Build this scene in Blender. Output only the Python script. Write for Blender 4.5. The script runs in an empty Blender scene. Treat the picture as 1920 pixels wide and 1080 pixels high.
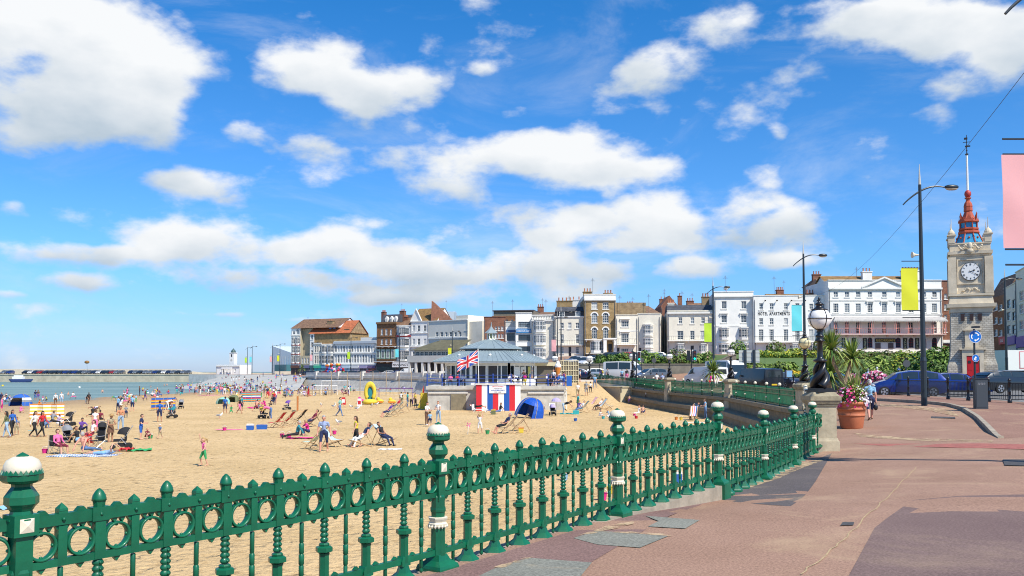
import bpy,bmesh,math,random
from mathutils import Vector,Matrix,Euler
random.seed(7)
PI = math.pi
sc = bpy.context.scene
COL = sc.collection
# ------------------------------------------------------------------ camera
FP,PITCH,EYE = 1650.0,math.radians(2.6),1.93
cam_d = bpy.data.cameras.new('camera');cam = bpy.data.objects.new('camera',cam_d);COL.objects.link(cam)
cam.location = (0,0,EYE);cam.rotation_euler = (PI/2 + PITCH,0,0)
cam_d.sensor_width = 36;cam_d.lens = FP/1920*36;cam_d.shift_y = 82/1920
cam_d.clip_start = 0.1;cam_d.clip_end = 30000
sc.camera = cam
sc.view_settings.view_transform = 'Standard';sc.view_settings.look = 'None'
sc.view_settings.gamma = 1;sc.view_settings.use_curve_mapping = False
sc.view_settings.exposure = 0.27
sc.render.filter_size = 1.0;sc.cycles.filter_width = 1.05
# ------------------------------------------------------------------ sun and sky
SUN_DIR = Vector((0.64,-0.77,0.0)).normalized()
SUN_EL = math.radians(50)
sun_d = bpy.data.lights.new('sun','SUN');sun_d.energy = 5.0;sun_d.angle = math.radians(0.5);sun_d.color = (1,.94,.83)
sun = bpy.data.objects.new('sun',sun_d);COL.objects.link(sun)
sv = Vector((SUN_DIR.x*math.cos(SUN_EL),SUN_DIR.y*math.cos(SUN_EL),math.sin(SUN_EL)))
sun.rotation_euler = sv.to_track_quat('Z','Y').to_euler();sun.location = (30,-30,60)
world = bpy.data.worlds.new('World');sc.world = world;world.use_nodes = True
NT = world.node_tree;NT.nodes.clear()
def nd(nt,typ,**kw):
 n = nt.nodes.new(typ)
 for k,v in kw.items():
  if k.startswith('i_'): n.inputs[int(k[2:])].default_value = v
  else: setattr(n,k,v)
 return n
def mth(nt,op,a,b=None,c=None,clamp=False):
 n = nt.nodes.new('ShaderNodeMath');n.operation = op;n.use_clamp = clamp
 for i,v in enumerate((a,b,c)):
  if v is None: continue
  if isinstance(v,(int,float)): n.inputs[i].default_value = v
  else: nt.links.new(v,n.inputs[i])
 return n.outputs[0]
def build_sky():
 nt = NT;L = nt.links
 sky = nd(nt,'ShaderNodeTexSky',sky_type='NISHITA',sun_disc=False)
 sky.sun_elevation = SUN_EL;sky.sun_rotation = math.atan2(SUN_DIR.x,SUN_DIR.y)
 sky.altitude = 0;sky.air_density = 1.0;sky.dust_density = .25;sky.ozone_density = 3.0
 tc = nd(nt,'ShaderNodeTexCoord');sep = nd(nt,'ShaderNodeSeparateXYZ');L.new(tc.outputs['Generated'],sep.inputs[0])
 x,y,z = sep.outputs
 az = mth(nt,'ARCTAN2',x,y)
 el = mth(nt,'ARCSINE',z)
 # domain warp so the cloud outlines billow
 no = nd(nt,'ShaderNodeTexNoise',noise_dimensions='3D');no.inputs['Scale'].default_value = 9;no.inputs['Detail'].default_value = 9;no.inputs['Roughness'].default_value = .56
 mp = nd(nt,'ShaderNodeMapping');mp.inputs['Scale'].default_value = (1,1,1.9);L.new(tc.outputs['Generated'],mp.inputs[0]);L.new(mp.outputs[0],no.inputs['Vector'])
 n1 = no.outputs['Fac']
 # cloud positions: photo px -> azimuth/elevation
 CL = [ # px, py, half width, half height, strength
 (150,90,215,115,1.25),(60,30,200,110,1.15),(330,30,60,60,.5),(130,200,190,80,1.05),(250,160,110,110,1.2),(120,130,150,100,1.2),(30,250,120,50,.7),
(450,245,75,30,.85),(350,250,90,40,.45),
(590,130,105,55,1.0),(680,165,120,55,1.1),(780,155,75,40,1.0),(640,85,60,32,.6),(660,205,80,30,.55),
(380,335,130,30,.75),(465,365,80,24,.5),(595,340,45,26,.7),(20,385,35,20,.55),
(830,245,60,50,.6),(960,200,60,24,.6),(880,300,150,50,.85),(1010,290,150,50,1.05),(860,340,120,40,.9),(1090,320,140,50,1.0),(1220,315,80,28,.85),(740,290,60,30,.5),
(1240,420,90,58,1.1),(1080,420,130,55,.95),(1190,450,140,38,.9),(1200,395,70,40,.9),(960,385,60,30,.5),(1140,360,40,22,.6),
(1405,385,90,50,1.05),(1460,415,80,40,1.0),(1445,335,60,36,.8),(1370,430,60,26,.6),
(1220,110,85,44,.9),(1290,110,60,36,.7),(1180,75,50,30,.5),(1470,248,27,24,.85),(1385,55,90,50,.5),(1330,30,60,30,.4),
(1650,20,210,60,1.0),(1780,50,180,80,1.15),(1890,80,100,80,1.0),(1800,150,80,42,.85),(1765,205,50,34,.6),(1560,5,150,30,.7),
(370,450,180,40,1.0),(520,470,190,40,1.05),(640,455,100,40,1.05),(720,420,150,28,.6),(700,480,160,48,1.1),(850,500,180,42,.95),(560,520,200,36,.85),(150,480,130,22,.75),(160,528,100,18,.75),
(980,500,150,36,.8),(1150,500,120,26,.75),(1290,500,110,24,.9),(1470,490,55,16,.7),(800,540,260,26,.5),(470,520,90,30,.8),(1640,433,30,9,.4),
(350,588,70,9,.6),(200,470,150,20,.8),(430,590,60,8,.6),(740,560,120,14,.7),(560,600,90,8,.6),(860,340,40,40,.8),(760,230,50,30,.6),(20,550,40,10,.6),(600,590,170,16,.3),(480,580,60,10,.3),(900,570,180,16,.35),(790,60,60,50,.35),(560,270,50,30,.35),(1150,205,50,22,.4),(580,20,60,20,.3),(895,125,40,18,.45),(500,60,80,30,.25),(50,430,30,10,.4)]
 dens = None;shade = None;tot = None
 for (px,py,hw,hh,st) in CL:
  a0 = math.atan2((px-960)/FP,1);e0 = math.atan2((697-py)/FP*math.cos(a0),1)
  sa = hw/FP*math.cos(a0)**2*1.02;se = hh/FP*math.cos(a0)*1.05*math.cos(e0)**2
  u = mth(nt,'MULTIPLY_ADD',az,1/sa,-a0/sa);v = mth(nt,'MULTIPLY_ADD',el,1/se,-e0/se)
  r2 = mth(nt,'MULTIPLY_ADD',u,u,mth(nt,'MULTIPLY',v,v))
  g = mth(nt,'EXPONENT',mth(nt,'MULTIPLY',r2,-1.0))
  gs = mth(nt,'MULTIPLY',g,st)
  gv = mth(nt,'MULTIPLY',gs,v)
  dens = gs if dens is None else mth(nt,'SMOOTH_MAX',dens,gs,.12)
  tot = gs if tot is None else mth(nt,'ADD',tot,gs)
  shade = gv if shade is None else mth(nt,'ADD',shade,gv)
 dn = mth(nt,'MULTIPLY',dens,1.4)
 # noise-driven edge
 ns = mth(nt,'MULTIPLY_ADD',n1,3.4,-1.7)
 wsp = nd(nt,'ShaderNodeTexNoise');wsp.inputs['Scale'].default_value = 3.2;wsp.inputs['Detail'].default_value = 10;wsp.inputs['Roughness'].default_value = .66;wsp.inputs['Distortion'].default_value = .6
 mp2 = nd(nt,'ShaderNodeMapping');mp2.inputs['Scale'].default_value = (1,1,3.2);L.new(tc.outputs['Generated'],mp2.inputs[0]);L.new(mp2.outputs[0],wsp.inputs['Vector'])
 f = mth(nt,'ADD',dn,mth(nt,'MULTIPLY',ns,1.15))
 mr = nd(nt,'ShaderNodeMapRange',interpolation_type='SMOOTHSTEP');mr.inputs[1].default_value = .32;mr.inputs[2].default_value = 1.15
 L.new(f,mr.inputs[0])
 wr = nd(nt,'ShaderNodeMapRange',interpolation_type='SMOOTHSTEP');wr.inputs[1].default_value = .47;wr.inputs[2].default_value = .8;wr.inputs[4].default_value = .36
 L.new(wsp.outputs['Fac'],wr.inputs[0])
 fac = mth(nt,'MAXIMUM',mr.outputs[0],wr.outputs[0])
 # cloud tone: thick cores and undersides are greyer
 sh = mth(nt,'DIVIDE',shade,mth(nt,'ADD',tot,.25))
 n2 = nd(nt,'ShaderNodeTexNoise');n2.inputs['Scale'].default_value = 14;n2.inputs['Detail'].default_value = 6;L.new(mp.outputs[0],n2.inputs['Vector'])
 tone = mth(nt,'ADD',mth(nt,'MULTIPLY_ADD',sh,.62,.56),mth(nt,'MULTIPLY_ADD',n2.outputs['Fac'],.9,-.45))
 cr = nd(nt,'ShaderNodeValToRGB');cr.color_ramp.elements[0].position = .1;cr.color_ramp.elements[0].color = (.50,.60,.70,1)
 cr.color_ramp.elements[1].position = .75;cr.color_ramp.elements[1].color = (.93,.95,.97,1)
 L.new(tone,cr.inputs[0])
 # blue of the clear sky: physical sky, deepened
 hs = nd(nt,'ShaderNodeMixRGB',blend_type='MULTIPLY');hs.inputs[0].default_value = 1.0
 tint = nd(nt,'ShaderNodeValToRGB')
 tint.color_ramp.elements[0].position = 0.0;tint.color_ramp.elements[0].color = (.40,.52,.88,1)
 tint.color_ramp.elements[1].position = .4;tint.color_ramp.elements[1].color = (.15,.62,1,1)
 e_ = tint.color_ramp.elements.new(.12);e_.color = (.36,.66,1,1)
 L.new(mth(nt,'ABSOLUTE',el),tint.inputs[0])
 L.new(sky.outputs[0],hs.inputs[1]);L.new(tint.outputs[0],hs.inputs[2])
 sk = nd(nt,'ShaderNodeVectorMath',operation='SCALE');L.new(hs.outputs[0],sk.inputs[0]);sk.inputs['Scale'].default_value = SKYK
 # Background strength applies to both; clouds are defined in units where strength .1 gives white
 ck = nd(nt,'ShaderNodeVectorMath',operation='SCALE');L.new(cr.outputs[0],ck.inputs[0]);ck.inputs['Scale'].default_value = 8.4
 mx = nd(nt,'ShaderNodeMixRGB');L.new(fac,mx.inputs[0]);L.new(sk.outputs[0],mx.inputs[1]);L.new(ck.outputs[0],mx.inputs[2])
 # clouds thin out to haze at the horizon
 bg = nd(nt,'ShaderNodeBackground');L.new(mx.outputs[0],bg.inputs[0]);bg.inputs[1].default_value = .1
 out = nd(nt,'ShaderNodeOutputWorld');L.new(bg.outputs[0],out.inputs[0])
SKYK = 1.44
build_sky()
# ------------------------------------------------------------------ pixel <-> world
def ray(px,py):
 cx,cy = (px-960)/FP,-(py-622)/FP
 c,s = math.cos(PITCH),math.sin(PITCH)
 return Vector((cx,c - cy*s,s + cy*c))
def PY(px,py,Y):
 d = ray(px,py);t = Y/d.y
 return Vector((d.x*t,Y,EYE + d.z*t))
def XY(px,Y): # X at depth Y for an object whose pixel column is px, near horizon
 return (px-960)/FP*Y
def GZ(px,py,z=0.0):
 d = ray(px,py);t = (z-EYE)/d.z
 return Vector((d.x*t,d.y*t,z))
def clamp(v,a=0.,b=1.): return max(a,min(b,v))
def ss(t): t = clamp(t);return t*t*(3-2*t)
def lerp(a,b,t): return a+(b-a)*t
FENCE = [(-3.02,5.46),(-.73,8.75),(1.44,12.08),(3.56,15.3),(5.18,18.2),(6.68,20.96),(8.2,24.1)]
WALLP = [(-16,-14),(-6.4,.6)] + FENCE + [(9.0,25.0),(15.5,46.5),(17.4,70),(15.9,88),(15.4,112)]
def xwall(y):
 if y >= 118: P = [(-9,118),(-9.5,130),(-17,165),(-28,182),(-50,212),(-85,340),(-135,365),(-135,900)]
 elif y > 112: return 15.4-(y-112)*.7
 else: P = WALLP
 for i in range(len(P)-1):
  if P[i][1] <= y <= P[i+1][1]:
   t = (y-P[i][1])/(P[i+1][1]-P[i][1]);return lerp(P[i][0],P[i+1][0],t)
 return P[-1][0]
def H(x,y):
 z = .37*ss((y-26)/20) + .45*ss((y-60)/60)
 d = x - xwall(clamp(y,-14,111))
 z -= .28*ss((y-11)/5)*(1-ss((y-60)/50))*(1-ss(d/6))
 hx = ss((x+2)/12)
 a = 4.0*ss((y-96)/50)
 b = (1.7 if y > 130.02 else 0) + 2.3*ss((y-131)/34)
 z += hx*lerp(b,a,ss((x-29)/4))
 return z
def SD(x,y):
 return -1.9 - .5*clamp(-x/66,0,3)**1.25 - .0
def hit(px,py,fn):
 d = ray(px,py);t = 3.0;prev = t
 while t < 900:
  p = Vector((0,0,EYE)) + d*t
  if p.z < fn(p.x,p.y): break
  prev = t;t *= 1.02
 a,b = prev,t
 for _ in range(18):
  m = (a+b)/2;p = Vector((0,0,EYE)) + d*m
  if p.z < fn(p.x,p.y): b = m
  else: a = m
 p = Vector((0,0,EYE)) + d*b;p.z = fn(p.x,p.y);return p
def GS(px,py): return hit(px,py,SD)
def GL(px,py): return hit(px,py,H)
# ------------------------------------------------------------------ materials
MATS = {}
def mat(name,col,rough=.7,metal=0,var=0,vs=3.,bump=0,bs=20.,spec=None,col2=None,dist=.02,coat=0,trans=0,emit=None,es=0,detail=6):
 if name in MATS: return MATS[name]
 m = bpy.data.materials.new(name);m.use_nodes = True;nt = m.node_tree;b = nt.nodes['Principled BSDF']
 if len(col) == 3: col = (*col,1)
 b.inputs['Base Color'].default_value = col;b.inputs['Roughness'].default_value = rough;b.inputs['Metallic'].default_value = metal
 if spec is not None: b.inputs['Specular IOR Level'].default_value = spec
 if coat: b.inputs['Coat Weight'].default_value = coat;b.inputs['Coat Roughness'].default_value = .08
 if trans: b.inputs['Transmission Weight'].default_value = trans
 if emit: b.inputs['Emission Color'].default_value = (*emit,1);b.inputs['Emission Strength'].default_value = es
 if var or bump or col2:
  tc = nd(nt,'ShaderNodeTexCoord')
 if var or col2:
  n = nd(nt,'ShaderNodeTexNoise');n.inputs['Scale'].default_value = vs;n.inputs['Detail'].default_value = detail;n.inputs['Roughness'].default_value = .62
  nt.links.new(tc.outputs['Object'],n.inputs['Vector'])
  r = nd(nt,'ShaderNodeValToRGB');e = r.color_ramp.elements
  c2 = (*col2,1) if col2 else tuple(min(1,c*(1+var)) for c in col[:3])+(1,)
  c1 = col if col2 else tuple(c*(1-var) for c in col[:3])+(1,)
  e[0].position = .32;e[0].color = c1;e[1].position = .68;e[1].color = c2
  nt.links.new(n.outputs['Fac'],r.inputs[0]);nt.links.new(r.outputs[0],b.inputs['Base Color'])
 if bump:
  n = nd(nt,'ShaderNodeTexNoise');n.inputs['Scale'].default_value = bs;n.inputs['Detail'].default_value = 6
  nt.links.new(tc.outputs['Object'],n.inputs['Vector'])
  bp = nd(nt,'ShaderNodeBump');bp.inputs['Strength'].default_value = bump;bp.inputs['Distance'].default_value = dist
  nt.links.new(n.outputs['Fac'],bp.inputs['Height']);nt.links.new(bp.outputs[0],b.inputs['Normal'])
 MATS[name] = m;return m
def brickmat(name,c1,c2,mortar,scale=1.,bw=.22,rh=.075,rough=.85,bump=.3,ms=.012,off=.5):
 if name in MATS: return MATS[name]
 m = bpy.data.materials.new(name);m.use_nodes = True;nt = m.node_tree;b = nt.nodes['Principled BSDF'];b.inputs['Roughness'].default_value = rough
 tc = nd(nt,'ShaderNodeTexCoord');sp = nd(nt,'ShaderNodeSeparateXYZ');cb = nd(nt,'ShaderNodeCombineXYZ')
 nt.links.new(tc.outputs['Object'],sp.inputs[0])
 nt.links.new(mth(nt,'ADD',sp.outputs[0],sp.outputs[1]),cb.inputs[0]);nt.links.new(sp.outputs[2],cb.inputs[1])
 br = nd(nt,'ShaderNodeTexBrick');br.offset = off
 br.inputs['Color1'].default_value = (*c1,1);br.inputs['Color2'].default_value = (*c2,1);br.inputs['Mortar'].default_value = (*mortar,1)
 br.inputs['Scale'].default_value = scale;br.inputs['Brick Width'].default_value = bw;br.inputs['Row Height'].default_value = rh;br.inputs['Mortar Size'].default_value = ms;br.inputs['Bias'].default_value = -.1
 nt.links.new(cb.outputs[0],br.inputs['Vector'])
 n = nd(nt,'ShaderNodeTexNoise');n.inputs['Scale'].default_value = 1.3;n.inputs['Detail'].default_value = 8;nt.links.new(tc.outputs['Object'],n.inputs['Vector'])
 mx = nd(nt,'ShaderNodeMixRGB',blend_type='MULTIPLY');mx.inputs[0].default_value = .75
 r = nd(nt,'ShaderNodeValToRGB');r.color_ramp.elements[0].position = .3;r.color_ramp.elements[0].color = (.55,.55,.55,1);r.color_ramp.elements[1].position = .7;r.color_ramp.elements[1].color = (1.15,1.15,1.15,1)
 nt.links.new(n.outputs['Fac'],r.inputs[0]);nt.links.new(br.outputs[0],mx.inputs[1]);nt.links.new(r.outputs[0],mx.inputs[2]);nt.links.new(mx.outputs[0],b.inputs['Base Color'])
 if bump:
  bp = nd(nt,'ShaderNodeBump');bp.inputs['Strength'].default_value = bump;bp.inputs['Distance'].default_value = .02
  nt.links.new(mth(nt,'SUBTRACT',n.outputs['Fac'],br.outputs['Fac']),bp.inputs['Height']);nt.links.new(bp.outputs[0],b.inputs['Normal'])
 MATS[name] = m;return m
 # ------------------------------------------------------------------ mesh builder
class MB:
 def __init__(s): s.v = [];s.f = [];s.m = [];s.mi = 0;s.smooth = [];s.sm = False
 def face(s,idx): s.f.append(idx);s.m.append(s.mi);s.smooth.append(s.sm)
 def poly(s,pts):
  n = len(s.v);s.v += [tuple(p) for p in pts];s.face(list(range(n,n+len(pts))));return s
 def box(s,c,size,rz=0,taper=1.,M=None):
  x,y,z = size[0]/2,size[1]/2,size[2]/2;n = len(s.v)
  cr,sr = math.cos(rz),math.sin(rz)
  for k,(a,b,d) in enumerate([(-1,-1,-1),(1,-1,-1),(1,1,-1),(-1,1,-1),(-1,-1,1),(1,-1,1),(1,1,1),(-1,1,1)]):
   t = taper if d > 0 else 1
   p = Vector((a*x*t,b*y*t,d*z));p = Vector((p.x*cr-p.y*sr,p.x*sr+p.y*cr,p.z))+Vector(c)
   if M: p = M @ p
   s.v.append(tuple(p))
  for q in [(0,3,2,1),(4,5,6,7),(0,1,5,4),(1,2,6,5),(2,3,7,6),(3,0,4,7)]: s.face([n+i for i in q])
  return s
 def b2(s,x0,x1,y0,y1,z0,z1): return s.box(((x0+x1)/2,(y0+y1)/2,(z0+z1)/2),(x1-x0,y1-y0,z1-z0))
 def lathe(s,prof,c=(0,0,0),n=12,rot=0.,sx=1,sy=1,caps=True,M=None,lobes=0,la=0):
  b = len(s.v)
  for (r,z) in prof:
   for i in range(n):
    a = 2*PI*i/n+rot;rr = r*(1+la*math.cos(lobes*a)) if lobes else r
    p = Vector((c[0]+rr*math.cos(a)*sx,c[1]+rr*math.sin(a)*sy,c[2]+z))
    if M: p = M @ p
    s.v.append(tuple(p))
  for j in range(len(prof)-1):
   for i in range(n):
    i2 = (i+1) % n;s.face([b+j*n+i,b+j*n+i2,b+(j+1)*n+i2,b+(j+1)*n+i])
  if caps:
   s.face([b+i for i in range(n)][::-1]);s.face([b+(len(prof)-1)*n+i for i in range(n)])
  return s
 def tube(s,pts,r,n=6,caps=True):
  pts = [Vector(p) for p in pts];b = len(s.v);k = len(pts)
  rs = r if isinstance(r,(list,tuple)) else [r]*k
  up = Vector((0,0,1));t0 = (pts[1]-pts[0]).normalized()
  u = t0.cross(up);u = u.normalized() if u.length > .05 else Vector((1,0,0))
  for i,p in enumerate(pts):
   t = (pts[min(i+1,k-1)]-pts[max(i-1,0)]).normalized()
   u = (u - t*u.dot(t));u = u.normalized() if u.length > 1e-6 else Vector((1,0,0));w = t.cross(u)
   for j in range(n):
    a = 2*PI*j/n;s.v.append(tuple(p+(u*math.cos(a)+w*math.sin(a))*rs[i]))
  for i in range(k-1):
   for j in range(n):
    j2 = (j+1) % n;s.face([b+i*n+j,b+i*n+j2,b+(i+1)*n+j2,b+(i+1)*n+j])
  if caps: s.face([b+j for j in range(n)][::-1]);s.face([b+(k-1)*n+j for j in range(n)])
  return s
 def ell(s,c,r,n=10,m=6,M=None):
  prof = [(max(.001,math.sin(PI*j/m)),-math.cos(PI*j/m)) for j in range(m+1)]
  b = len(s.v);R = r if isinstance(r,(tuple,list)) else (r,r,r)
  for (q,z) in prof:
   for i in range(n):
    a = 2*PI*i/n;p = Vector((R[0]*q*math.cos(a),R[1]*q*math.sin(a),R[2]*z))
    if M: p = M @ p
    s.v.append(tuple(p+Vector(c)))
  for j in range(m):
   for i in range(n):
    i2 = (i+1) % n;s.face([b+j*n+i,b+j*n+i2,b+(j+1)*n+i2,b+(j+1)*n+i])
  return s
 def prism(s,pts,z0,z1): # polygon in xy, extruded in z
  b = len(s.v);n = len(pts)
  s.v += [(p[0],p[1],z0) for p in pts]+[(p[0],p[1],z1) for p in pts]
  s.face([b+i for i in range(n)][::-1]);s.face([b+n+i for i in range(n)])
  for i in range(n): j = (i+1) % n;s.face([b+i,b+j,b+n+j,b+n+i])
  return s
 def slab(s,pts,y0,y1): # polygon in xz, extruded in y
  b = len(s.v);n = len(pts)
  s.v += [(p[0],y0,p[1]) for p in pts]+[(p[0],y1,p[1]) for p in pts]
  s.face([b+i for i in range(n)]);s.face([b+n+i for i in range(n)][::-1])
  for i in range(n): j = (i+1) % n;s.face([b+j,b+i,b+n+i,b+n+j])
  return s
 def mesh(s,name,mats):
  me = bpy.data.meshes.new(name);me.from_pydata(s.v,[],s.f)
  for m in (mats if isinstance(mats,(list,tuple)) else [mats]): me.materials.append(m)
  me.polygons.foreach_set('material_index',s.m);me.polygons.foreach_set('use_smooth',s.smooth)
  bm = bmesh.new();bm.from_mesh(me);bmesh.ops.recalc_face_normals(bm,faces=bm.faces);bm.to_mesh(me);bm.free()
  me.update();return me
 def build(s,name,mats,parent=None,loc=None,rz=0):
  return link(name,s.mesh(name,mats),parent,loc,rz)
def link(name,me,parent=None,loc=None,rz=0):
 o = bpy.data.objects.new(name,me);COL.objects.link(o)
 if parent is not None: o.parent = parent
 if loc is not None: o.location = loc
 if rz: o.rotation_euler.z = rz
 return o
def tag(o,label,cat,group=None,kind=None):
 if label: o['label'] = label
 if cat: o['category'] = cat
 if group: o['group'] = group
 if kind: o['kind'] = kind
 return o
def thing(name,label,cat,loc=(0,0,0),rz=0,group=None):
 o = bpy.data.objects.new(name,None);COL.objects.link(o);o.location = loc;o.rotation_euler.z = rz
 o.empty_display_size = .2
 return tag(o,label,cat,group)
def struct(o): o['kind'] = 'structure';return o
def dup(root,loc,rz=0,label=None,scale=None,group=None):
 r = root.copy();COL.objects.link(r);r.location = loc;r.rotation_euler.z = rz
 if scale: r.scale = scale if isinstance(scale,(tuple,list)) else (scale,)*3
 if label: r['label'] = label
 if group: r['group'] = group
 def kids(a,b):
  for ch in list(a.children):
   c = ch.copy();COL.objects.link(c);c.parent = b;kids(ch,c)
 kids(root,r);return r
def grid_sheet(name,rows,m,off=0.,fn=None,smooth=True):
# rows: list of lists of (x, y) ; z from fn
 mb = MB();mb.sm = smooth;nr,nc = len(rows),len(rows[0])
 for r in rows:
  for (x,y) in r: mb.v.append((x,y,(fn(x,y) if fn else 0)+off))
 for i in range(nr-1):
  for j in range(nc-1): mb.face([i*nc+j,i*nc+j+1,(i+1)*nc+j+1,(i+1)*nc+j])
 return mb.build(name,m)
def drape(name,pts,m,off,fn,step=1.5):
# a polygon sheet lying on the ground: triangulated finely and dropped onto fn
 bm = bmesh.new();vs = [bm.verts.new((p[0],p[1],0)) for p in pts];bm.faces.new(vs)
 xs = [p[0] for p in pts];ys = [p[1] for p in pts]
 for ax,lo,hi in ((0,min(xs),max(xs)),(1,min(ys),max(ys))):
  k = max(1,int((hi-lo)/step));k = min(k,60)
  for i in range(1,k):
   c = lo+(hi-lo)*i/k;co = [0,0,0];co[ax] = c;no = [0,0,0];no[ax] = 1
   bmesh.ops.bisect_plane(bm,geom=bm.verts[:]+bm.edges[:]+bm.faces[:],plane_co=co,plane_no=no)
 for v in bm.verts: v.co.z = fn(v.co.x,v.co.y)+off
 for f in bm.faces:
  if f.normal.z < 0: f.normal_flip()
 me = bpy.data.meshes.new(name);bm.to_mesh(me);bm.free();me.materials.append(m)
 return link(name,me)
 # ------------------------------------------------------------------ setting
def sand_material():
 m = bpy.data.materials.new('sand');m.use_nodes = True;nt = m.node_tree;b = nt.nodes['Principled BSDF'];b.inputs['Roughness'].default_value = .95
 b.inputs['Specular IOR Level'].default_value = .15
 tc = nd(nt,'ShaderNodeTexCoord')
 n1 = nd(nt,'ShaderNodeTexNoise');n1.inputs['Scale'].default_value = .22;n1.inputs['Detail'].default_value = 8
 n2 = nd(nt,'ShaderNodeTexNoise');n2.inputs['Scale'].default_value = 2.6;n2.inputs['Detail'].default_value = 10;n2.inputs['Roughness'].default_value = .7
 vo = nd(nt,'ShaderNodeTexNoise');vo.inputs['Scale'].default_value = 4.5;vo.inputs['Detail'].default_value = 3
 for n in (n1,n2,vo): nt.links.new(tc.outputs['Object'],n.inputs['Vector'])
 r = nd(nt,'ShaderNodeValToRGB');e = r.color_ramp.elements
 e[0].position = .3;e[0].color = (.57,.395,.19,1);e[1].position = .7;e[1].color = (.69,.485,.25,1)
 nt.links.new(n1.outputs['Fac'],r.inputs[0])
 r2 = nd(nt,'ShaderNodeValToRGB');e = r2.color_ramp.elements
 e[0].position = .36;e[0].color = (.60,.55,.48,1);e[1].position = .47;e[1].color = (1,1,1,1)  # shade of footprint dimples put into the colour, darker where the bump dips
 nt.links.new(n2.outputs['Fac'],r2.inputs[0])
 mx = nd(nt,'ShaderNodeMixRGB',blend_type='MULTIPLY');mx.inputs[0].default_value = .8
 nt.links.new(r.outputs[0],mx.inputs[1]);nt.links.new(r2.outputs[0],mx.inputs[2])
 # darker wet band towards the water
 sp = nd(nt,'ShaderNodeSeparateXYZ');nt.links.new(tc.outputs['Object'],sp.inputs[0])
 wet = nd(nt,'ShaderNodeMapRange');wet.inputs[1].default_value = -2.22;wet.inputs[2].default_value = -2.38
 nt.links.new(sp.outputs[2],wet.inputs[0])
 mw = nd(nt,'ShaderNodeMixRGB');nt.links.new(wet.outputs[0],mw.inputs[0]);nt.links.new(mx.outputs[0],mw.inputs[1]);mw.inputs[2].default_value = (.36,.25,.15,1)
 nt.links.new(mw.outputs[0],b.inputs['Base Color'])
 bp = nd(nt,'ShaderNodeBump');bp.inputs['Strength'].default_value = 1;bp.inputs['Distance'].default_value = .22
 fp = nd(nt,'ShaderNodeTexVoronoi',feature='SMOOTH_F1');fp.inputs['Scale'].default_value = 1.5;fp.inputs['Smoothness'].default_value = .25
 wn = nd(nt,'ShaderNodeMixRGB',blend_type='ADD');wn.inputs[0].default_value = .35;nt.links.new(tc.outputs['Object'],wn.inputs[1]);nt.links.new(vo.outputs['Color'],wn.inputs[2]);nt.links.new(wn.outputs[0],fp.inputs['Vector'])
 fr = nd(nt,'ShaderNodeMapRange',interpolation_type='SMOOTHSTEP');fr.inputs[1].default_value = .08;fr.inputs[2].default_value = .26;nt.links.new(fp.outputs['Distance'],fr.inputs[0])
 hgt = mth(nt,'ADD',mth(nt,'ADD',mth(nt,'MULTIPLY',vo.outputs['Fac'],.6),mth(nt,'MULTIPLY',n2.outputs['Fac'],.55)),mth(nt,'MULTIPLY',fr.outputs[0],.35))
 nt.links.new(hgt,bp.inputs['Height']);nt.links.new(bp.outputs[0],b.inputs['Normal'])
 return m
M_SAND = sand_material()
def water_material():
 m = bpy.data.materials.new('sea_water');m.use_nodes = True;nt = m.node_tree;b = nt.nodes['Principled BSDF']
 b.inputs['Roughness'].default_value = .4;b.inputs['IOR'].default_value = 1.33;b.inputs['Specular IOR Level'].default_value = .22
 tc = nd(nt,'ShaderNodeTexCoord');mp = nd(nt,'ShaderNodeMapping');mp.inputs['Scale'].default_value = (.5,1,1);nt.links.new(tc.outputs['Object'],mp.inputs[0])
 n = nd(nt,'ShaderNodeTexNoise');n.inputs['Scale'].default_value = .9;n.inputs['Detail'].default_value = 7;nt.links.new(mp.outputs[0],n.inputs['Vector'])
 n2 = nd(nt,'ShaderNodeTexNoise');n2.inputs['Scale'].default_value = .05;n2.inputs['Detail'].default_value = 7;nt.links.new(mp.outputs[0],n2.inputs['Vector'])
 r = nd(nt,'ShaderNodeValToRGB');e = r.color_ramp.elements;e[0].position = .35;e[0].color = (.12,.20,.185,1);e[1].position = .65;e[1].color = (.19,.275,.25,1)
 nt.links.new(n2.outputs['Fac'],r.inputs[0]);nt.links.new(r.outputs[0],b.inputs['Base Color'])
 bp = nd(nt,'ShaderNodeBump');bp.inputs['Strength'].default_value = .8;bp.inputs['Distance'].default_value = .35
 nt.links.new(n.outputs['Fac'],bp.inputs['Height']);nt.links.new(bp.outputs[0],b.inputs['Normal'])
 return m
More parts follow.
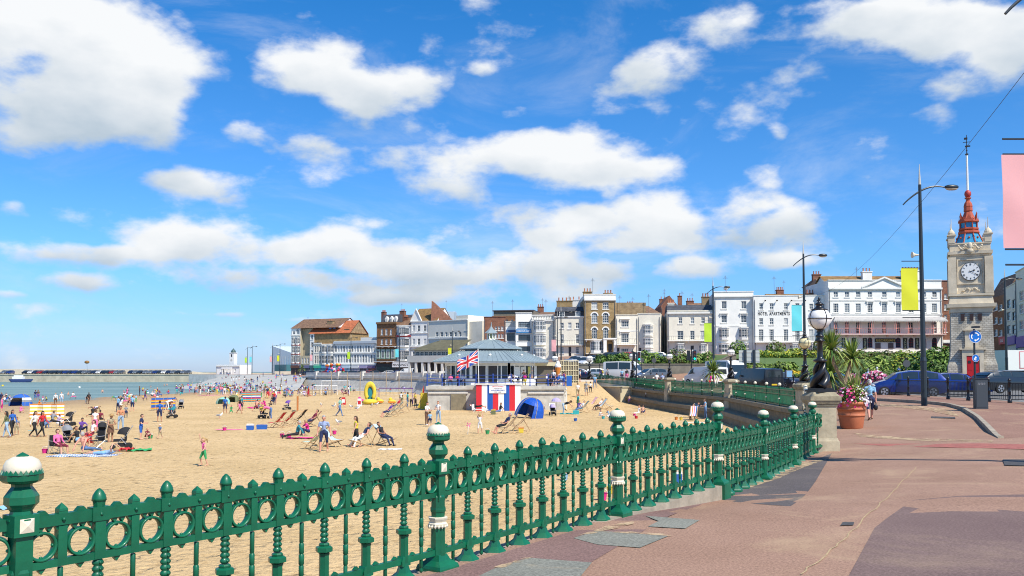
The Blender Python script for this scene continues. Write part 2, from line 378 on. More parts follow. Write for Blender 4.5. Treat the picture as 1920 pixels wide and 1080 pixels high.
def tarmac(name,c1,c2,sandy=0.,sc_=.5):
 m = bpy.data.materials.new(name);m.use_nodes = True;nt = m.node_tree;b = nt.nodes['Principled BSDF'];b.inputs['Roughness'].default_value = .92;b.inputs['Specular IOR Level'].default_value = .25
 tc = nd(nt,'ShaderNodeTexCoord')
 big = nd(nt,'ShaderNodeTexNoise');big.inputs['Scale'].default_value = sc_;big.inputs['Detail'].default_value = 9;big.inputs['Roughness'].default_value = .6
 fine = nd(nt,'ShaderNodeTexNoise');fine.inputs['Scale'].default_value = 34;fine.inputs['Detail'].default_value = 7;fine.inputs['Roughness'].default_value = .8
 dr = nd(nt,'ShaderNodeTexNoise');dr.inputs['Scale'].default_value = .33;dr.inputs['Detail'].default_value = 12;dr.inputs['Roughness'].default_value = .72;dr.inputs['Distortion'].default_value = 1.2
 for n in (big,fine,dr): nt.links.new(tc.outputs['Object'],n.inputs['Vector'])
 r = nd(nt,'ShaderNodeValToRGB');e = r.color_ramp.elements;e[0].position = .35;e[0].color = (*c1,1);e[1].position = .65;e[1].color = (*c2,1)
 nt.links.new(big.outputs['Fac'],r.inputs[0])
 rf = nd(nt,'ShaderNodeValToRGB');e = rf.color_ramp.elements;e[0].position = .4;e[0].color = (.55,.55,.55,1);e[1].position = .62;e[1].color = (1.4,1.4,1.4,1)
 nt.links.new(fine.outputs['Fac'],rf.inputs[0])
 mx = nd(nt,'ShaderNodeMixRGB',blend_type='MULTIPLY');mx.inputs[0].default_value = .8;nt.links.new(r.outputs[0],mx.inputs[1]);nt.links.new(rf.outputs[0],mx.inputs[2])
 rs = nd(nt,'ShaderNodeMapRange');rs.inputs[1].default_value = .53;rs.inputs[2].default_value = .66;rs.inputs[4].default_value = sandy
 nt.links.new(dr.outputs['Fac'],rs.inputs[0])
 ms = nd(nt,'ShaderNodeMixRGB');nt.links.new(rs.outputs[0],ms.inputs[0]);nt.links.new(mx.outputs[0],ms.inputs[1]);ms.inputs[2].default_value = (.55,.4,.24,1)
 nt.links.new(ms.outputs[0],b.inputs['Base Color'])
 bp = nd(nt,'ShaderNodeBump');bp.inputs['Strength'].default_value = .5;bp.inputs['Distance'].default_value = .006;nt.links.new(fine.outputs['Fac'],bp.inputs['Height']);nt.links.new(bp.outputs[0],b.inputs['Normal'])
 return m
M_PROM = tarmac('pink_tarmac',(.30,.178,.122),(.36,.22,.155),.34)
M_PROMD = tarmac('dark_tarmac_patch',(.165,.108,.098),(.2,.135,.118),.16)
M_BAND = tarmac('brown_band',(.20,.12,.105),(.25,.155,.135),.45)
M_SLAB = tarmac('grey_patch',(.20,.20,.17),(.25,.25,.21),.5)
M_CHAR = tarmac('charcoal_patch',(.105,.09,.09),(.135,.115,.11),.35)
M_PAVE = tarmac('red_pavement',(.26,.145,.105),(.31,.18,.13),.4)
M_ROAD = tarmac('road_asphalt',(.15,.145,.14),(.19,.185,.175),.1)
M_CONC = mat('concrete',(.46,.44,.39),.9,var=.22,vs=1.2,bump=.3,bs=6)
M_CONCL = mat('pale_concrete',(.64,.61,.55),.9,var=.14,vs=.8,bump=.2,bs=6)
M_STONE = mat('weathered_stone',(.30,.25,.18),.9,var=.35,vs=2.4,bump=.5,bs=9)
M_STONEP = mat('pale_sandstone',(.42,.36,.25),.85,var=.25,vs=2.2,bump=.35,bs=14)
M_WHITE = mat('white_paint',(.8,.79,.75),.55,var=.05,vs=2)
M_CREAM = mat('cream_paint',(.72,.66,.52),.6,var=.06,vs=1.5)
M_BLACK = mat('black_paint',(.012,.013,.016),.32)
M_KERB = mat('kerb_stone',(.33,.28,.21),.9,var=.25,vs=3,bump=.3,bs=20)
M_LINE = mat('road_paint',(.78,.78,.74),.8,var=.1,vs=4)
def frange(a,b,n): return [a+(b-a)*i/(n-1) for i in range(n)]
# land
ys = frange(-14,30,34)+frange(31,111.9,46)+[112.3,114,116,117.9,118.02]+frange(119.5,130,8)+[130.05]+frange(132,215,30)+frange(222,420,20)+[500,700,900]
rows = []
for y in ys:
 x0 = xwall(y);rows.append([(x0+t,y) for t in [0,.6,1.5,3,4.5,6,8,10,12,14,16,18,20,22,24,26,28,30,33,36,40,45,52,60,70,85,110,150,220,320,460]])
struct(grid_sheet('ground',rows,M_PROM,0,H))
# sea wall face below the promenade edge (dropping to the sand)
mb = MB();prev = None
for y in ys:
 x = xwall(y);z = H(x,y)
 cur = [(x+.01,y,z),(x+.01,y,-3.4)]
 if prev: mb.poly([prev[0],cur[0],cur[1],prev[1]])
 prev = cur
tag(mb.build('sea_wall',M_CONCL),'pale concrete sea wall running under the promenade edge along the beach','sea wall')
# beach
rows = []
for y in [-20]+frange(0,60,26)+frange(63,235,40):
 rows.append([(x,y) for x in frange(-230,-100,10)+frange(-95,-45,26)+frange(-43,20,26)])
def SDW(x,y):
 w = 2.2*math.sin(y*.045+1)+1.2*math.sin(y*.13+x*.1)+.6*math.sin(y*.31)
 h = 0 if y < 14 else .035*(math.sin(x*1.7+y*.6)*math.sin(y*1.1-x*.4))
 return SD(x+w*ss(-x/40),y)+h
struct(grid_sheet('beach_sand',rows,M_SAND,0,SDW))
# sea to the horizon
mb = MB()
mb.poly([(-9000,-400,-2.4),(9000,-400,-2.4),(9000,20000,-2.4),(-9000,20000,-2.4)])
mb.v = [(-9000,60,-2.4),(-40,60,-2.4),(-40,240,-2.4),(-60,900,-2.4),(9000,900,-2.4),(9000,20000,-2.4),(-9000,20000,-2.4)];mb.f = [list(range(7))]
struct(mb.build('sea',water_material()))
# sand ramp between the kiosk deck and the fence end
mb = MB();mb.sm = True
R_ = [(84,-1.96),(92,-1.75),(100,-.95),(110,.1),(118.2,.62),(121,.70)]
for (y,z) in R_:
 for x,dz in ((5.4,0),(7.5,0),(9.6,0),(12.6,.95)): mb.v.append((x-(1.4*ss((y-104)/14) if dz else 0),y,max(-2.05,z-dz*(1-ss((y-108)/10)))))
for i in range(len(R_)-1):
 for j in range(3): k = i*4+j;mb.face([k,k+1,k+5,k+4])
struct(mb.build('beach_ramp',M_SAND))
# concrete slipway (left, towards the harbour)
def slip():
 mb = MB();mb.sm = True
 top = [(-49,210,.5),(-60,248,.6),(-86,341,.7),(-123,366,.7)]
 bot = [(-47,194,-2.15),(-66,206,-2.4),(-90,232,-2.5),(-128,366,-2.5)]
 n = 14
 def at(P,t):
  t *= len(P)-1;i = min(int(t),len(P)-2);return Vector(P[i]).lerp(Vector(P[i+1]),t-i)
 for i in range(n):
  for j in range(4):
   p = at(top,i/(n-1)).lerp(at(bot,i/(n-1)),j/3)+Vector((0,0,.06));mb.v.append(tuple(p))
 for i in range(n-1):
  for j in range(3): k = i*4+j;mb.face([k,k+1,k+5,k+4])
 return mb.build('slipway',mat('slipway_concrete',(.42,.41,.37),.9,var=.18,vs=.25,bump=.3,bs=3))
struct(slip())
def SLP(x,y): # rough height of the slipway for people
 return SD(x,y)
 # promenade patches (pixel polygons dropped on the ground)
def pixpoly(pts): return [tuple(GL(px,py)[:2]) for (px,py) in pts]
M_TACT = mat('tactile_paving',(.36,.12,.09),.85,var=.25,vs=6,bump=1,bs=30,dist=.02)
struct(drape('fence_side_band',[(FENCE[0][0]-3.0,FENCE[0][1]-4.3)]+[(x+.12,y-.05) for x,y in FENCE[:4]]+pixpoly([(1320,945),(1200,1000),(1050,1090)]),M_BAND,.004,H))
struct(drape('dark_resurfacing',pixpoly([(1586,1090),(1640,990),(1712,938),(1800,930),(1990,926),(1990,1090)]),M_PROMD,.004,H))
struct(drape('charcoal_resurfacing',pixpoly([(1350,922),(1430,903),(1490,878),(1560,850),(1528,905),(1482,950),(1400,944),(1335,935)]),M_CHAR,.006,H,.8))
struct(drape('grey_paving_patch',pixpoly([(1075,1010),(1120,996),(1253,1006),(1200,1028),(1120,1022)]),M_SLAB,.008,H,.8))
struct(drape('grey_paving_patch',pixpoly([(1210,968),(1312,976),(1285,992),(1215,988),(1235,978)]),M_SLAB,.008,H,.8))
struct(drape('grey_paving_patch',pixpoly([(925,1068),(990,1047),(1110,1056),(1082,1090),(880,1090)]),M_SLAB,.008,H,.8))
struct(drape('tactile_strip',pixpoly([(1600,832),(1700,832),(1930,834),(1930,843),(1800,840),(1690,838)]),M_TACT,.005,H,.8))
M_DRIFT = mat('wind_blown_sand',(.46,.33,.19),.95,col2=(.56,.41,.25),vs=6,bump=.3,bs=20)
def ragged(m):
 nt = m.node_tree;b = nt.nodes['Principled BSDF'];tc = nd(nt,'ShaderNodeTexCoord');n = nd(nt,'ShaderNodeTexNoise');n.inputs['Scale'].default_value = 3.5;n.inputs['Detail'].default_value = 9;n.inputs['Roughness'].default_value = .75;nt.links.new(tc.outputs['Object'],n.inputs['Vector'])
 r = nd(nt,'ShaderNodeMapRange');r.inputs[1].default_value = .43;r.inputs[2].default_value = .56;r.inputs[4].default_value = .9;nt.links.new(n.outputs['Fac'],r.inputs[0]);nt.links.new(r.outputs[0],b.inputs['Alpha'])
M_CRACK = mat('crack_sand',(.42,.31,.17),.95,var=.2,vs=9)
ragged(M_DRIFT)
def drift(px):
 pts = pixpoly(px);c = Vector((sum(p[0] for p in pts)/len(pts),sum(p[1] for p in pts)/len(pts)));out = []
 for i,p in enumerate(pts):
  q = pts[(i+1) % len(pts)]
  for k in range(6):
   t = k/6;v = Vector(p).lerp(Vector(q),t);v += (v-c).normalized()*random.uniform(-.05,.05);out.append(tuple(v))
 return struct(drape('wind_blown_sand',out,M_DRIFT,.011,H,3))
for d in ([(1560,858),(1500,868),(1452,892),(1370,922),(1375,925),(1460,898),(1510,876)],[(1080,1006),(1150,985),(1190,978),(1185,984),(1120,1000)],
[(925,1066),(985,1046),(1000,1046),(945,1066)],[(1600,812),(1720,822),(1860,826),(1860,829),(1720,827),(1610,819)],[(1125,996),(1250,1002),(1252,1006),(1140,1000)],
[(1650,757),(1740,763),(1780,768),(1800,782),(1780,778),(1735,769),(1650,762)]): drift(d)
# crack with sand in it
cr = [GL(px,py) for px,py in [(1500,1078),(1540,1048),(1572,1020),(1604,990),(1640,955),(1668,928),(1700,895),(1722,872)]]
pts = []
for i in range(len(cr)-1):
 for k in range(5): p = cr[i].lerp(cr[i+1],k/5);pts.append((p.x+random.uniform(-.025,.025),p.y))
struct(drape('sand_filled_crack',[(x-.009,y) for x,y in pts]+[(x+.009,y) for x,y in pts[::-1]],M_CRACK,.009,H,3))
# raised pavement + kerb, road beyond the guard rail
KL = [(14.3,26.0),(15.2,28.2),(17.6,33.5),(19.6,38.5),(20.4,41.5),(20.2,47),(19.8,58),(19.9,80),(19.6,118)]
def kx(y):
 for i in range(len(KL)-1):
  if KL[i][1] <= y <= KL[i+1][1]: return lerp(KL[i][0],KL[i+1][0],(y-KL[i][1])/(KL[i+1][1]-KL[i][1]))
 return KL[0][0]-0.0*(y) if y < KL[0][1] else KL[-1][0]
HP = lambda x,y: H(x,y)+.13*ss((y-26)/3)
rowsP = []
for y in frange(26,118,60):
 a = kx(y)+.16;rowsP.append([(lerp(a,24.4,t),y) for t in frange(0,1,5)])
struct(grid_sheet('pavement',rowsP,M_PAVE,.0,HP))
mb = MB();pr = None
for y in frange(26,118,80):
 x = kx(y);z = H(x,y);zt = HP(x,y)+.012
 c = [(x,y,z-.1),(x,y,zt),(x+.17,y,zt),(x+.17,y,z-.1)]
 if pr:
  for k in range(3): mb.poly([pr[k],c[k],c[k+1],pr[k+1]])
 pr = c
mb.poly([(KL[0][0],26,H(14,26)-.1),(KL[0][0]+.17,26,-.1),(KL[0][0]+.17,26,.05),(KL[0][0],26,.05)])
struct(mb.build('kerb',M_KERB))
rowsR = []
for y in frange(30,118,50):
 rowsR.append([(lerp(24.4,62 if y < 75 else 34,t),y) for t in frange(0,1,9)])
struct(grid_sheet('road',rowsR,M_ROAD,.006,H))
rowsR = [[(lerp(xwall(y)+9,30,t),y) for t in frange(0,1,12)] for y in frange(118.2,129.5,8)]
struct(grid_sheet('road',rowsR,M_ROAD,.006,H))
rowsR = [[(lerp(xwall(y)+6,xwall(y)+24,t),y) for t in frange(0,1,6)] for y in frange(129.6,340,60)]
struct(grid_sheet('road',rowsR,M_ROAD,.008,H))
mb = MB();pr = None
for y in frange(30,118,60):
 z = H(24.3,y);c = [(24.4,y,HP(24.4,y)+.008),(24.56,y,HP(24.4,y)+.008),(24.56,y,z-.05)]
 if pr:
  for k in range(2): mb.poly([pr[k],c[k],c[k+1],pr[k+1]])
 pr = c
struct(mb.build('kerb',M_KERB))
for (x0,y0) in [(27,44),(27,50),(27.3,56),(29,40),(27,66),(27,76)]:
 struct(drape('road_marking',[(x0,y0),(x0+.14,y0),(x0+.14,y0+3),(x0,y0+3)],M_LINE,.011,H,2))
 # terrace street, lawn and hill garden
struct(grid_sheet('terrace_road',[[(x,y) for x in frange(9,75,20)] for y in frange(146,153,5)],M_ROAD,.008,H))
M_GRASS = mat('grass',(.075,.13,.03),.95,col2=(.11,.17,.045),vs=.9,bump=.6,bs=30,dist=.05)
struct(grid_sheet('lawn',[[(x,y) for x in frange(34.5,75,20)] for y in frange(84,145,20)],M_GRASS,.01,H))
tpw = thing('promenade_wall','long pale concrete promenade parapet with piers along the far beach','wall',(0,0,0))
WP = [(-9.2,119),(-9.6,130),(-17,165),(-28,182),(-49,210)]
def sweep(nm,prof,m):
 mb = MB();pr = None
 for i,(x,y) in enumerate(WP):
  a = WP[max(i-1,0)];b = WP[min(i+1,len(WP)-1)];v = Vector((b[0]-a[0],b[1]-a[1])).normalized();n = Vector((-v.y,v.x));z0 = H(x+1,y)
  cur = [(x+n.x*o,y+n.y*o,z0+z) for (o,z) in prof]
  if pr:
   for k in range(len(prof)-1): mb.poly([pr[k],cur[k],cur[k+1],pr[k+1]])
  pr = cur
 return mb.build(nm,m,tpw)
sweep('parapet',[(-.3,.0),(-.3,.95),(.05,.95),(.05,.3),(.3,.25),(.3,-.25),(.05,-.3)],M_CONCL)
sweep('lower_wall',[(.06,-.3),(.06,-.7),(.5,-.85),(1.3,-2.2),(2.6,-3.6)],M_CONC)
for i in range(len(WP)-1):
 a,b = Vector(WP[i]),Vector(WP[i+1]);k = max(1,int((b-a).length/11))
 for j in range(k): p = a.lerp(b,(j+.5)/k);mb = MB();mb.box((0,0,.3),(.7,.8,1.75),rz=math.atan2(b.y-a.y,b.x-a.x));mb.build('pier',M_CONCL,tpw,(p.x,p.y,H(p.x+1,p.y)))
M_COV = mat('cast_iron_cover',(.07,.065,.06),.7,var=.3,vs=12,bump=.6,bs=60)
for P in ([(1880,862),(1930,862),(1936,874),(1884,873)],[(1746,781),(1790,782),(1792,785),(1746,784)],[(1580,980),(1602,980),(1600,986),(1576,986)]): struct(drape('drain_cover',pixpoly(P),M_COV,.009,H,5))
# ------------------------------------------------------------------ cast-iron railing in the foreground
M_GREEN = mat('green_gloss_paint',(.003,.112,.052),.42,var=.3,vs=2.2,coat=.12,spec=.4,bump=.22,bs=28,dist=.008)
M_IVORY = mat('ivory_paint',(.68,.62,.47),.45,var=.1,vs=4,bump=.15,bs=30,dist=.01)
def bar(mb,p,q,w,h): # rectangular bar between two points, height measured vertically
 p,q = Vector(p),Vector(q);d = (q-p);n = Vector((-d.y,d.x,0)).normalized()*w/2;u = Vector((0,0,h/2));b = len(mb.v)
 for c in (p,q):
  for a in (-n-u,n-u,n+u,-n+u): mb.v.append(tuple(c+a))
 for f in [(0,1,2,3),(7,6,5,4),(0,4,5,1),(1,5,6,2),(2,6,7,3),(3,7,4,0)]: mb.face([b+i for i in f])
def fence_meshes():
 G = {}
 # main post
 mb = MB();o8 = PI/8
 mb.b2(-.15,.15,-.15,.15,-.05,.02)
 mb.lathe([(.21,.02),(.20,.045),(.125,.085),(.09,.14)],n=4,rot=PI/4)
 mb.lathe([(.075,.12),(.072,.4)],n=8,rot=o8);mb.lathe([(.06,.4),(.072,.56),(.068,.7),(.05,.73)],n=8,rot=o8)
 mb.b2(-.052,.052,-.052,.052,.66,.95)
 mb.lathe([(.078,.555),(.08,.575),(.078,.595)],n=8,rot=o8)
 mb.b2(-.075,.075,-.075,.075,.925,1.055)
 mb.lathe([(.066,1.055),(.062,1.075),(.078,1.10),(.098,1.12),(.098,1.165),(.072,1.205),(.058,1.225),(.06,1.24),(.1,1.25),(.118,1.265),(.12,1.302)],n=8,rot=o8)
 for i in range(24): # scalloped crown
  a = 2*PI*i/24;k = math.cos(((a-o8) % (PI/4))-PI/8)*1.02
  r = .113/k*.96;c = Vector((r*math.cos(a),r*math.sin(a),1.302));t = Vector((-math.sin(a),math.cos(a),0))*.0155;nrm = Vector((math.cos(a),math.sin(a),0))*.01
  A,B,T = c-t+nrm,c+t+nrm,c+Vector((0,0,.03))
  A2,B2 = c-t-nrm,c+t-nrm
  mb.poly([A,B,T]);mb.poly([B2,A2,T]);mb.poly([B,B2,T]);mb.poly([A2,A,T])
 for s in (1,-1):
  for ax in (0,1):
   mb.b2(*((-.02,.02,s*.06-.02,s*.06+.02) if ax else (s*.06-.02,s*.06+.02,-.02,.02)),1.02,1.03)
 G['post'] = mb.mesh('fence_post',M_GREEN)
 mb = MB();mb.sm = True
 mb.lathe([(.098,1.295),(.108,1.325),(.106,1.355),(.09,1.385),(.055,1.405),(.03,1.41)],n=20);G['dome'] = mb.mesh('dome',M_IVORY)
 mb = MB();mb.lathe([(.04,1.402),(.034,1.415),(.012,1.428),(.001,1.434)],n=10);G['tip'] = mb.mesh('finial_tip',M_GREEN)
 mb = MB();mb.lathe([(.078,.40),(.092,.415),(.096,.44),(.08,.455),(.088,.47),(.096,.485),(.1,.50),(.08,.505)],n=8,rot=o8)
 for i in range(16):
  a = 2*PI*i/16;mb.lathe([(.003,-.02),(.013,0),(.003,.018)],c=(.092*math.cos(a),.092*math.sin(a),.415),n=4)
 G['collar'] = mb.mesh('collar',M_IVORY)
 mb = MB();mb.poly([(0,-.012,0),(-.043,0,-.043),(.043,0,-.043)]);mb.poly([(0,-.012,0),(.043,0,-.043),(.043,0,.043)]);mb.poly([(0,-.012,0),(.043,0,.043),(-.043,0,.043)]);mb.poly([(0,-.012,0),(-.043,0,.043),(-.043,0,-.043)])
 G['plaque'] = mb.mesh('plaque',M_IVORY)
 # large baluster
 mb = MB()
 mb.lathe([(.125,-.04),(.125,0),(.115,.018),(.07,.055),(.05,.11),(.044,.14),(.043,.38),(.05,.40)],n=6,rot=0)
 mb.lathe([(.05,.405),(.074,.415),(.074,.45),(.05,.46)],n=6)
 mb.lathe([(.042,.46),(.046,.475),(.036,.485)],n=8)
 mb.sm = True;prof = []
 for k in range(5):
  z = .49+k*.041;prof += [(.026,z),(.038,z+.011),(.040,z+.022),(.030,z+.037)]
 mb.lathe(prof+[(.026,.70)],n=10,sx=1,sy=.8)
 for k in range(5):
  for s in (-1,1): mb.ell((0,s*.033,.512+k*.041),(.010,.008,.010),6,4)
 mb.sm = False
 mb.lathe([(.052,.70),(.052,.985)],n=4,rot=PI/4,sx=1,sy=.8);mb.lathe([(.038,1.0),(.036,1.04),(.042,1.075),(.046,1.08)],n=8)
 mb.sm = True;mb.lathe([(.047,1.08),(.045,1.095),(.04,1.115),(.026,1.14),(.01,1.156),(.001,1.16)],n=12)
 G['baluster'] = mb.mesh('baluster',M_GREEN)
 # thin hanging spindle
 mb = MB();mb.sm = True
 prof = [(.003,.0),(.017,.012),(.02,.03),(.012,.05)]
 for (z0,z1,r) in [(.055,.25,.018),(.255,.34,.021),(.345,.43,.0225),(.435,.52,.021),(.525,.69,.018)]: prof += [(r*.8,z0),(r,z0+.004),(r,z1-.004),(r*.8,z1)]
 mb.lathe(prof,n=8);mb.sm = False
 mb.b2(-.029,.029,-.026,.026,.70,.95);mb.b2(-.029,.029,-.026,.026,1.0,1.045)
 mb.lathe([(.04,1.045),(.038,1.06),(.02,1.078),(.001,1.095)],n=4,rot=PI/4)
 G['spindle'] = mb.mesh('spindle',M_GREEN)
 # ring with bosses
 mb = MB();mb.sm = True;n = 28;R0,R1,D = .074,.093,.026
 for i in range(n):
  a = 2*PI*i/n
  for (r,y) in [(R1,-D),(R1-.004,-D-.004),(R0+.004,-D-.004),(R0,-D+.01),(R0-.002,0),(R0,D-.01),(R0+.004,D+.004),(R1-.004,D+.004),(R1,D)]:
   mb.v.append((r*math.cos(a),y,r*math.sin(a)))
 for i in range(n):
  j = (i+1) % n
  for k in range(9): k2 = (k+1) % 9;mb.face([i*9+k,j*9+k,j*9+k2,i*9+k2])
 for a in (0,PI/2,PI,-PI/2): mb.ell((.072*math.cos(a),0,.072*math.sin(a)),(.012,.012,.012),8,5)
 G['ring'] = mb.mesh('ring',M_GREEN)
 return G
G = fence_meshes()
def railing(P,zbase,intervals,root,detail=True,first=True):
 for bi in range(len(P)-1):
  a,b = Vector((*P[bi],0)),Vector((*P[bi+1],0));za,zb = zbase[bi],zbase[bi+1]
  a.z,b.z = za,zb;d = b-a;L = d.length;ang = math.atan2(d.y,d.x);N = intervals[bi];step = L/N
  dn = d.normalized()
  def at(t,z): p = a.lerp(b,t/N);return (p.x,p.y,p.z+z)
  def rail(name,z,w,h,extra):
   mb = MB();bar(mb,at(.08 if N else 0,z),at(N-.08,z),w,h);extra(mb);return mb.build(name,M_GREEN,root)
  def loc(mb,pts,off): # local triangle prism along the rail at position t
   t,prof,w = off
   c = a.lerp(b,t/N);nrm = Vector((-dn.y,dn.x,0))*w/2;A = [c+dn*p[0]+Vector((0,0,p[1])) for p in prof];n0 = len(mb.v)
   mb.v += [tuple(q-nrm) for q in A]+[tuple(q+nrm) for q in A];k = len(A)
   mb.face([n0+i for i in range(k)]);mb.face([n0+k+i for i in range(k)][::-1])
   for i in range(k): j = (i+1) % k;mb.face([n0+j,n0+i,n0+k+i,n0+k+j])
  def ex_top(mb):
   m_ = int(N*9)
   for i in range(m_):
    t = .12+(N-.24)*i/(m_-1);loc(mb,None,(t,[(-.024,.957),(.024,.957),(0,.918)],.032))
   for i in range(N*2):
    t = i/2+.25;loc(mb,None,(t,[(-.04,1.028),(.04,1.028),(.012,1.058),(-.012,1.058)],.04))
   mb.sm = True
   nx = Vector((dn.y,-dn.x,0))
   for i in range(1,N*2): c = Vector(at(i/2,.993))+nx*.032;mb.ell(c,(.014,.014,.014),7,4);mb.ell(c-nx*.064,(.014,.014,.014),7,4)
   mb.sm = False
   for i in range(1,N): loc(mb,None,(i,[(-.06,.95),(.06,.95),(.06,1.04),(-.06,1.04)],.072))
  def ex_mid(mb):
   for i in range(N*2): loc(mb,None,(i/2+.25,[(-.03,.70),(0,.664),(.03,.70)],.03))
  def ex_bot(mb):
   for i in range(N*2):
    loc(mb,None,(i/2+.25,[(-.035,.193),(.035,.193),(0,.22)],.03))
   for i in range(1,N): loc(mb,None,(i,[(-.055,.115),(.055,.115),(.06,.16),(.045,.205),(-.045,.205),(-.06,.16)],.075))
  rail('top_rail',.993,.055,.072,ex_top);rail('middle_rail',.722,.05,.048,ex_mid);rail('bottom_rail',.16,.045,.055,ex_bot)
  for i in range(1,N): link('baluster',G['baluster'],root,at(i,0),ang)
  for i in range(N): link('spindle',G['spindle'],root,at(i+.5,0),ang)
  for i in range(N*2): link('ring',G['ring'],root,at(i/2+.25,.835),ang)
def fence_post(x,y,z,ang,root):
 p = link('fence_post',G['post'],root,(x,y,z),ang);link('dome',G['dome'],p);link('finial_tip',G['tip'],p)
 link('collar',G['collar'],p)
 for s in (0,1): q = link('plaque',G['plaque'],p,(0,-.0765 if s == 0 else .0765,.99),s*PI)
 return p
rail_root = thing('iron_railing','green cast iron railing with ivory domed posts curving along the edge of the pink promenade','railing',(0,0,0))
zb = [0,0,0,0,-.27,-.28,-.30]
railing(FENCE[:4],zb[:4],[8,8,8],rail_root)
railing([(3.60,15.38)]+FENCE[4:],[-.22]+zb[4:],[6,6,6],rail_root)
def fang(i):
 a = FENCE[max(i-1,0)];b = FENCE[min(i+1,len(FENCE)-1)];return math.atan2(b[1]-a[1],b[0]-a[0])
for i,(x,y) in enumerate(FENCE): fence_post(x,y,zb[i],fang(i),rail_root)
# raised box foot of the post where the railing steps down
mb = MB();mb.box((FENCE[3][0],FENCE[3][1],-.14),(.34,.34,.30),fang(3));mb.build('post_foot',M_GREEN,rail_root)
# short return to the pedestal and the first span leaving the picture on the left
railing([FENCE[6],(8.62,24.55)],[-.30,-.28],[1],rail_root)
A0 = Vector((*FENCE[0],0));d0 = (A0-Vector((*FENCE[1],0))).normalized()
railing([(A0.x-.9*3.9,A0.y-.45*3.9-.0),(A0.x-.02,A0.y)],[0,0],[8],rail_root)
# kerb stone under the first three bays
mb = MB();pr = None
for i,(x,y) in enumerate(FENCE[:4]):
 a = fang(i);n = Vector((math.sin(a),-math.cos(a),0))
 if i == 0: pr0 = Vector((x,y,0))-Vector((math.cos(a),math.sin(a),0))*5
 c = Vector((x,y,0));cur = [c+n*.13+Vector((0,0,-.3)),c+n*.13+Vector((0,0,-.012)),c-n*.2+Vector((0,0,-.012)),c-n*.2+Vector((0,0,-2.0))]
 if pr:
  for k in range(3): mb.poly([pr[k],cur[k],cur[k+1],pr[k+1]])
 pr = cur
mb.poly(pr)
struct(mb.build('kerb',M_KERB))
# ------------------------------------------------------------------ buildings
GLASS = [mat('window_glass',(.03,.045,.06),.12,spec=.8),mat('window_glass_pale',(.16,.19,.21),.15,spec=.8),mat('window_net_curtain',(.42,.43,.42),.35,spec=.6)]
M_FRAME = mat('window_frame',(.78,.77,.73),.5)
M_FRAMED = mat('dark_frame',(.03,.03,.035),.5)
BR_Y = brickmat('yellow_stock_brick',(.40,.26,.10),(.29,.18,.065),(.36,.28,.17),bw=.5,rh=.17,ms=.02)
BR_R = brickmat('red_brick',(.26,.09,.045),(.19,.065,.035),(.26,.17,.12),bw=.5,rh=.17,ms=.02)
BR_B = brickmat('brown_brick',(.29,.13,.05),(.2,.085,.035),(.22,.14,.08),bw=.5,rh=.17,ms=.02)
BR_W = brickmat('dull_brick',(.36,.25,.13),(.26,.17,.09),(.34,.26,.16),bw=.5,rh=.17,ms=.02)
TILE_R = brickmat('orange_roof_tiles',(.62,.19,.07),(.48,.13,.05),(.25,.08,.04),bw=.45,rh=.3,ms=.03)
TILE_B = brickmat('brown_roof_tiles',(.28,.16,.09),(.2,.11,.065),(.12,.07,.04),bw=.45,rh=.3,ms=.03)
TILE_Y = brickmat('lichened_roof_tiles',(.34,.2,.06),(.24,.13,.05),(.12,.07,.03),bw=.45,rh=.3,ms=.03)
SLATE = brickmat('slate',(.09,.095,.11),(.065,.07,.085),(.04,.04,.05),bw=.5,rh=.3,ms=.03)
M_RENDER = mat('white_render',(.80,.78,.72),.75,var=.07,vs=.6,bump=.08,bs=6)
M_RENDERC = mat('cream_render',(.76,.70,.57),.75,var=.09,vs=.6,bump=.08,bs=6)
M_RENDERG = mat('grey_render',(.5,.49,.45),.8,var=.08,vs=.35)
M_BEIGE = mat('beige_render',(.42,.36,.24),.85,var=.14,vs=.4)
M_TRIM = mat('trim_stucco',(.76,.74,.68),.65,var=.04,vs=1)
M_POT = mat('chimney_pot',(.42,.16,.08),.8,var=.15,vs=3)
M_DPIPE = mat('drainpipe_grey',(.2,.2,.2),.6)
M_IRON = mat('black_ironwork',(.02,.02,.022),.5)
WC = {}
def winmesh(w,h,nx,ny,fm,rec=.14,arch=False,gi=0):
 key = (round(w,1),round(h,1),nx,ny,fm.name,arch,gi)
 if key in WC: return WC[key]
 w,h = key[0],key[1]
 mb = MB();f = .075;y = rec
 x0,x1 = -w/2,w/2
 mb.b2(x0,x0+f,y-.05,y+.03,0,h);mb.b2(x1-f,x1,y-.05,y+.03,0,h);mb.b2(x0+f,x1-f,y-.05,y+.03,0,f);mb.b2(x0+f,x1-f,y-.05,y+.03,h-f,h)
 mb.b2(x0+f,x1-f,y-.04,y+.02,h/2-.035,h/2+.035)
 for i in range(1,nx): xx = x0+w*i/nx;mb.b2(xx-.02,xx+.02,y-.025,y+.015,f,h-f)
 for j in range(1,ny):
  if j*2 == ny: continue
  zz = h*j/ny;mb.b2(x0+f,x1-f,y-.022,y+.012,zz-.02,zz+.02)
 fr = mb.mesh('window',fm)
 g = MB();g.poly([(x0+f/2,y,f/2),(x1-f/2,y,f/2),(x1-f/2,y,h-f/2),(x0+f/2,y,h-f/2)]);gm = g.mesh('pane',GLASS[gi])
 WC[key] = (fr,gm);return WC[key]
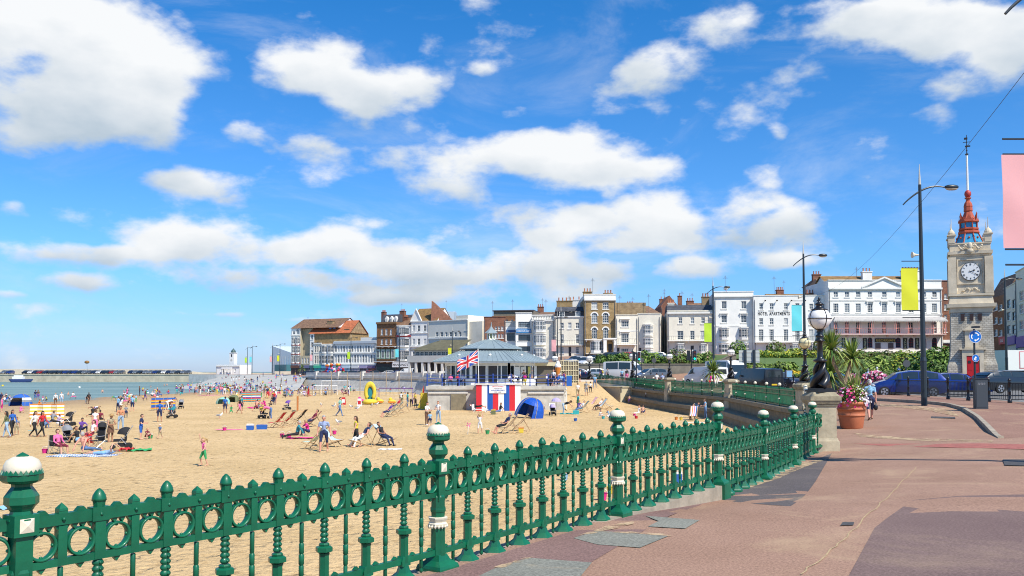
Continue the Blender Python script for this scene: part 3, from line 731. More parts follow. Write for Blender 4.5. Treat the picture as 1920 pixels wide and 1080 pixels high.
class Bld:
 def __init__(s,name,label,pxl,Yl,pxr,Yr,zb,depth,wall,cat='building',group=None):
  s.A = Vector((XY(pxl,Yl),Yl,0));s.B = Vector((XY(pxr,Yr),Yr,0));d = s.B-s.A;s.w = d.length;s.u = d.normalized();s.n = Vector((s.u.y,-s.u.x,0))
  s.rz = math.atan2(d.y,d.x);s.zb = zb;s.depth = depth;s.wall = wall;s.holes = [];s.wins = []
  s.root = thing(name,label,cat,(s.A.x,s.A.y,zb),s.rz,group)
 def uz(s,px,py,off=0.):
  d = ray(px,py);o = s.A+s.n*off;den = d.x*s.n.x+d.y*s.n.y;t = (o.x*s.n.x+o.y*s.n.y)/den
  p = d*t;return ((Vector((p.x,p.y,0))-s.A).dot(s.u),EYE+p.z-s.zb)
 def win(s,pxc,py0,py1,pw,nx=2,ny=4,fm=None,sill=True,gi=None,name='window',rec=.14,hood=False,arch=False,glass=None):
  u,z1 = s.uz(pxc,py0);_,z0 = s.uz(pxc,py1);w = s.uz(pxc+pw/2,py1)[0]-s.uz(pxc-pw/2,py1)[0]
  s.winm(u,z0,w,z1-z0,nx,ny,fm,sill,gi,name,rec,hood,arch)
 def winm(s,u,z0,w,h,nx=2,ny=4,fm=None,sill=True,gi=None,name='window',rec=.14,hood=False,arch=False,hole=True):
  w = round(w,1);h = round(h,1)
  u = clamp(u,w/2+.06,s.w-w/2-.06)
  if hole: s.holes.append((u-w/2,z0,u+w/2,z0+h))
  gi = gi if gi is not None else random.choice((0,0,1,2,0))
  fr,gm = winmesh(w,h,nx,ny,fm or M_FRAME,rec,gi=gi)
  o = link(name,fr,s.root,(u,0,z0));link('pane',gm,o)
  if sill or hood or arch:
   mb = MB()
   if sill: mb.b2(-w/2-.12,w/2+.12,-.1,.0,-.13,-.002)
   if hood: mb.b2(-w/2-.25,w/2+.25,-.28,-.003,h+.32,h+.46);mb.b2(-w/2-.14,-w/2-.02,-.2,-.003,h-.1,h+.32);mb.b2(w/2+.02,w/2+.14,-.2,-.003,h-.1,h+.32)
   if arch:
    n = 10;R0,R1 = w/2,w/2+.22
    for i in range(n):
     a,b = PI*i/n,PI*(i+1)/n
     mb.slab([(R0*math.cos(a),h-R0+R0*math.sin(a)),(R1*math.cos(a),h-R0+R1*math.sin(a)),(R1*math.cos(b),h-R0+R1*math.sin(b)),(R0*math.cos(b),h-R0+R0*math.sin(b))],-.07,.1)
     mb.slab([(R0*math.cos(a),h-R0+R0*math.sin(a)),(R0*math.cos(b),h-R0+R0*math.sin(b)),(R0 if b <= PI/2+.01 else -R0,h+.02)],-.015,.09)
   q = mb.build('sill' if sill and not arch else 'surround',M_TRIM if not arch or arch is True else arch,o)
  return o
 def bay(s,pxc,py0,py1,pw,proj=.8,n=3,fm=None,gi=0,name='bay_window',ny=4):
  u,z1 = s.uz(pxc,py0);_,z0 = s.uz(pxc,py1);w = s.uz(pxc+pw/2,py1)[0]-s.uz(pxc-pw/2,py1)[0]
  u = clamp(u,w/2+.05,s.w-w/2-.05);h = z1-z0
  mb = MB();c = w*.24
  P = [(-w/2,0),(-w/2+c,-proj),(w/2-c,-proj),(w/2,0)]
  mb.prism(P,-.45,0);hd = MB();hd.prism(P,h,h+.18);hd.prism([(-w/2-.12,-.003),(-w/2+c-.08,-proj-.14),(w/2-c+.08,-proj-.14),(w/2+.12,-.003)],h+.18,h+.3);0 and mb.prism([(-w/2-.12,-.003),(-w/2+c-.08,-proj-.14),(w/2-c+.08,-proj-.14),(w/2+.12,-.003)],h+.18,h+.3)
  o = mb.build(name,M_TRIM,s.root,(u,0,z0));hd.build('bay_roof',M_TRIM,o)
  segs = [(P[0],P[1],1),(P[1],P[2],max(1,n-2)),(P[2],P[3],1)]
  fmb = MB();gmb = MB()
  for (a,b,k) in segs:
   a,b = Vector((*a,0)),Vector((*b,0));dd = (b-a).normalized();nn = Vector((-dd.y,dd.x,0))*.05
   gmb.poly([a+nn,b+nn,b+nn+Vector((0,0,h)),a+nn+Vector((0,0,h))])
   for i in range(k+1):
    p = a.lerp(b,i/k);fmb.box((p.x,p.y,h/2),(.11,.11,h-.01))
   for j in (0,.33,.5,.66,1):
    z = clamp(j*h,.05,h-.05);t = .09 if j in (0,.5,1) else .04;bar(fmb,a+Vector((0,0,z)),b+Vector((0,0,z)),.06,t)
   for i in range(k):
    p = a.lerp(b,(i+.5)/k);fmb.box((p.x,p.y,h/2),(.04,.04,h-.02))
  fmb.build('frame',fm or M_FRAME,o);gmb.build('pane',GLASS[gi],o);return o
 def body(s,pyt,side=None,roofm=None,top=None):
  z = s.uz((960+s.A.x/s.A.y*FP),pyt)[1] if top is None else top;s.top = z
  us = sorted({0.,s.w} | {h[0] for h in s.holes} | {h[2] for h in s.holes});zs = sorted({0.,z} | {h[1] for h in s.holes} | {min(h[3],z-.05) for h in s.holes})
  zs = [q for q in zs if 0 <= q <= z];mb = MB();D = .22
  for i in range(len(us)-1):
   for j in range(len(zs)-1):
    a,b,c,d = us[i],us[i+1],zs[j],zs[j+1]
    if b-a < 1e-4 or d-c < 1e-4: continue
    m_,q_ = (a+b)/2,(c+d)/2
    if any(h[0] < m_ < h[2] and h[1] < q_ < h[3] for h in s.holes): continue
    mb.poly([(a,0,c),(b,0,c),(b,0,d),(a,0,d)])
  for (a,c,b,d) in s.holes:
   mb.poly([(a,0,c),(a,D,c),(a,D,d),(a,0,d)]);mb.poly([(b,0,c),(b,0,d),(b,D,d),(b,D,c)])
   mb.poly([(a,0,c),(b,0,c),(b,D,c),(a,D,c)]);mb.poly([(a,0,d),(a,D,d),(b,D,d),(b,0,d)])
  mb.mi = 1;w,dp = s.w,s.depth
  mb.poly([(0,0,0),(0,0,z),(0,dp,z),(0,dp,0)]);mb.poly([(w,0,0),(w,dp,0),(w,dp,z),(w,0,z)]);mb.poly([(w,dp,0),(0,dp,0),(0,dp,z),(w,dp,z)])
  mb.mi = 2;mb.poly([(0,0,z),(w,0,z),(w,dp,z),(0,dp,z)])
  s.wallo = mb.build('wall',[s.wall,side or s.wall,roofm or SLATE],s.root)
  if s.w > 4:
   for u in (.18,s.w-.18): mb = MB();mb.tube([(u,-.09,.3),(u,-.09,z-.6),(u,.0,z-.3)],.055,5);mb.build('drainpipe',M_DPIPE,s.root)
   mb = MB();u = s.w*.37;v = s.depth*.5;mb.tube([(u,v,z-.2),(u,v,z+4.6)],.03,4)
   for k in range(4): mb.tube([(u-.45+k*.1,v,z+4.0+k*.12),(u+.45-k*.1,v,z+4.0+k*.12)],.02,3)
   if not s.root.name.startswith(('gallery','light','pub','cinema')): mb.build('aerial',M_DPIPE,s.root)
  return z
 def band(s,py=None,h=.25,proj=.15,z=None,m=None,name='cornice',a=0,b=None):
  if z is None: z = s.uz((960+s.A.x/s.A.y*FP),py)[1]
  mb = MB();b = s.w if b is None else b
  mb.b2(a-.02 if a == 0 else a,b+.02 if b == s.w else b,-proj,-.003,z-h/2,z+h/2);mb.b2(a,b,-proj*.55,-.003,z-h/2-.14,z-h/2-.002);return mb.build(name,m or M_TRIM,s.root)
 def parapet(s,h=.8,m=None,t=.3,cap=True):
  mb = MB();z = s.top;mb.b2(0,s.w,.005,t,z+.005,z+h);mb.b2(0,t,t,s.depth,z+.005,z+h);mb.b2(s.w-t,s.w,t,s.depth,z+.005,z+h)
  if cap: mb.b2(-.08,s.w+.08,-.1,t+.05,z+h+.002,z+h+.12)
  return mb.build('parapet',m or s.wall,s.root)
 def pitch(s,h,m,a=0,b=None,d=None,over=.3,gable=None,z=None,hip=0,name='roof',y0=0):
  b = s.w if b is None else b;d = s.depth if d is None else d;z = s.top if z is None else z
  mb = MB();o = over;ym = y0+(d)/2;y1 = y0+d
  A,B_,C_,D_ = (a-o,y0-o,z),(b+o,y0-o,z),(b+o,y1+o,z),(a-o,y1+o,z);E,F = (a-o+hip,ym,z+h),(b+o-hip,ym,z+h)
  mb.poly([A,B_,F,E]);mb.poly([C_,D_,E,F])
  if hip: mb.poly([B_,C_,F]);mb.poly([D_,A,E])
  mb.poly([A,D_,C_,B_])
  r = mb.build(name,m,s.root)
  if not hip:
   g = MB();g.poly([(a,y0,z+.01),(a,y1,z+.01),(a,ym,z+h-.15)]);g.poly([(b,y0,z+.01),(b,ym,z+h-.15),(b,y1,z+.01)]);g.build('gable',gable or s.wall,s.root)
  return r
 def mansard(s,h,m,inset=1.2,a=0,b=None,z=None):
  b = s.w if b is None else b;z = s.top if z is None else z;mb = MB();i = inset;d = s.depth
  P = [(a,.1,z+.01),(b,.1,z+.01),(b,d,z+.01),(a,d,z+.01)];Q = [(a+.05,i,z+h),(b-.05,i,z+h),(b-.05,d-i,z+h),(a+.05,d-i,z+h)]
  for k in range(4): j = (k+1) % 4;mb.poly([P[k],P[j],Q[j],Q[k]])
  mb.poly(Q);return mb.build('mansard_roof',m,s.root)
 def chimney(s,u,v,w,d,h,z=None,m=None,pots=3):
  z = s.top if z is None else z;mb = MB();mb.b2(u-w/2,u+w/2,v-d/2,v+d/2,z-.6,z+h);mb.b2(u-w/2-.1,u+w/2+.1,v-d/2-.1,v+d/2+.1,z+h+.002,z+h+.16)
  c = mb.build('chimney',m or BR_R,s.root);g = MB()
  for i in range(pots): x = u-w/2+w*(i+.5)/pots;g.lathe([(.13,z+h+.16),(.11,z+h+.7),(.14,z+h+.74),(.14,z+h+.8)],c=(x,v,0),n=7)
  g.build('chimney_pots',M_POT,c)
 def balcony(s,py,pxa,pxb,proj=1.0,rh=.95,m=None,floor=None,z=None):
  u0,zz = s.uz(pxa,py);u1,_ = s.uz(pxb,py);z = zz if z is None else z;u0 = max(u0,0);u1 = min(u1,s.w)
  mb = MB();mb.b2(u0,u1,-proj,-.003,z-.16,z)
  for i in range(max(2,int((u1-u0)/2))): u = u0+.3+(u1-u0-.6)*i/max(1,int((u1-u0)/2)-1);mb.b2(u-.06,u+.06,-proj*.8,-.004,z-.45,z-.161)
  o = mb.build('balcony',floor or M_TRIM,s.root);r = MB();m = m or M_IRON
  r.b2(u0,u1,-proj+.03,-proj+.07,z+rh-.04,z+rh);r.b2(u0,u1,-proj+.03,-proj+.06,z+.08,z+.11)
  k = int((u1-u0)/.32)
  for i in range(k+1): u = u0+(u1-u0)*i/k;r.b2(u-.013,u+.013,-proj+.035,-proj+.06,z,z+rh)
  for u in (u0+.02,u1-.02): r.b2(u-.02,u+.02,-proj,-.004,z+rh-.04,z+rh)
  r.build('balustrade',m,o);return o
 def door(s,pxc,py0,py1,pw,m=None,rec=.2):
  u,z1 = s.uz(pxc,py0);_,z0 = s.uz(pxc,py1);w = s.uz(pxc+pw/2,py1)[0]-s.uz(pxc-pw/2,py1)[0]
  u = clamp(u,w/2+.06,s.w-w/2-.06);s.holes.append((u-w/2,z0,u+w/2,z1));h = z1-z0
  mb = MB();mb.b2(-w/2,w/2,rec-.04,rec,0,h)
  for zz in (.12,.56): mb.b2(-w/2+.12,-.04,rec-.06,rec-.041,h*zz,h*(zz+.33));mb.b2(.04,w/2-.12,rec-.06,rec-.041,h*zz,h*(zz+.33))
  o = mb.build('door',m or M_FRAMED,s.root,(u,0,z0));k = MB();k.ell((w/2-.14,rec-.09,h*.45),.05,6,4);k.build('handle',M_TRIM,o);return o
 def sign(s,pxa,pxb,py0,py1,m,proj=.12,name='sign_board',text=None,tm=None,th=.7,rot=False,tw=None):
  u0,z1 = s.uz(pxa,py0);u1,z0 = s.uz(pxb,py1);mb = MB();mb.b2(u0,u1,-proj,-.003,z0,z1);o = mb.build(name,m,s.root)
  if text: lettering(text,tm,o,((u0+u1)/2,-proj-.012,(z0+z1)/2),(z1-z0)*th,rot=rot,fit=(z1-z0)*.9 if rot else (u1-u0)*.92)
  return o
def lettering(text,m,parent,loc,size,rot=False,fit=None,rz=0,ext=.01,name='lettering',sp=1.0,bold=.012):
 cu = bpy.data.curves.new('txt','FONT');cu.body = text;cu.size = 1;cu.align_x = 'CENTER';cu.align_y = 'CENTER';cu.extrude = 0;cu.resolution_u = 2;cu.offset = bold;cu.space_character = sp
 o = bpy.data.objects.new('txt',cu);COL.objects.link(o);dg = bpy.context.evaluated_depsgraph_get();me = bpy.data.meshes.new_from_object(o.evaluated_get(dg));bpy.data.objects.remove(o)
 xs = [v.co.x for v in me.vertices];ys = [v.co.y for v in me.vertices];w,h = max(xs)-min(xs),max(ys)-min(ys);cx,cy = (max(xs)+min(xs))/2,(max(ys)+min(ys))/2
 sy = size/h;sx = sy
 if fit: sx = min(sy*1.25,fit/w) if not rot else min(sy,fit/w)
 if rot: sx = (fit/w);sy = size/h
 for v in me.vertices:
  x,y = (v.co.x-cx)*sx,(v.co.y-cy)*sy
  v.co = Vector((-y,0,x)) if rot else Vector((x,0,y))
 me.materials.clear();me.materials.append(m);q = link(name,me,parent,loc,rz);return q
def Yl_(px): k = (px-960)/FP;return 271.1/(1+.5*k)
TG = 'white seaside terrace houses above the gardens'
# --- Georgian hotel
b = Bld('hotel','long white Georgian hotel with pediment, pink iron balcony and red arched ground floor windows',1555,155,1768,155,3.4,12,M_RENDER)
cols = [1567,1588,1609,1631,1658,1684,1708,1732,1752]
M_PINK = mat('salmon_ironwork',(.72,.3,.25),.5);M_RED = mat('deep_red_paint',(.28,.01,.015),.5);M_SIGNB = mat('sign_black',(.03,.028,.025),.5);M_GOLD = mat('sign_gold',(.62,.45,.1),.5);M_SIGNC = mat('sign_pale_letters',(.62,.66,.4),.6)
for c in cols: b.win(c,546,557,9,2,4);b.win(c,569,586,9.5,3,4,hood=(1625 < c < 1695),gi=random.choice((0,1)));
for c in cols: b.win(c,604,625,9,2,4,gi=0,sill=False,name='french_window')
for c in [1562,1582,1631,1684,1708,1732,1752]:
 if c == 1562: continue
 o = None
 u,z1 = b.uz(c,633);_,z0 = b.uz(c,652);b.winm(u,z0,.95*1.0,z1-z0,2,4,arch=True,gi=0,fm=mat('burgundy_frame',(.25,.02,.03),.5) if c != 1582 else M_FRAME)
for c in (1709,1752): pass
b.body(541);b.parapet(1.45);b.band(541,.3,.35);b.band(589,.16,.1);b.band(563,.1,.08)
b.band(z=b.top+1.5,h=.12,proj=.15)
u0,z0 = b.uz(1614,541);u1,_ = b.uz(1700,541);um,za = b.uz(1657,521.5)
mb = MB();mb.slab([(u0,b.top+.1),(u1,b.top+.1),(um,za)],-.14,-.01);mb.build('pediment',M_RENDER,b.root)
mb = MB()
for s_ in (-1,1):
 ue = u0 if s_ < 0 else u1;mb.slab([(ue,b.top+.05),(ue,b.top+.33),(um,za+.25),(um,za-.03)],-.45,-.145)
mb.build('pediment_moulding',M_TRIM,b.root)
b.pitch(2.3,TILE_Y,1,b.w-1,9,z=b.top+.6,y0=2)
b.chimney(8.8,5,1.7,.9,3.4,m=M_RENDER,pots=3);b.chimney(16.8,5,3.2,.9,3.6,m=M_RENDER,pots=6)
b.balcony(626.5,1558,1766,1.6,1.0,M_PINK,mat('pink_fascia',(.7,.5,.45),.6))
ub,zb_ = b.uz(1558,626.5);ue,_ = b.uz(1766,626.5);_,zc = b.uz(1558,602.5);_,zd = b.uz(1558,594)
k = 9
for i in range(k+1):
 mb = MB();u = lerp(ub+.1,ue-.1,i/k);mb.b2(u-.05,u+.05,-1.6,-1.5,zb_,zc)
 for j in (-.32,.32): mb.b2(clamp(u+j,ub,ue)-.02,clamp(u+j,ub,ue)+.02,-1.58,-1.54,zb_+.9,zc)
 for z_ in (zb_+.9,zc-.25): mb.b2(clamp(u-.34,ub,ue),clamp(u+.34,ub,ue),-1.57,-1.55,z_,z_+.05)
 mb.build('balcony_post',M_PINK,b.root)
mb = MB();pr = None
for i in range(7):
 t = i/6;c = [(ub-.2+.9*(1-t),-1.9*math.sin(t*PI/2),lerp(zd,zc,t**1.8)),(ue+.2-.9*(1-t),-1.9*math.sin(t*PI/2),lerp(zd,zc,t**1.8))]
 if pr: mb.poly([pr[0],pr[1],c[1],c[0]])
 pr = c
n_ = 60
for i in range(n_):
 a_,b_ = lerp(ub-.2,ue+.2,i/n_),lerp(ub-.2,ue+.2,(i+1)/n_);mb.poly([(a_,-1.9,zc+.02),(b_,-1.9,zc+.02),((a_+b_)/2,-1.9,zc-.3)])
mb.build('balcony_canopy',mat('canopy_zinc',(.42,.40,.38),.6,var=.15,vs=2),b.root)
b.sign(1640,1679,634.5,641.5,M_SIGNB,.14,text='GEORGIAN',tm=M_GOLD)
for c,t in ((1621.5,'ROAST'),(1697,'PIZZA'),(1719.5,'STEAKS'),(1601,'CAFE')): b.sign(c-4,c+4,634,654,M_SIGNB,.1,text=t,tm=M_SIGNC,rot=True,th=.16)
b.door(1658,642,656,8,M_FRAMED)
for c in (1646,1670): b.sign(c-5,c+5,643,654,mat('menu_board',(.12,.09,.085),.5),.1,'menu_board')
# --- hotel apartments
b = Bld('hotel','white four storey terrace lettered HOTEL APARTMENTS with long first floor balcony',1414,158,1555,157,3.4,11,M_RENDER,group=None)
for c in [1427,1446.5,1473.5,1495,1521,1543]: b.win(c,569,581,7.5,2,4);b.win(c,596,609,7.5,2,4);b.win(c,618,639.5,9,3,6,sill=False)
for c in [1444,1489,1525]: b.bay(c,647,661,17,gi=random.choice((0,1)))
for c in [1466,1508,1546]: b.door(c,648,664,6)
b.body(559);b.parapet(.4);b.balcony(641,1414,1556,1.0,.95)
for c in [1434,1456,1483,1509,1532]:
 u,z = b.uz(c,564);mb = MB();mb.b2(-.03,.03,-.4,0,0,.05);mb.lathe([(.1,-.1),(.16,.12)],c=(0,-.4,0),n=6);mb.build('flood_light',M_IRON,b.root,(u,0,z))
lettering('HOTEL',M_SIGNB,b.root,(b.uz(1430.5,588)[0],-.03,b.uz(1440,588)[1]),.64,fit=1.75,sp=1.25,bold=.03)
lettering('APARTMENTS',M_SIGNB,b.root,(b.uz(1461.5,588)[0],-.03,b.uz(1461,588)[1]),.64,fit=3.6,sp=1.25,bold=.03)
b.chimney(12,6,2.6,.9,1.2,m=BR_R,pots=5);b.chimney(5,7,2,.9,.4,m=BR_B,pots=0)
# --- tall white pair of bays
b = Bld('town_house','tall white rendered house with stacked bay windows and plain parapet left of the hotel apartments',1340,160,1414,159,3.4,12,M_RENDER)
for c in (1357.5,1394.5): b.win(c,565,579,9.5,2,4);b.win(c,592,605,10.5,2,4,hood=True);b.bay(c,617,632.5,18,gi=0);b.bay(c,646,661,19,gi=0)
b.door(1376,648,665,6);b.body(557);b.parapet(.9);b.band(556,.25,.3);b.band(611,.1,.08)
# --- cream three bay house
b = Bld('town_house','cream rendered three storey house with slate roof, red blind and iron balcony',1252,162,1338,161,3.4,11,M_RENDERC)
for c in (1275.5,1298,1318): b.win(c,595,607,7,2,4)
for c in (1275.5,1298,1317): b.win(c,620,636.5,8.5 if c > 1276 else 11,2,4,sill=False)
b.bay(1275.5,647,659,18,gi=1);b.bay(1318,647,659,15,gi=1);b.door(1298,648,664,6)
b.body(587);b.band(587,.3,.35);b.parapet(.35);b.mansard(1.5,SLATE,3.5,z=b.top+.2);b.balcony(638.5,1252,1330,.9,.8);b.chimney(.9,4,1.2,.9,2,m=M_RENDERC,pots=4);b.chimney(b.w-.8,6,1.4,.9,3.3,m=BR_W,pots=3)
# --- white low pair
b = Bld('town_house','plain white flat-topped house with projecting bays and dark side alley',1196,164,1239,163,3.4,12,M_RENDERC)
for (y0,y1) in ((611,625),(634.5,647),(655,664)): b.bay(1215,y0,y1,18,gi=1)
b.door(1200,652,664,5);b.body(592);b.parapet(.35)
b = Bld('town_house','white house beside the yellow brick one, with black balcony and canopied windows',1155,164,1196,164,3.4,12,M_RENDERC)
b.win(1171.5,601.5,613,14,4,2,fm=M_FRAME,hood=True);b.win(1171.5,626,642,14,4,4,sill=False,hood=True);b.win(1171.5,652.5,664,14,4,2);b.door(1159,652,665,5)
b.body(594);b.parapet(.3);b.balcony(645.5,1155,1192,1.0,1.0);b.band(612+8,.08,.06)
# --- yellow brick
b = Bld('town_house','tall narrow yellow brick house with white arched window surrounds',1096,165,1155,165,3.2,13,BR_Y)
for c in (1114.5,1135.5):
 b.win(c,567,579.5,10.5,3,4);b.win(c,587,605.5,10.5,3,4,arch=True);b.win(c,614.5,635,10,3,4,arch=True,sill=False)
b.bay(1119,640.5,657,23,.7,5,gi=1);b.door(1144,645,668,7)
b.body(560);b.parapet(.75,m=M_TRIM);b.band(561,.45,.3);b.balcony(636.5,1096,1152,.8,.8)
u,z = b.uz(1144,668);mb = MB();mb.b2(u-1.35,u-.75,-1.2,-.003,z,z+3.1);mb.b2(u+.6,u+1.1,-1.2,-.003,z,z+3.1);mb.b2(u-1.4,u+1.15,-1.3,-.003,z+3.11,z+3.4);mb.build('porch',M_RENDER,b.root)
u,z = b.uz(1119,664);mb = MB();mb.slab([(u-2.1,z),(u+2.1,z),(u+2.1,z+.1),(u-2.1,z+.1)],-1.2,0);mb.build('awning',M_RENDER,b.root)
b.chimney(1,5,1.6,1.2,1.6,m=BR_Y,pots=3);b.chimney(5,5,1.6,1.2,1.3,m=BR_Y,pots=3)
mb = MB();mb.b2(b.w+.01,b.w+6.5,5.5,13,0,b.top-.3);mb.build('rear_wing',BR_W,b.root)
# --- dark mansard
b = Bld('town_house','cream house with charcoal mansard storey and iron balcony left of the yellow brick house',1040,167,1096,166,3.0,12,M_RENDERC)
for c in (1053.5,1082.5): b.win(c,605,616,6.5,2,4,gi=0);b.win(c,626.5,643.5,6.5,3,6,gi=0,sill=False);b.win(c,650.5,663,6.5,3,4,gi=0)
b.win(1068,604.5,616.5,7,1,1,gi=2);b.door(1068.5,650,670,5)
b.body(594.5);b.band(594,.2,.2)
mb = MB();mb.b2(.05,b.w-.05,.25,8,b.top+.01,b.top+1.05);mb.build('attic_storey',M_FRAMED,b.root)
for c in (1053.5,1083): b.winm(b.uz(c,590)[0],b.top+.1,1.0,.9,3,2,hole=False,rec=.1)
b.mansard(1.0,SLATE,2.2,z=b.top+1.06);b.balcony(646.5,1040,1094,.8,.85);b.chimney(1.2,6,3,1.2,3.4,m=BR_Y,pots=4);b.chimney(3.2,9,2.2,1.2,3.8,m=M_RENDER,pots=2)
# --- cream with triple windows
b = Bld('town_house','cream rendered house with wide triple windows and balustraded parapet behind the kiosk roof',997,169,1040,168,2.8,12,M_RENDERC)
for (y0,y1) in ((602.5,619),(628.5,643),(654,669)): b.bay(1012,y0,y1,23,.5,4,gi=1)
b.body(601);b.band(601,.22,.3);b.parapet(.9,cap=False)
mb = MB()
for i in range(14): mb.lathe([(.1,0),(.14,.2),(.07,.45),(.1,.6)],c=(b.w*(i+.5)/14,-.05,b.top+.15),n=6)
mb.b2(0,b.w,-.2,.1,b.top+.91,b.top+1.1);mb.build('balustrade',M_TRIM,b.root)
# --- white and blue modern block
b = Bld('commercial_building','white flat roofed block with blue fascia band and horizontal strip windows',967,170,997,170,2.8,12,M_RENDER)
M_BLUE = mat('blue_fascia',(.02,.19,.45),.5)
b.win(983,603,614,22,5,2,fm=M_FRAMED,gi=1);b.win(983,627,639,22,4,2,fm=M_FRAMED,gi=0);b.win(983,649,659,22,4,2,fm=M_FRAMED,gi=0)
b.body(590);b.parapet(.3);b.sign(967.5,996,617.5,624,M_BLUE,.3,text='HARBOUR CAFE',tm=M_WHITE,th=.45)
b = Bld('commercial_building','lower white wing with dark glazing and short blue fascia beside the brick block',948,172,967,172,2.8,10,M_RENDER)
b.win(957.5,625,639,15,3,2,fm=M_FRAMED,gi=0);b.body(613);b.parapet(1.0,m=M_RENDERG);b.sign(949,966,619,623.5,mat('navy_fascia',(.03,.09,.22),.5),.25)
# --- brown brick behind kiosk
b = Bld('apartment_block','long red brown brick block with rooftop storey rising behind the kiosk',922,215,1000,213,2.5,14,BR_B)
for c in range(930,1000,10): b.win(c,600-1,606,4.5,2,2);b.win(c,615,622,5,2,2);b.win(c,632,640,5,2,2)
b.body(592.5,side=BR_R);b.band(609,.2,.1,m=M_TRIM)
mb = MB();mb.b2(.2,b.w,1,12,b.top+.01,b.top+1.2);mb.build('rooftop_storey',mat('weathered_cladding',(.2,.17,.12),.8,var=.2),b.root);mb = MB();mb.b2(.0,b.w,.6,12.4,b.top+1.21,b.top+1.45);mb.build('roof',SLATE,b.root)
b = Bld('town_house','red brick building with white band courses behind the left edge of the kiosk cupola',907,205,948,205,2.5,12,BR_R)
for c in (930,936,942): b.win(c,612,620,4,2,2);b.win(c,626,634,4,2,2);b.win(c,640,648,4,2,2)
b.body(597);b.parapet(.3)
# --- big white block and arcade
b = Bld('cinema_building','large blank white rendered block with stepped flat top and one row of small windows',803,236,877,228,.5,16,mat('shaded_white_render',(.66,.63,.55),.8,var=.08,vs=.2),'building')  # front's shade put into a greyer render colour than the side wall
for x in (1437,1480,1520,1560,1603,1645): b.win(520+x/4.8,622.5,631,4.6,2,2,gi=0)
b.body(602,side=M_RENDERC);b.band(634.5,.35,.25);b.band(602.5,.2,.2)
mb = MB();mb.b2(9.6,b.w,.02,16,b.top+.005,b.top+1.1);mb.b2(b.w+.01,b.w+4.3,.6,14,0,b.top-.6);mb.build('side_wing',M_RENDERC,b.root)
for z_ in (6.5,12.2): b.winm(b.w-.0,z_,.9,1.3,2,2,hole=False)
b = Bld('arcade_building','low grey building with brown lean-to roof, window strip and square white columns at street level',777,222,862,216,.5,9,M_RENDERG,'building')
for i in range(10): b.win(783+i*8.0,659,667.5,6.6,2,1,fm=mat('pale_frame',(.6,.62,.62),.5),gi=0,sill=False)
b.body(656);b.band(668.5,.2,.25)
mb = MB();w = b.w;z = b.top;mb.poly([(-.5,-1.2,z-.1),(w+.5,-1.2,z-.1),(w,6,z+2.6),(4,6,z+2.6)]);mb.poly([(-.5,-1.2,z-.1),(4,6,z+2.6),(4,9,z+2.6),(-.5,9,z-.1)]);mb.poly([(-.5,-1.2,z-.2),(w+.5,-1.2,z-.2),(w+.5,-1.2,z-.1),(-.5,-1.2,z-.1)])
mb.build('roof',mat('mossy_roof',(.12,.11,.065),.9,var=.25,vs=1),b.root)
mb = MB();mb.b2(-.1,w+.1,-3.2,-.01,3.75,5.4);mb.build('canopy_fascia',M_RENDERG,b.root)
M_COLW = mat('column_white',(.68,.66,.6),.7)
for i in range(7): mb = MB();u = .5+i*1.9;mb.b2(u-.28,u+.28,-3.1,-2.55,0,3.74);mb.build('column',M_COLW,b.root)
mb = MB();mb.b2(.1,w-.1,-.5,-.02,.02,3.6);mb.build('shop_front',mat('dark_shop',(.05,.04,.035),.5),b.root)
mb = MB();mb.b2(3.2,3.8,-.6,-.51,1.5,3.4);mb.b2(3.35,3.65,-.62,-.601,1.8,3.1);mb.build('light_box',M_WHITE,b.root)
# --- seafront row on the left (angled)
def row(name,label,a,c,zb,depth,wall,**k): return Bld(name,label,a,Yl_(a),c,Yl_(c),zb,depth,wall,'building',**k)
SHOPC = {}
def shop(b,pxa,pxb,col,text=None,y0=683,y1=689,front=(.05,.05,.06),tc=(.8,.8,.8),rail=None):
 m = mat('fascia_%d_%d_%d' % tuple(int(c*99) for c in col),col,.5);b.sign(pxa+.4,pxb-.4,y0,y1,m,.5,'shop_sign',text=text,tm=mat('letters_%d%d%d' % tuple(int(c*9) for c in tc),tc,.6) if text else None,th=.6)
 u0,z1 = b.uz(pxa+.6,y1);u1,z0 = b.uz(pxb-.6,703);z0 = .3;mb = MB();mb.b2(u0,u1,-.25,-.003,z0,z1);o = mb.build('shop_front',mat('shopfront_%d' % int(sum(front)*100),front,.25,var=.6,vs=.9),b.root)
 g = MB();k = max(2,int((u1-u0)/1.6))
 for i in range(k+1): u = lerp(u0+.05,u1-.05,i/k);g.b2(u-.05,u+.05,-.32,-.251,z0,z1)
 g.b2(u0,u1,-.34,-.255,z0,z0+.4);g.build('shop_frame',mat('shopframe_%d' % int(sum(col)*50),tuple(c*.6+.1 for c in col),.5),o)
b = row('town_house','tall white gabled house with moulded gable and bays, below the lichened roof',770,803,.5,14,M_RENDER)
for c in (776,785.5,797): b.win(c,610,621,5,2,2);b.win(c,635,646.5,5,2,2);b.win(c,659,671,5,2,2)
b.body(603);b.band(625,.2,.25);b.band(650,.3,.5);b.band(603,.2,.3)
mb = MB();w = b.w*.62;mb.slab([(0,b.top+.01),(w,b.top+.01),(w/2,b.top+3.9)],0,.5);mb.build('gable',M_RENDER,b.root)
mb = MB()
for s_ in ((0,w/2),(w,w/2)): mb.slab([(s_[0],b.top),(s_[0],b.top+.35),(s_[1],b.top+4.25),(s_[1],b.top+3.9)],-.3,-.01)
mb.build('gable_moulding',M_TRIM,b.root)
b.pitch(4.6,TILE_Y,-.5,b.w+2.5,10,y0=1.0,over=.2)
mb = MB();mb.b2(b.w-1.2,b.w+.4,1,1.6,b.top,b.top+.2);mb.v = [];mb.f = [];mb.m = [];mb.smooth = []
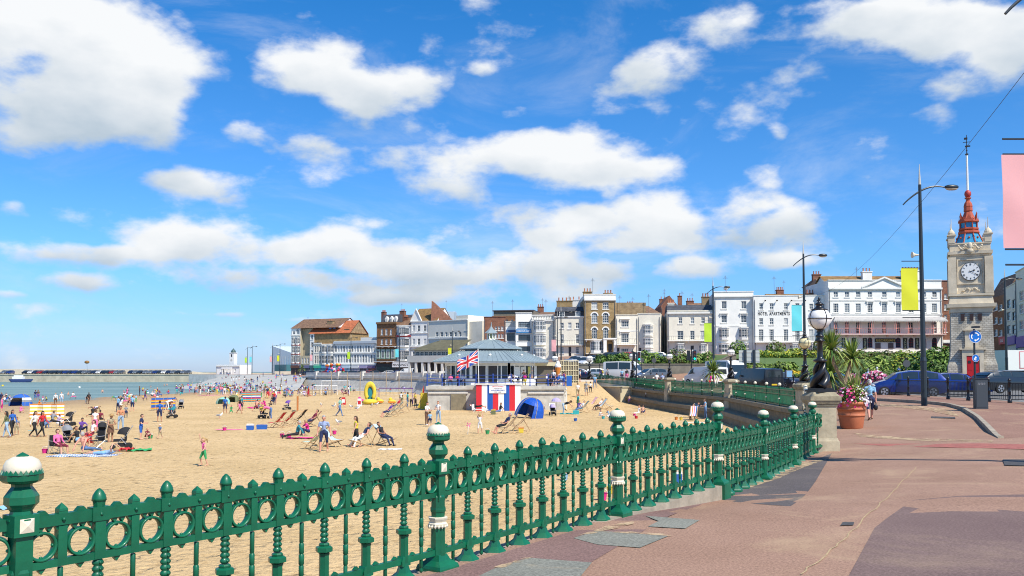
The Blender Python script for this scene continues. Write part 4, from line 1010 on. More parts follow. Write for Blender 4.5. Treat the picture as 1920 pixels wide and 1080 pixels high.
x0 = b.w+.6;mb.poly([(x0,.5,b.top-1),(x0+6.5,6,b.top-1),(x0+.8,2,b.top+5.6),(x0,1,b.top+6.6)]);mb.poly([(x0,1.2,b.top-1),(x0,1.7,b.top+6.6),(x0+.8,2.7,b.top+5.6),(x0+6.5,6.7,b.top-1)])
mb.poly([(x0,.5,b.top-1),(x0,1,b.top+6.6),(x0,1.7,b.top+6.6),(x0,1.2,b.top-1)]);mb.poly([(x0,1,b.top+6.6),(x0+.8,2,b.top+5.6),(x0+.8,2.7,b.top+5.6),(x0,1.7,b.top+6.6)]);mb.poly([(x0+.8,2,b.top+5.6),(x0+6.5,6,b.top-1),(x0+6.5,6.7,b.top-1),(x0+.8,2.7,b.top+5.6)])
mb.build('brick_gable_wall',BR_R,b.root)
shop(b,770,802,(.1,.1,.1),y0=672,y1=677)
b = row('town_house','white house with black-barred full height bays and small red tiled roof',744,770,.5,12,M_RENDER)
for (y0,y1) in ((615,627),(635,648),(658,674)): b.bay(757,y0,y1,20,.9,5,fm=M_FRAME,gi=0)
b.body(611);b.band(611,.2,.3);b.band(630,.5,.35,m=mat('red_banding',(.4,.05,.05),.6));b.pitch(3.2,TILE_B,hip=2);b.chimney(1,4,1.6,1,3,pots=3)
b.sign(741,772,679.5,688.5,M_WHITE,1.8,'shop_sign',text="MANNING'S",tm=M_SIGNB,th=.5)
shop(b,744,770,(.04,.04,.045),y0=689,y1=691)
b.balcony(677,741,772,1.7,1.0)
b = row('pub','brown brick four storey building with slate mansard dormers and pale green first floor front',706,744,.5,13,BR_B)
for c in (716,724.5,733): b.win(c,617,628,3.8,1,2,gi=2);b.win(c,636,646,3.8,1,2,gi=2)
b.body(605);b.band(606,.6,.5,m=mat('brown_stucco',(.22,.12,.05),.7));b.band(632,.2,.15,m=BR_B);b.balcony(650,704,744,1.2,.9)
b.mansard(2.7,SLATE,1.6,a=1.5);b.chimney(.8,3,1.4,1.2,3.6,m=BR_R,pots=4);b.chimney(b.w-.4,4,1.8,1.3,3.8,m=BR_R,pots=4)
for c in (724,733,741): u = b.uz(c,600)[0];mb = MB();mb.slab([(u-.6,b.top+.1),(u+.6,b.top+.1),(u+.6,b.top+1.3),(u,b.top+2),(u-.6,b.top+1.3)],.1,1.2);mb.build('dormer',M_TRIM,b.root);b.winm(u,b.top+.35,.7,.9,1,2,hole=False,rec=-.0,sill=False)
for c in (711,720,729,738.5): b.sign(c-3.6,c+3.6,655,673,mat('pale_green_bay',(.3,.42,.33),.5),.6,'first_floor_front')
for c in (711,720,729,738.5): b.winm(b.uz(c,660)[0],b.uz(c,671)[1],1.0,2.5,2,2,hole=False,rec=-.64,gi=0,sill=False)
b.balcony(678,700,744,2.4,1.0);shop(b,706,744,(.03,.035,.04),y0=682,y1=687,front=(.03,.05,.045))
b = row('terrace','long low pale grey terrace with close-set sash windows and shops with awnings below',626,706,.5,12,M_RENDER)
c = 629.5;i = 0
while c < 704:
 fm = M_FRAME;b.win(c,648,660,3.6,2,2,gi=(0,2,1)[i % 3],sill=False);b.win(c,665,680,3.6,2,2,gi=(2,0,1)[i % 3],sill=False);c += 5.15;i += 1
b.body(642);b.band(643,.7,.5,m=mat('blue_grey_cornice',(.42,.46,.5),.6));b.band(662.3,.35,.3);b.band(683,.3,.3);b.parapet(.3)
mb = MB();mb.b2(9,b.w-1,3,10,b.top+.01,b.top+1.6);mb.build('attic_storey',M_RENDER,b.root)
cl = [((.25,.28,.4),(.5,.6,.7)),((.5,.6,.68),(.3,.4,.5)),((.65,.63,.62),(.3,.25,.3)),((.35,.3,.45),(.1,.05,.05)),((.15,.1,.2),(.25,.08,.03))]
for i in range(5): shop(b,627+i*15.8,642+i*15.8,cl[i][0],y0=685.5,y1=690.5,front=cl[i][1])
b = row('town_house','narrow white house with tall bays between the cream house and the long grey terrace',603,626,.5,12,M_RENDER)
for (y0,y1) in ((649,660),(667,681)):
 b.bay(608.5,y0,y1,9,.7,3,gi=0);b.bay(620,y0,y1,9,.7,3,gi=0)
b.body(645);b.band(645.5,.25,.3);b.pitch(4.0,TILE_Y,hip=3);shop(b,603,626,(.1,.3,.45),y0=684.5,y1=690,front=(.1,.3,.35))
b = row('town_house','narrow cream house with paired brown sash windows below the orange roof',589,603,.5,12,M_RENDERC)
for (y0,y1) in ((649,661),(667,682)):
 for c in (591.5,595.6,600): b.win(c,y0,y1,2.6,1,2,gi=0)
b.body(643);b.band(644,.25,.3);shop(b,589,603,(.05,.42,.25),y0=685,y1=690,front=(.05,.3,.35))
b = row('apartment_block','tall brick building with big orange tiled roof and roof lights facing the harbour',581,589,.5,34,M_RENDER)
for y0 in (628,642,657): b.win(585,y0,y0+9,4,2,2,gi=0)
b.body(626,side=BR_W);b.depth = 16
b.pitch(4.6,TILE_R,0,17,10,over=.4,z=b.top,gable=BR_W)
mb = MB();mb.b2(b.w+.02,17,.3,11,0,b.top);mb.build('side_range',BR_Y,b.root)
mb = MB();mb.b2(7.5,8.5,.9,1.0,b.top+1.6,b.top+2.5);mb.b2(9.3,10.3,.9,1.0,b.top+1.6,b.top+2.5);mb.build('roof_lights',mat('roof_light_glass',(.12,.16,.35),.2),b.root)
b.chimney(15.2,1.5,2.0,1.3,1.3,m=BR_W,pots=0);b.chimney(12.2,2,1.4,1.2,.6,m=BR_Y,pots=3)
shop(b,581,589,(.05,.12,.14),y0=685,y1=690,front=(.1,.25,.3))
b = row('town_house','low cream house tucked between the beige party wall and the brick building',563,581,.5,10,M_BEIGE)
for c in (567,572,577): b.win(c,671,681,2.8,1,2,gi=2)
b.body(667);shop(b,563,581,(.12,.13,.25),y0=685,y1=690)
b = row('town_house','leftmost tall corner house with white and red bays, arched gable and brown roof',546,563,.5,14,M_RENDER)
for (y0,y1) in ((634,644),(650,661),(667,679)):
 b.bay(550.5,y0,y1,6.5,.6,3,gi=0);b.bay(558.5,y0,y1,6.5,.6,3,gi=0)
b.win(551,621,627,4,2,2,gi=0);b.win(558,617,627,5,2,2,arch=True,gi=1)
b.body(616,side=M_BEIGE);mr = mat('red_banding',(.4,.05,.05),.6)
for y_ in (647,664,681): b.band(y_,.5,.12,m=mr)
b.band(628.5,.3,.5);b.pitch(3.6,TILE_B,0,20,14,over=.3);mb = MB();mb.slab([(b.w-4,b.top),(b.w+4.8,b.top),(b.w+4.8,b.top-.5),(b.w-4,b.top-.5)],1,13)
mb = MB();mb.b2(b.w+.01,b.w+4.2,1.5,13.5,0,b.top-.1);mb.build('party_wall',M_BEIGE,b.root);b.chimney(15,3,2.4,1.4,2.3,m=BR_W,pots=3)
shop(b,546,563,(.12,.05,.03),y0=685,y1=690,front=(.04,.02,.02))
# roof-top things behind the row
def block(name,label,pxa,pxb,py0,Y,zb,depth,wall,roof=None,rh=0,cat='building',pots=0):
 b = Bld(name,label,pxa,Y,pxb,Y,zb,depth,wall,cat);
 n = max(1,int((pxb-pxa)/10))
 b.body(py0)
 if roof: b.pitch(rh,roof,hip=min(rh,b.w*.3) if rh < 3 else 0,gable=wall)
 if pots: b.chimney(b.w*.3,depth*.5,1.6,1,max(1.2,rh*.7)+1,pots=pots)
 return b
block('flats','grey rooftop plant room glimpsed behind the mansard roof',735,775,590,330,.5,10,mat('grey_cladding',(.12,.16,.2),.6))
block('flats','pale glazed rooftop behind the brick gable and the white block',823,854,584,330,.5,10,mat('pale_glazing',(.45,.52,.56),.3))
block('house','brown tiled house roof behind the white flat topped houses',1165,1240,590,205,3,10,BR_W,TILE_B,2.4,pots=4)
block('house','steep red brick gabled house on the skyline right of the low roofs',1238,1274,579,215,3,8,BR_R,TILE_B,2.2,pots=2)
b = Bld('house','pointed red brick gable standing above the cream house roofs',1240,212,1272,212,3,8,BR_R);b.body(574)
mb = MB();mb.slab([(0,b.top+.01),(b.w,b.top+.01),(b.w/2,b.top+2.6)],0,8);mb.build('gable',BR_R,b.root);b.chimney(b.w+1,3,.9,.9,2.6,pots=1);b.win(1256,566,571,5,2,2)
block('house','weathered brick house with brown roof between the cream house and the tall white one',1285,1345,583,200,3,10,BR_W,TILE_B,2.2,pots=3)
block('house','brick and tile roofs rising behind the hotel apartments',1440,1560,559,200,3,10,BR_W,TILE_Y,1.4,pots=4)
block('house','old brown brick building stepping up at the left end of the Georgian hotel',1538,1574,531,178,3,10,BR_B,TILE_B,1.6,pots=3)
block('house','cream-topped buildings behind the dark mansard chimney stack',1000,1050,590,220,3,10,BR_W,TILE_B,1.0,pots=3)
# street buildings right of the clock tower
b = Bld('town_house','narrow red brick building squeezed between the Georgian hotel and the clock tower',1768,156,1790,156,3.0,12,BR_R)
for y0 in (550,570,590,612): b.win(1773,y0,y0+11,5,2,2,gi=1)
b.body(531);b.parapet(.4);b.band(640,.5,.3,m=M_WHITE)
b = Bld('shop_building','dark red shop building with white windows just right of the clock tower',1856,150,1888,140,.8,12,BR_B)
for y0 in (570,595,618):
 for c in (1867,1876): b.win(c,y0,y0+12,6,2,2,gi=1)
b.body(560);b.mansard(3.4,TILE_B,2);b.sign(1876,1888,632,645,mat('red_shop_sign',(.5,.02,.04),.5),.3,'shop_sign',text='SALE',tm=M_WHITE,th=.4)
b = Bld('shop_building','white rendered corner building with black framed windows and purple shop sign',1886,138,1908,128,.8,12,M_RENDERC)
for y0 in (562,585,610):
 for c in (1891,1901): b.win(c,y0,y0+16,6.5,2,2,fm=M_FRAMED,gi=0)
b.body(548);b.parapet(.6);b.sign(1888,1907,633,645,mat('purple_shop_sign',(.1,.05,.35),.5),.3,'shop_sign')
b = Bld('shop_building','cream building with sash windows at the right edge of the picture',1908,127,1960,110,.8,12,M_RENDERC)
for y0 in (545,570,600):
 for c in (1915,1930,1945): b.win(c,y0,y0+18,8,2,2,gi=1)
b.body(520);b.parapet(.8);b.sign(1909,1958,632,646,mat('purple_shop_sign',(.1,.05,.35),.5),.3,'shop_sign')
# low lit wall + railings of the terrace
# --- Turner-style gallery, harbour arm, lighthouse
b = Bld('gallery','white modern gallery with sloping glass-panelled gable at the far end of the seafront',510,395,548,385,0,25,mat('opal_glass_cladding',(.6,.66,.68),.35,var=.05,vs=.1),'building')
b.body(668);z = b.top;w = b.w
mb = MB();mb.slab([(0,z+.02),(w,z+.02),(w,z+1.2),(0,z+4.6)],0,24);mb.build('mono_pitch_roof',b.wall,b.root)
mb = MB();mb.b2(w*.62,w+3,-5,-.02,1.5,5);mb.build('glazed_foyer',mat('teal_glass',(.05,.16,.18),.15),b.root)
mb = MB()
for i in range(12): mb.b2(w*i/12,w*i/12+.06,-.06,-.004,.5,z)
mb.build('cladding_seams',M_RENDERG,b.root)
M_HARB = mat('harbour_stone',(.52,.47,.36),.95,col2=(.36,.33,.25),vs=.5,bump=.5,bs=3,dist=.1)
mb = MB();Y0 = 373
mb.b2(-420,-133,Y0,Y0+14,-4,.85);mb.b2(-420,-133,Y0-.25,Y0-.01,.6,1.0)
ha = mb.build('harbour_arm',M_HARB);tag(ha,'long stone harbour arm with parked cars and a high seaward parapet','harbour wall')
mb = MB();pr = None
M_PAR = mat('harbour_parapet_stone',(.64,.57,.44),.95,col2=(.52,.46,.35),vs=.4,bump=.4,bs=3,dist=.1)
P_ = [(-420,3.1),(-150,3.0),(-146,2.9),(-141,2.1),(-136,1.6),(-100,1.3)]
for i in range(len(P_)-1):
 (a,z1),(c,z2) = P_[i],P_[i+1];mb.slab([(a,.5),(c,.5),(c,z2),(a,z1)],Y0+13,Y0+15)
mb.build('parapet',M_PAR,ha)
b = Bld('lighthouse_building','small white single storey harbour office with clock turret and dark dome',406,378,450,374,.4,8,M_WHITE,'building')
for c in (415,441): b.win(c,692,697,3,2,2,gi=2)
b.door(428,691,699,2.2);b.body(686.5);b.band(686.5,.3,.4);b.parapet(.5)
u,z0 = b.uz(428.5,686);mb = MB();mb.b2(u-1.15,u+1.15,2,4.3,z0,z0+5.4);mb.b2(u-1.3,u+1.3,1.85,4.45,z0+5.41,z0+5.7)
for i in (-1,1): mb.b2(u-2.4+i*0,u-2.0,-.7,-.3,0,z0-.8)
mb.build('turret',M_WHITE,b.root);mb = MB();mb.sm = True;mb.lathe([(1.05,z0+5.7),(1.0,z0+6.2),(.75,z0+6.8),(.3,z0+7.15),(.05,z0+7.6)],c=(u,3.15,0),n=12);mb.build('dome',mat('dome_lead',(.05,.1,.1),.5),b.root)
mb = MB();mb.b2(u-.28,u+.28,1.93,1.99,z0+3.9,z0+5.0);mb.build('turret_window',M_FRAMED,b.root)
mb = MB();mb.lathe([(.5,-.03),(.5,.03)],n=16,M=Matrix.Translation((u,1.95,z0+2.6)) @ Matrix.Rotation(PI/2,4,'X'));mb.build('clock_dial',M_RENDERG,b.root)
mb = MB();mb.b2(u-2.6,u+2.6,-1.3,-.9,z0-1.3,z0-.6)
for i in (-2.3,-.9,.9,2.3): mb.b2(u+i-.16,u+i+.16,-1.25,-.95,0,z0-1.31)
mb.build('portico',M_WHITE,b.root)
# low harbour railings wall between lighthouse and gallery
mb = MB();mb.b2(-100,-78,371,372,0,2.1);tag(mb.build('boundary_wall',M_PAR),'low pale boundary wall beyond the slipway near the gallery','wall')
# ------------------------------------------------------------------ clock tower
M_ASH = mat('tower_limestone',(.60,.51,.37),.85,var=.2,vs=.9,bump=.3,bs=10)
M_RUB = brickmat('rubble_ragstone',(.56,.51,.42),(.42,.38,.30),(.34,.30,.24),bw=.42,rh=.17,ms=.03,bump=.9)
M_TERR = mat('terracotta_red_paint',(.40,.075,.03),.5,var=.15,vs=3);M_TILEB = mat('blue_mosaic',(.02,.17,.42),.35,col2=(.05,.36,.55),vs=7)
def clock_tower():
 Y = 80.0;cx = XY(1820.5,Y)+.05;z0 = .9
 s_ = Y/FP
 def zz(py): return PY(1820,py,Y-2.3).z-z0
 t = thing('clock_tower','tall pale stone clock tower with red lantern, time ball and flagpole beside the road','clock tower',(cx,Y,z0),math.radians(-25));t.scale = (.8,.8,1)
 hw = 2.15
 def sq(mb,r0,za,r1,zb,n=4): mb.lathe([(r0*1.41421,za),(r1*1.41421,zb)],n=4,rot=PI/4)
 mb = MB();sq(mb,hw+.35,-.6,hw+.3,zz(685));mb.lathe([((hw+.3)*1.41421,zz(685)),((hw+.08)*1.41421,zz(672)),(hw*1.41421,zz(655)),((hw-.1)*1.41421,zz(578))],n=4,rot=PI/4,caps=False);mb.build('lower_stage',M_RUB,t)
 mb = MB();sq(mb,hw-.02,zz(584),hw-.02,zz(575));sq(mb,hw+.3,zz(575)+.01,hw+.34,zz(568));sq(mb,hw+.1,zz(568)+.01,hw-.05,zz(553));sq(mb,hw+.12,zz(553)+.01,hw+.12,zz(549));mb.build('string_course',M_ASH,t)
 mb = MB();h2 = hw-.22;sq(mb,h2,zz(549)+.01,h2-.05,zz(478));sq(mb,h2+.02,zz(478)+.01,h2+.1,zz(474));sq(mb,h2+.3,zz(474)+.01,h2+.32,zz(468));sq(mb,h2+.12,zz(468)+.01,h2+.1,zz(455));sq(mb,h2+.2,zz(455)+.01,h2+.2,zz(452));mb.build('clock_stage',M_ASH,t)
 for sx in (-1,1):
  for sy in (-1,1):
   mb = MB();X = sx*(h2-.1);y = sy*(h2-.1);mb.b2(X-.42,X+.42,y-.42,y+.42,zz(549)+.02,zz(479));mb.build('corner_pier',M_ASH,t)
   mb = MB();mb.b2(X-.34,X+.34,y-.34,y+.34,zz(452),zz(438));mb.b2(X-.46,X+.46,y-.46,y+.46,zz(438)+.01,zz(436)+.02);mb.lathe([(.36,zz(436)+.03),(.38,zz(432)),(.25,zz(428)),(.08,zz(425)),(.05,zz(422))],c=(X,y,0),n=10);mb.lathe([(.05,zz(423)),(.025,zz(405))],c=(X,y,0),n=5);mb.build('pinnacle',M_ASH,t)
 f = -(h2+.02)
 # dial panel, dial, numerals, hands on front and both sides
 mb = MB()
 for (a,b_,c,d) in [(-1.35,1.35,zz(485),zz(483)),(-1.35,1.35,zz(531),zz(529)),(-1.35,-1.2,zz(529),zz(485)),(1.2,1.35,zz(529),zz(485))]: mb.b2(a,b_,f-.1,f+.05,min(c,d),max(c,d))
 mb.build('dial_surround',M_ASH,t);zc = zz(507)
 M_DIAL = mat('clock_dial_white',(.8,.79,.75),.4);R = Matrix.Translation((0,f-.02,zc)) @ Matrix.Rotation(PI/2,4,'X')
 mb = MB();mb.lathe([(.98,-.04),(.98,.06),(.88,.07)],n=32,M=R);d = mb.build('clock_dial',M_IRON,t)
 mb = MB();mb.lathe([(.93,.065),(.93,.085)],n=32,M=R);mb.build('dial_face',M_DIAL,d);d.scale = (1,1,.84);d.location.z = zc*.16
 mb = MB();nums = ['XII','I','II','III','IIII','V','VI','VII','VIII','IX','X','XI']
 for i,s in enumerate(nums):
  a = -2*PI*i/12;w = {'X': .1,'V': .09,'I': .045};tot = sum(w[c] for c in s);x = -tot/2
  for c in s:
   Mi = Matrix.Translation((0,f-.115,zc)) @ Matrix.Rotation(-a,4,'Y') @ Matrix.Translation((x+w[c]/2,0,.76))
   if c == 'I': mb.box((0,0,0),(.028,.012,.2),M=Mi)
   elif c == 'X': mb.box((0,0,0),(.03,.012,.22),M=Mi @ Matrix.Rotation(.38,4,'Y'));mb.box((0,-.004,0),(.018,.012,.22),M=Mi @ Matrix.Rotation(-.38,4,'Y'))
   else: mb.box((-.02,0,0),(.026,.012,.2),M=Mi @ Matrix.Rotation(.2,4,'Y'));mb.box((.02,-.004,0),(.018,.012,.2),M=Mi @ Matrix.Rotation(-.2,4,'Y'))
   x += w[c]
 for i in range(60): mb.box((0,0,0),(.012,.01,.03),M=Matrix.Translation((0,f-.112,zc)) @ Matrix.Rotation(2*PI*i/60,4,'Y') @ Matrix.Translation((0,0,.9)))
 mb.build('numerals',M_IRON,d)
 for nm,ang,L,w in (('hour_hand',70,.5,.07),('minute_hand',120,.78,.045)):
  mb = MB();Mi = Matrix.Translation((0,f-.14,zc)) @ Matrix.Rotation(math.radians(ang),4,'Y');mb.box((0,0,L/2-.08),(w,.012,L+.16),M=Mi,taper=.5);mb.box((0,-.003,L*.72),(w*2.2,.012,w*2.2),M=Mi @ Matrix.Translation((0,0,0)));mb.build(nm,M_IRON,d)
  # relief ornament above and below the dial
 mb = MB();mb.sm = True
 random.seed(3)
 for s in (-1,1):
  for k in range(9): a = k/8;mb.ell((s*(.25+.9*a),f-.36,zz(461)+.18*math.sin(a*7)),(.12,.09,.1),7,5)
  mb.ell((s*1.45,f-.1,zz(543)),(.16,.14,.3),7,5)
  for k in range(6): mb.ell((s*(.15+.13*k),f-.04,zz(541)+.12*math.sin(k)),(.1,.08,.08),6,4)
 mb.ell((0,f-.38,zz(459)),(.26,.14,.33),8,6);mb.ell((0,f-.42,zz(468)),(.34,.12,.2),8,6);mb.build('carved_ornament',M_ASH,t)
 # lantern
 mb = MB();o = PI/8;mb.lathe([(1.55,zz(452)),(1.5,zz(450)),(1.02,zz(432)),(1.0,zz(430))],n=8,rot=o);mb.build('mosaic_skirt',M_TILEB,t)
 mb = MB()
 for i in range(8):
  a = o+2*PI*i/8;mb.tube([(1.57*math.cos(a),1.57*math.sin(a),zz(452)),(1.04*math.cos(a),1.04*math.sin(a),zz(431))],.07,5)
  b = o+2*PI*(i+.5)/8;mb.ell((1.22*math.cos(b),1.22*math.sin(b),zz(440)),.11,7,5)
 mb.lathe([(1.05,zz(432)),(1.18,zz(430)),(1.15,zz(427)),(.98,zz(425)),(1.1,zz(423.5)),(1.1,zz(421)),(.92,zz(420))],n=8,rot=o)
 for i in range(8): a = o+2*PI*i/8;mb.lathe([(.07,zz(420)),(.07,zz(410))],c=(.93*math.cos(a),.93*math.sin(a),0),n=6)
 mb.lathe([(.95,zz(410.5)),(1.15,zz(408.5)),(1.12,zz(405.5)),(.85,zz(404)),(.66,zz(399)),(.5,zz(392)),(.42,zz(388.5)),(.5,zz(387)),(.47,zz(380)),(.5,zz(378)),(.4,zz(372)),(.24,zz(368)),(.22,zz(364)),(.36,zz(363)),(.36,zz(361))],n=8,rot=o)
 for i in range(8): a = o+2*PI*(i+.5)/8;c = Vector((1.02*math.cos(a),1.02*math.sin(a),zz(406)));tt = Vector((-math.sin(a),math.cos(a),0))*.36;mb.poly([c-tt,c+tt,c+Vector((0,0,.5))]);mb.poly([c+tt,c-tt,Vector((.5*math.cos(a),.5*math.sin(a),zz(400)))])
 for i in range(4): a = PI/4+PI/2*i;mb.lathe([(.07,zz(404)),(.05,zz(397)),(.08,zz(395)),(.01,zz(391))],c=(1.15*math.cos(a),1.15*math.sin(a),0),n=6)
 mb.build('lantern',M_TERR,t)
 mb = MB();mb.lathe([(.86,zz(420)),(.86,zz(410.3))],n=8,rot=o);mb.build('lantern_glazing',M_TILEB,t)
 mb = MB();mb.lathe([(.13,zz(362)),(.12,zz(345)),(.1,zz(278))],n=10);mb.build('flagpole',M_WHITE,t)
 mb = MB();mb.sm = True;mb.ell((0,0,zz(354)),.36,16,10);mb.build('time_ball',mat('red_ball',(.42,.04,.03),.5),t)
 mb = MB();mb.lathe([(.16,zz(279)),(.18,zz(277)),(.05,zz(275)),(.035,zz(240))],n=6);mb.box((0,0,zz(254)),(.75,.04,.05));mb.box((0,0,zz(254)),(.04,.75,.05));mb.box((.1,0,zz(262)),(.55,.03,.14));mb.box((-.08,0,zz(247)),(.36,.03,.2));mb.lathe([(.01,zz(272)),(.1,zz(270)),(.01,zz(268))],n=6);mb.build('weather_vane',M_IRON,t)
 # openings and doorway on the front
 fl = -(hw-.02)
 for x in (-.87,0,.83): mb = MB();mb.b2(x-.17,x+.17,fl-.09,fl+.3,zz(600),zz(587));mb.build('slit_window',mat('dark_timber',(.03,.012,.01),.6),t)
 mb = MB();mb.slab([(-.85,zz(617)),(.85,zz(617)),(0,zz(606))],fl-.32,fl);mb.b2(-.88,.88,fl-.36,fl,zz(619),zz(617)-.01);mb.b2(-.72,.62,fl-.16,fl,zz(651),zz(619)-.01);mb.b2(-.8,.7,fl-.24,fl,zz(653),zz(651)-.01)
 mb.b2(-1.3,1.35,fl-.68,fl,zz(655.5),zz(653)-.02);fl -= .25;mb.b2(-1.05,-.62,fl-.3,fl,-.5,zz(656));mb.b2(.66,1.08,fl-.3,fl,-.5,zz(656));mb.b2(-.62,.66,fl-.3,fl,zz(667),zz(656));mb.build('door_surround',M_ASH,t)
 fl = -(hw+.26);mb = MB();mb.b2(-.6,.01,fl-.22,fl,-.5,zz(668));mb.b2(.02,.64,fl-.22,fl,-.5,zz(668))
 for x in (-.5,.12): mb.b2(x,x+.4,fl-.24,fl-.221,zz(694),zz(684))
 dd = mb.build('door',mat('bright_red_door',(.5,.01,.012),.4),t);mb = MB();mb.b2(-.48,-.2,fl-.25,fl-.221,zz(681),zz(676));mb.b2(.25,.5,fl-.25,fl-.221,zz(681),zz(676));mb.build('door_window',M_IRON,dd)
clock_tower()
# ------------------------------------------------------------------ kiosk on its deck
M_LEAD = mat('grey_zinc_roof',(.23,.29,.31),.45,var=.1,vs=.8);M_KW = mat('kiosk_white',(.76,.75,.7),.6,var=.05)
M_RAILB = mat('royal_blue_paint',(.01,.06,.33),.4);M_DGLASS = GLASS[0]
def kiosk():
 DZ = .5
 # deck
 mb = MB();mb.prism([(-8.6,88),(5.4,88),(5.4,117.9),(-8.6,117.9)],DZ-.35,DZ);mb.prism([(-8.4,88.25),(5.2,88.25),(5.2,117.6),(-8.4,117.6)],-3.2,DZ-.352)
 d = mb.build('seaside_deck',M_CONC);tag(d,'raised concrete deck carrying the kiosk above the sand','deck')
 mb = MB();mb.b2(-8.4,-4.4,88.1,88.24,-.25,-.12);mb.b2(1.6,5.2,88.1,88.24,-.25,-.12);mb.build('ledge',M_CONCL,d)
 mb = MB();mb.b2(-6.1,-4.6,88.1,88.23,-2.2,-.3);mb.build('recess_panel',mat('brown_panel',(.2,.17,.11),.8,var=.2),d)
 cx,cy = XY(921,100),100.0
 t = thing('beach_kiosk','octagonal white kiosk with two-tier grey zinc roof and little cupola on the deck','kiosk',(cx,cy,DZ));o = PI/8;t.scale = (.97,.97,.9)
 R = 6.2;rw = 5.1;za = 2.75
 mb = MB()
 mb.lathe([(rw/math.cos(o),-.02),(rw/math.cos(o),.75)],n=8,rot=o)
 for i in range(8):
  a,b = o+PI/4*i,o+PI/4*(i+1);A = Vector((math.cos(a),math.sin(a),0))*rw/math.cos(o);B = Vector((math.cos(b),math.sin(b),0))*rw/math.cos(o)
  for k in range(6): p = A.lerp(B,k/5*.995);mb.box((p.x*1.003,p.y*1.003,1.75),(.13 if k not in (0,5) else .3,.13 if k not in (0,5) else .3,2.0))
  bar(mb,A+Vector((0,0,2.55)),B+Vector((0,0,2.55)),.14,.5)
 mb.build('wall',M_KW,t)
 mb = MB();mb.lathe([(rw-.06,.75),(rw-.06,2.5)],n=8,rot=o,caps=False);mb.build('window',M_DGLASS,t)
 mb = MB();mb.lathe([(4.6,.0),(4.6,.7)],n=8,rot=o)
 mb = MB();mb.lathe([((R+.3)/math.cos(o),za-.12),((R+.3)/math.cos(o),za+.02)],n=8,rot=o);mb.build('fascia',M_KW,t)
 mb = MB();c_ = 1/math.cos(o);mb.lathe([((R+.42)*c_,za+.03),((R+.42)*c_,za+.09),(3.35*c_,za+1.45),(3.3*c_,za+1.46)],n=8,rot=o);mb.lathe([(3.0*c_,za+1.3),(3.0*c_,za+1.62)],n=8,rot=o);mb.lathe([(3.6*c_,za+1.63),(3.6*c_,za+1.72),(.62*c_,za+2.85),(.5*c_,za+2.86)],n=8,rot=o)
 for i in range(8):
  a,b = o+PI/4*i,o+PI/4*(i+1)
  for k in range(9):
   q = k/9;A = lambda r: Vector((math.cos(a),math.sin(a),0)).lerp(Vector((math.cos(b),math.sin(b),0)),q)*r*c_
   th = .035 if k else .06;lim = 1 if k == 0 else (1-abs(q-.5)*0)
   mb.tube([A(R+.42)+Vector((0,0,za+.1)),A(3.35)+Vector((0,0,za+1.47))],th,4)
   if k % 3 == 0: mb.tube([A(3.6)+Vector((0,0,za+1.73)),A(.62)+Vector((0,0,za+2.86))],th,4)
 mb.build('roof',M_LEAD,t)
 for i in range(8): a = PI/4*i;mb = MB();mb.lathe([(.12,0),(.12,.14),(.17,.15),(.1,.3)],c=(5*math.cos(a),5*math.sin(a),za+.7),n=6);mb.build('roof_vent',M_KW,t)
 mb = MB();mb.lathe([(.55,za+2.84),(.5,za+2.95),(.42,za+3.0)],n=8,rot=o)
 for i in range(8): a = o+PI/4*i;mb.box((.5*math.cos(a),.5*math.sin(a),za+3.3),(.12,.12,.7))
 mb.lathe([(.56,za+3.6),(.56,za+3.7)],n=8,rot=o);cu = mb.build('cupola',M_KW,t)
 mb = MB();mb.lathe([(.42,za+3.0),(.42,za+3.6)],n=8,rot=o);mb.build('cupola_glass',mat('yellow_green_glass',(.3,.33,.16),.3),cu)
 mb = MB();mb.lathe([(.82,za+3.7),(.8,za+3.75),(.3,za+4.2),(.08,za+4.55),(.04,za+5.1)],n=8,rot=o);mb.build('cupola_roof',M_LEAD,cu)
 # doors / menu boards on the seaward face
 fy = -rw-.09
 for (x,w,m) in [(-1.0,1.0,'door'),(.3,1.0,'door')]:
  mb = MB();mb.b2(x-w/2,x+w/2,fy-.03,fy+.02,.02,2.3);p = mb.build('door',mat('dark_doorway',(.035,.03,.028),.5),t)
  mb = MB();mb.b2(x-w/2-.1,x-w/2,fy-.06,fy,.02,2.4);mb.b2(x+w/2,x+w/2+.1,fy-.06,fy,.02,2.4);mb.b2(x-w/2,x+w/2,fy-.06,fy,2.31,2.4);mb.build('door_frame',M_KW,p)
 a = -PI/4
 for q,col,nm in ((-.9,(.75,.73,.66),'menu_board'),(.1,(.7,.68,.6),'menu_board'),(1.05,(.6,.55,.15),'poster')):
  c = Vector((math.cos(a),math.sin(a),0))*(rw+.06)+Vector((-math.sin(a),math.cos(a),0))*q;mb = MB();mb.box((c.x,c.y,1.55),(.8 if nm == 'menu_board' else .4,.05,1.3),rz=a+PI/2);mb.build(nm,mat('board_%d' % int(q*10),col,.6,var=.2,vs=6),t)
  # small ice-cream annexe to the right
 mb = MB();mb.b2(5.3,7.2,-2,3,.0,2.3);an = mb.build('annexe',mat('annexe_dark',(.12,.1,.07),.7),t);mb = MB();mb.b2(5.1,7.5,-2.3,3.2,2.31,2.75);mb.build('annexe_fascia',mat('annexe_cream',(.6,.52,.32),.6),an)
 mb = MB();mb.b2(8.2,10.3,1.0,1.06,.2,2.9);mb.build('annexe_wall',mat('annexe_pale',(.2,.17,.12),.7),an)
 mb = MB()
 for i in range(8): mb.b2(8.2+i*.29,8.26+i*.29,.9,.99,.2,3.0)
 for z in (.4,1.05,1.7,2.35,2.95): mb.b2(8.15,10.3,.93,.97,z,z+.08)
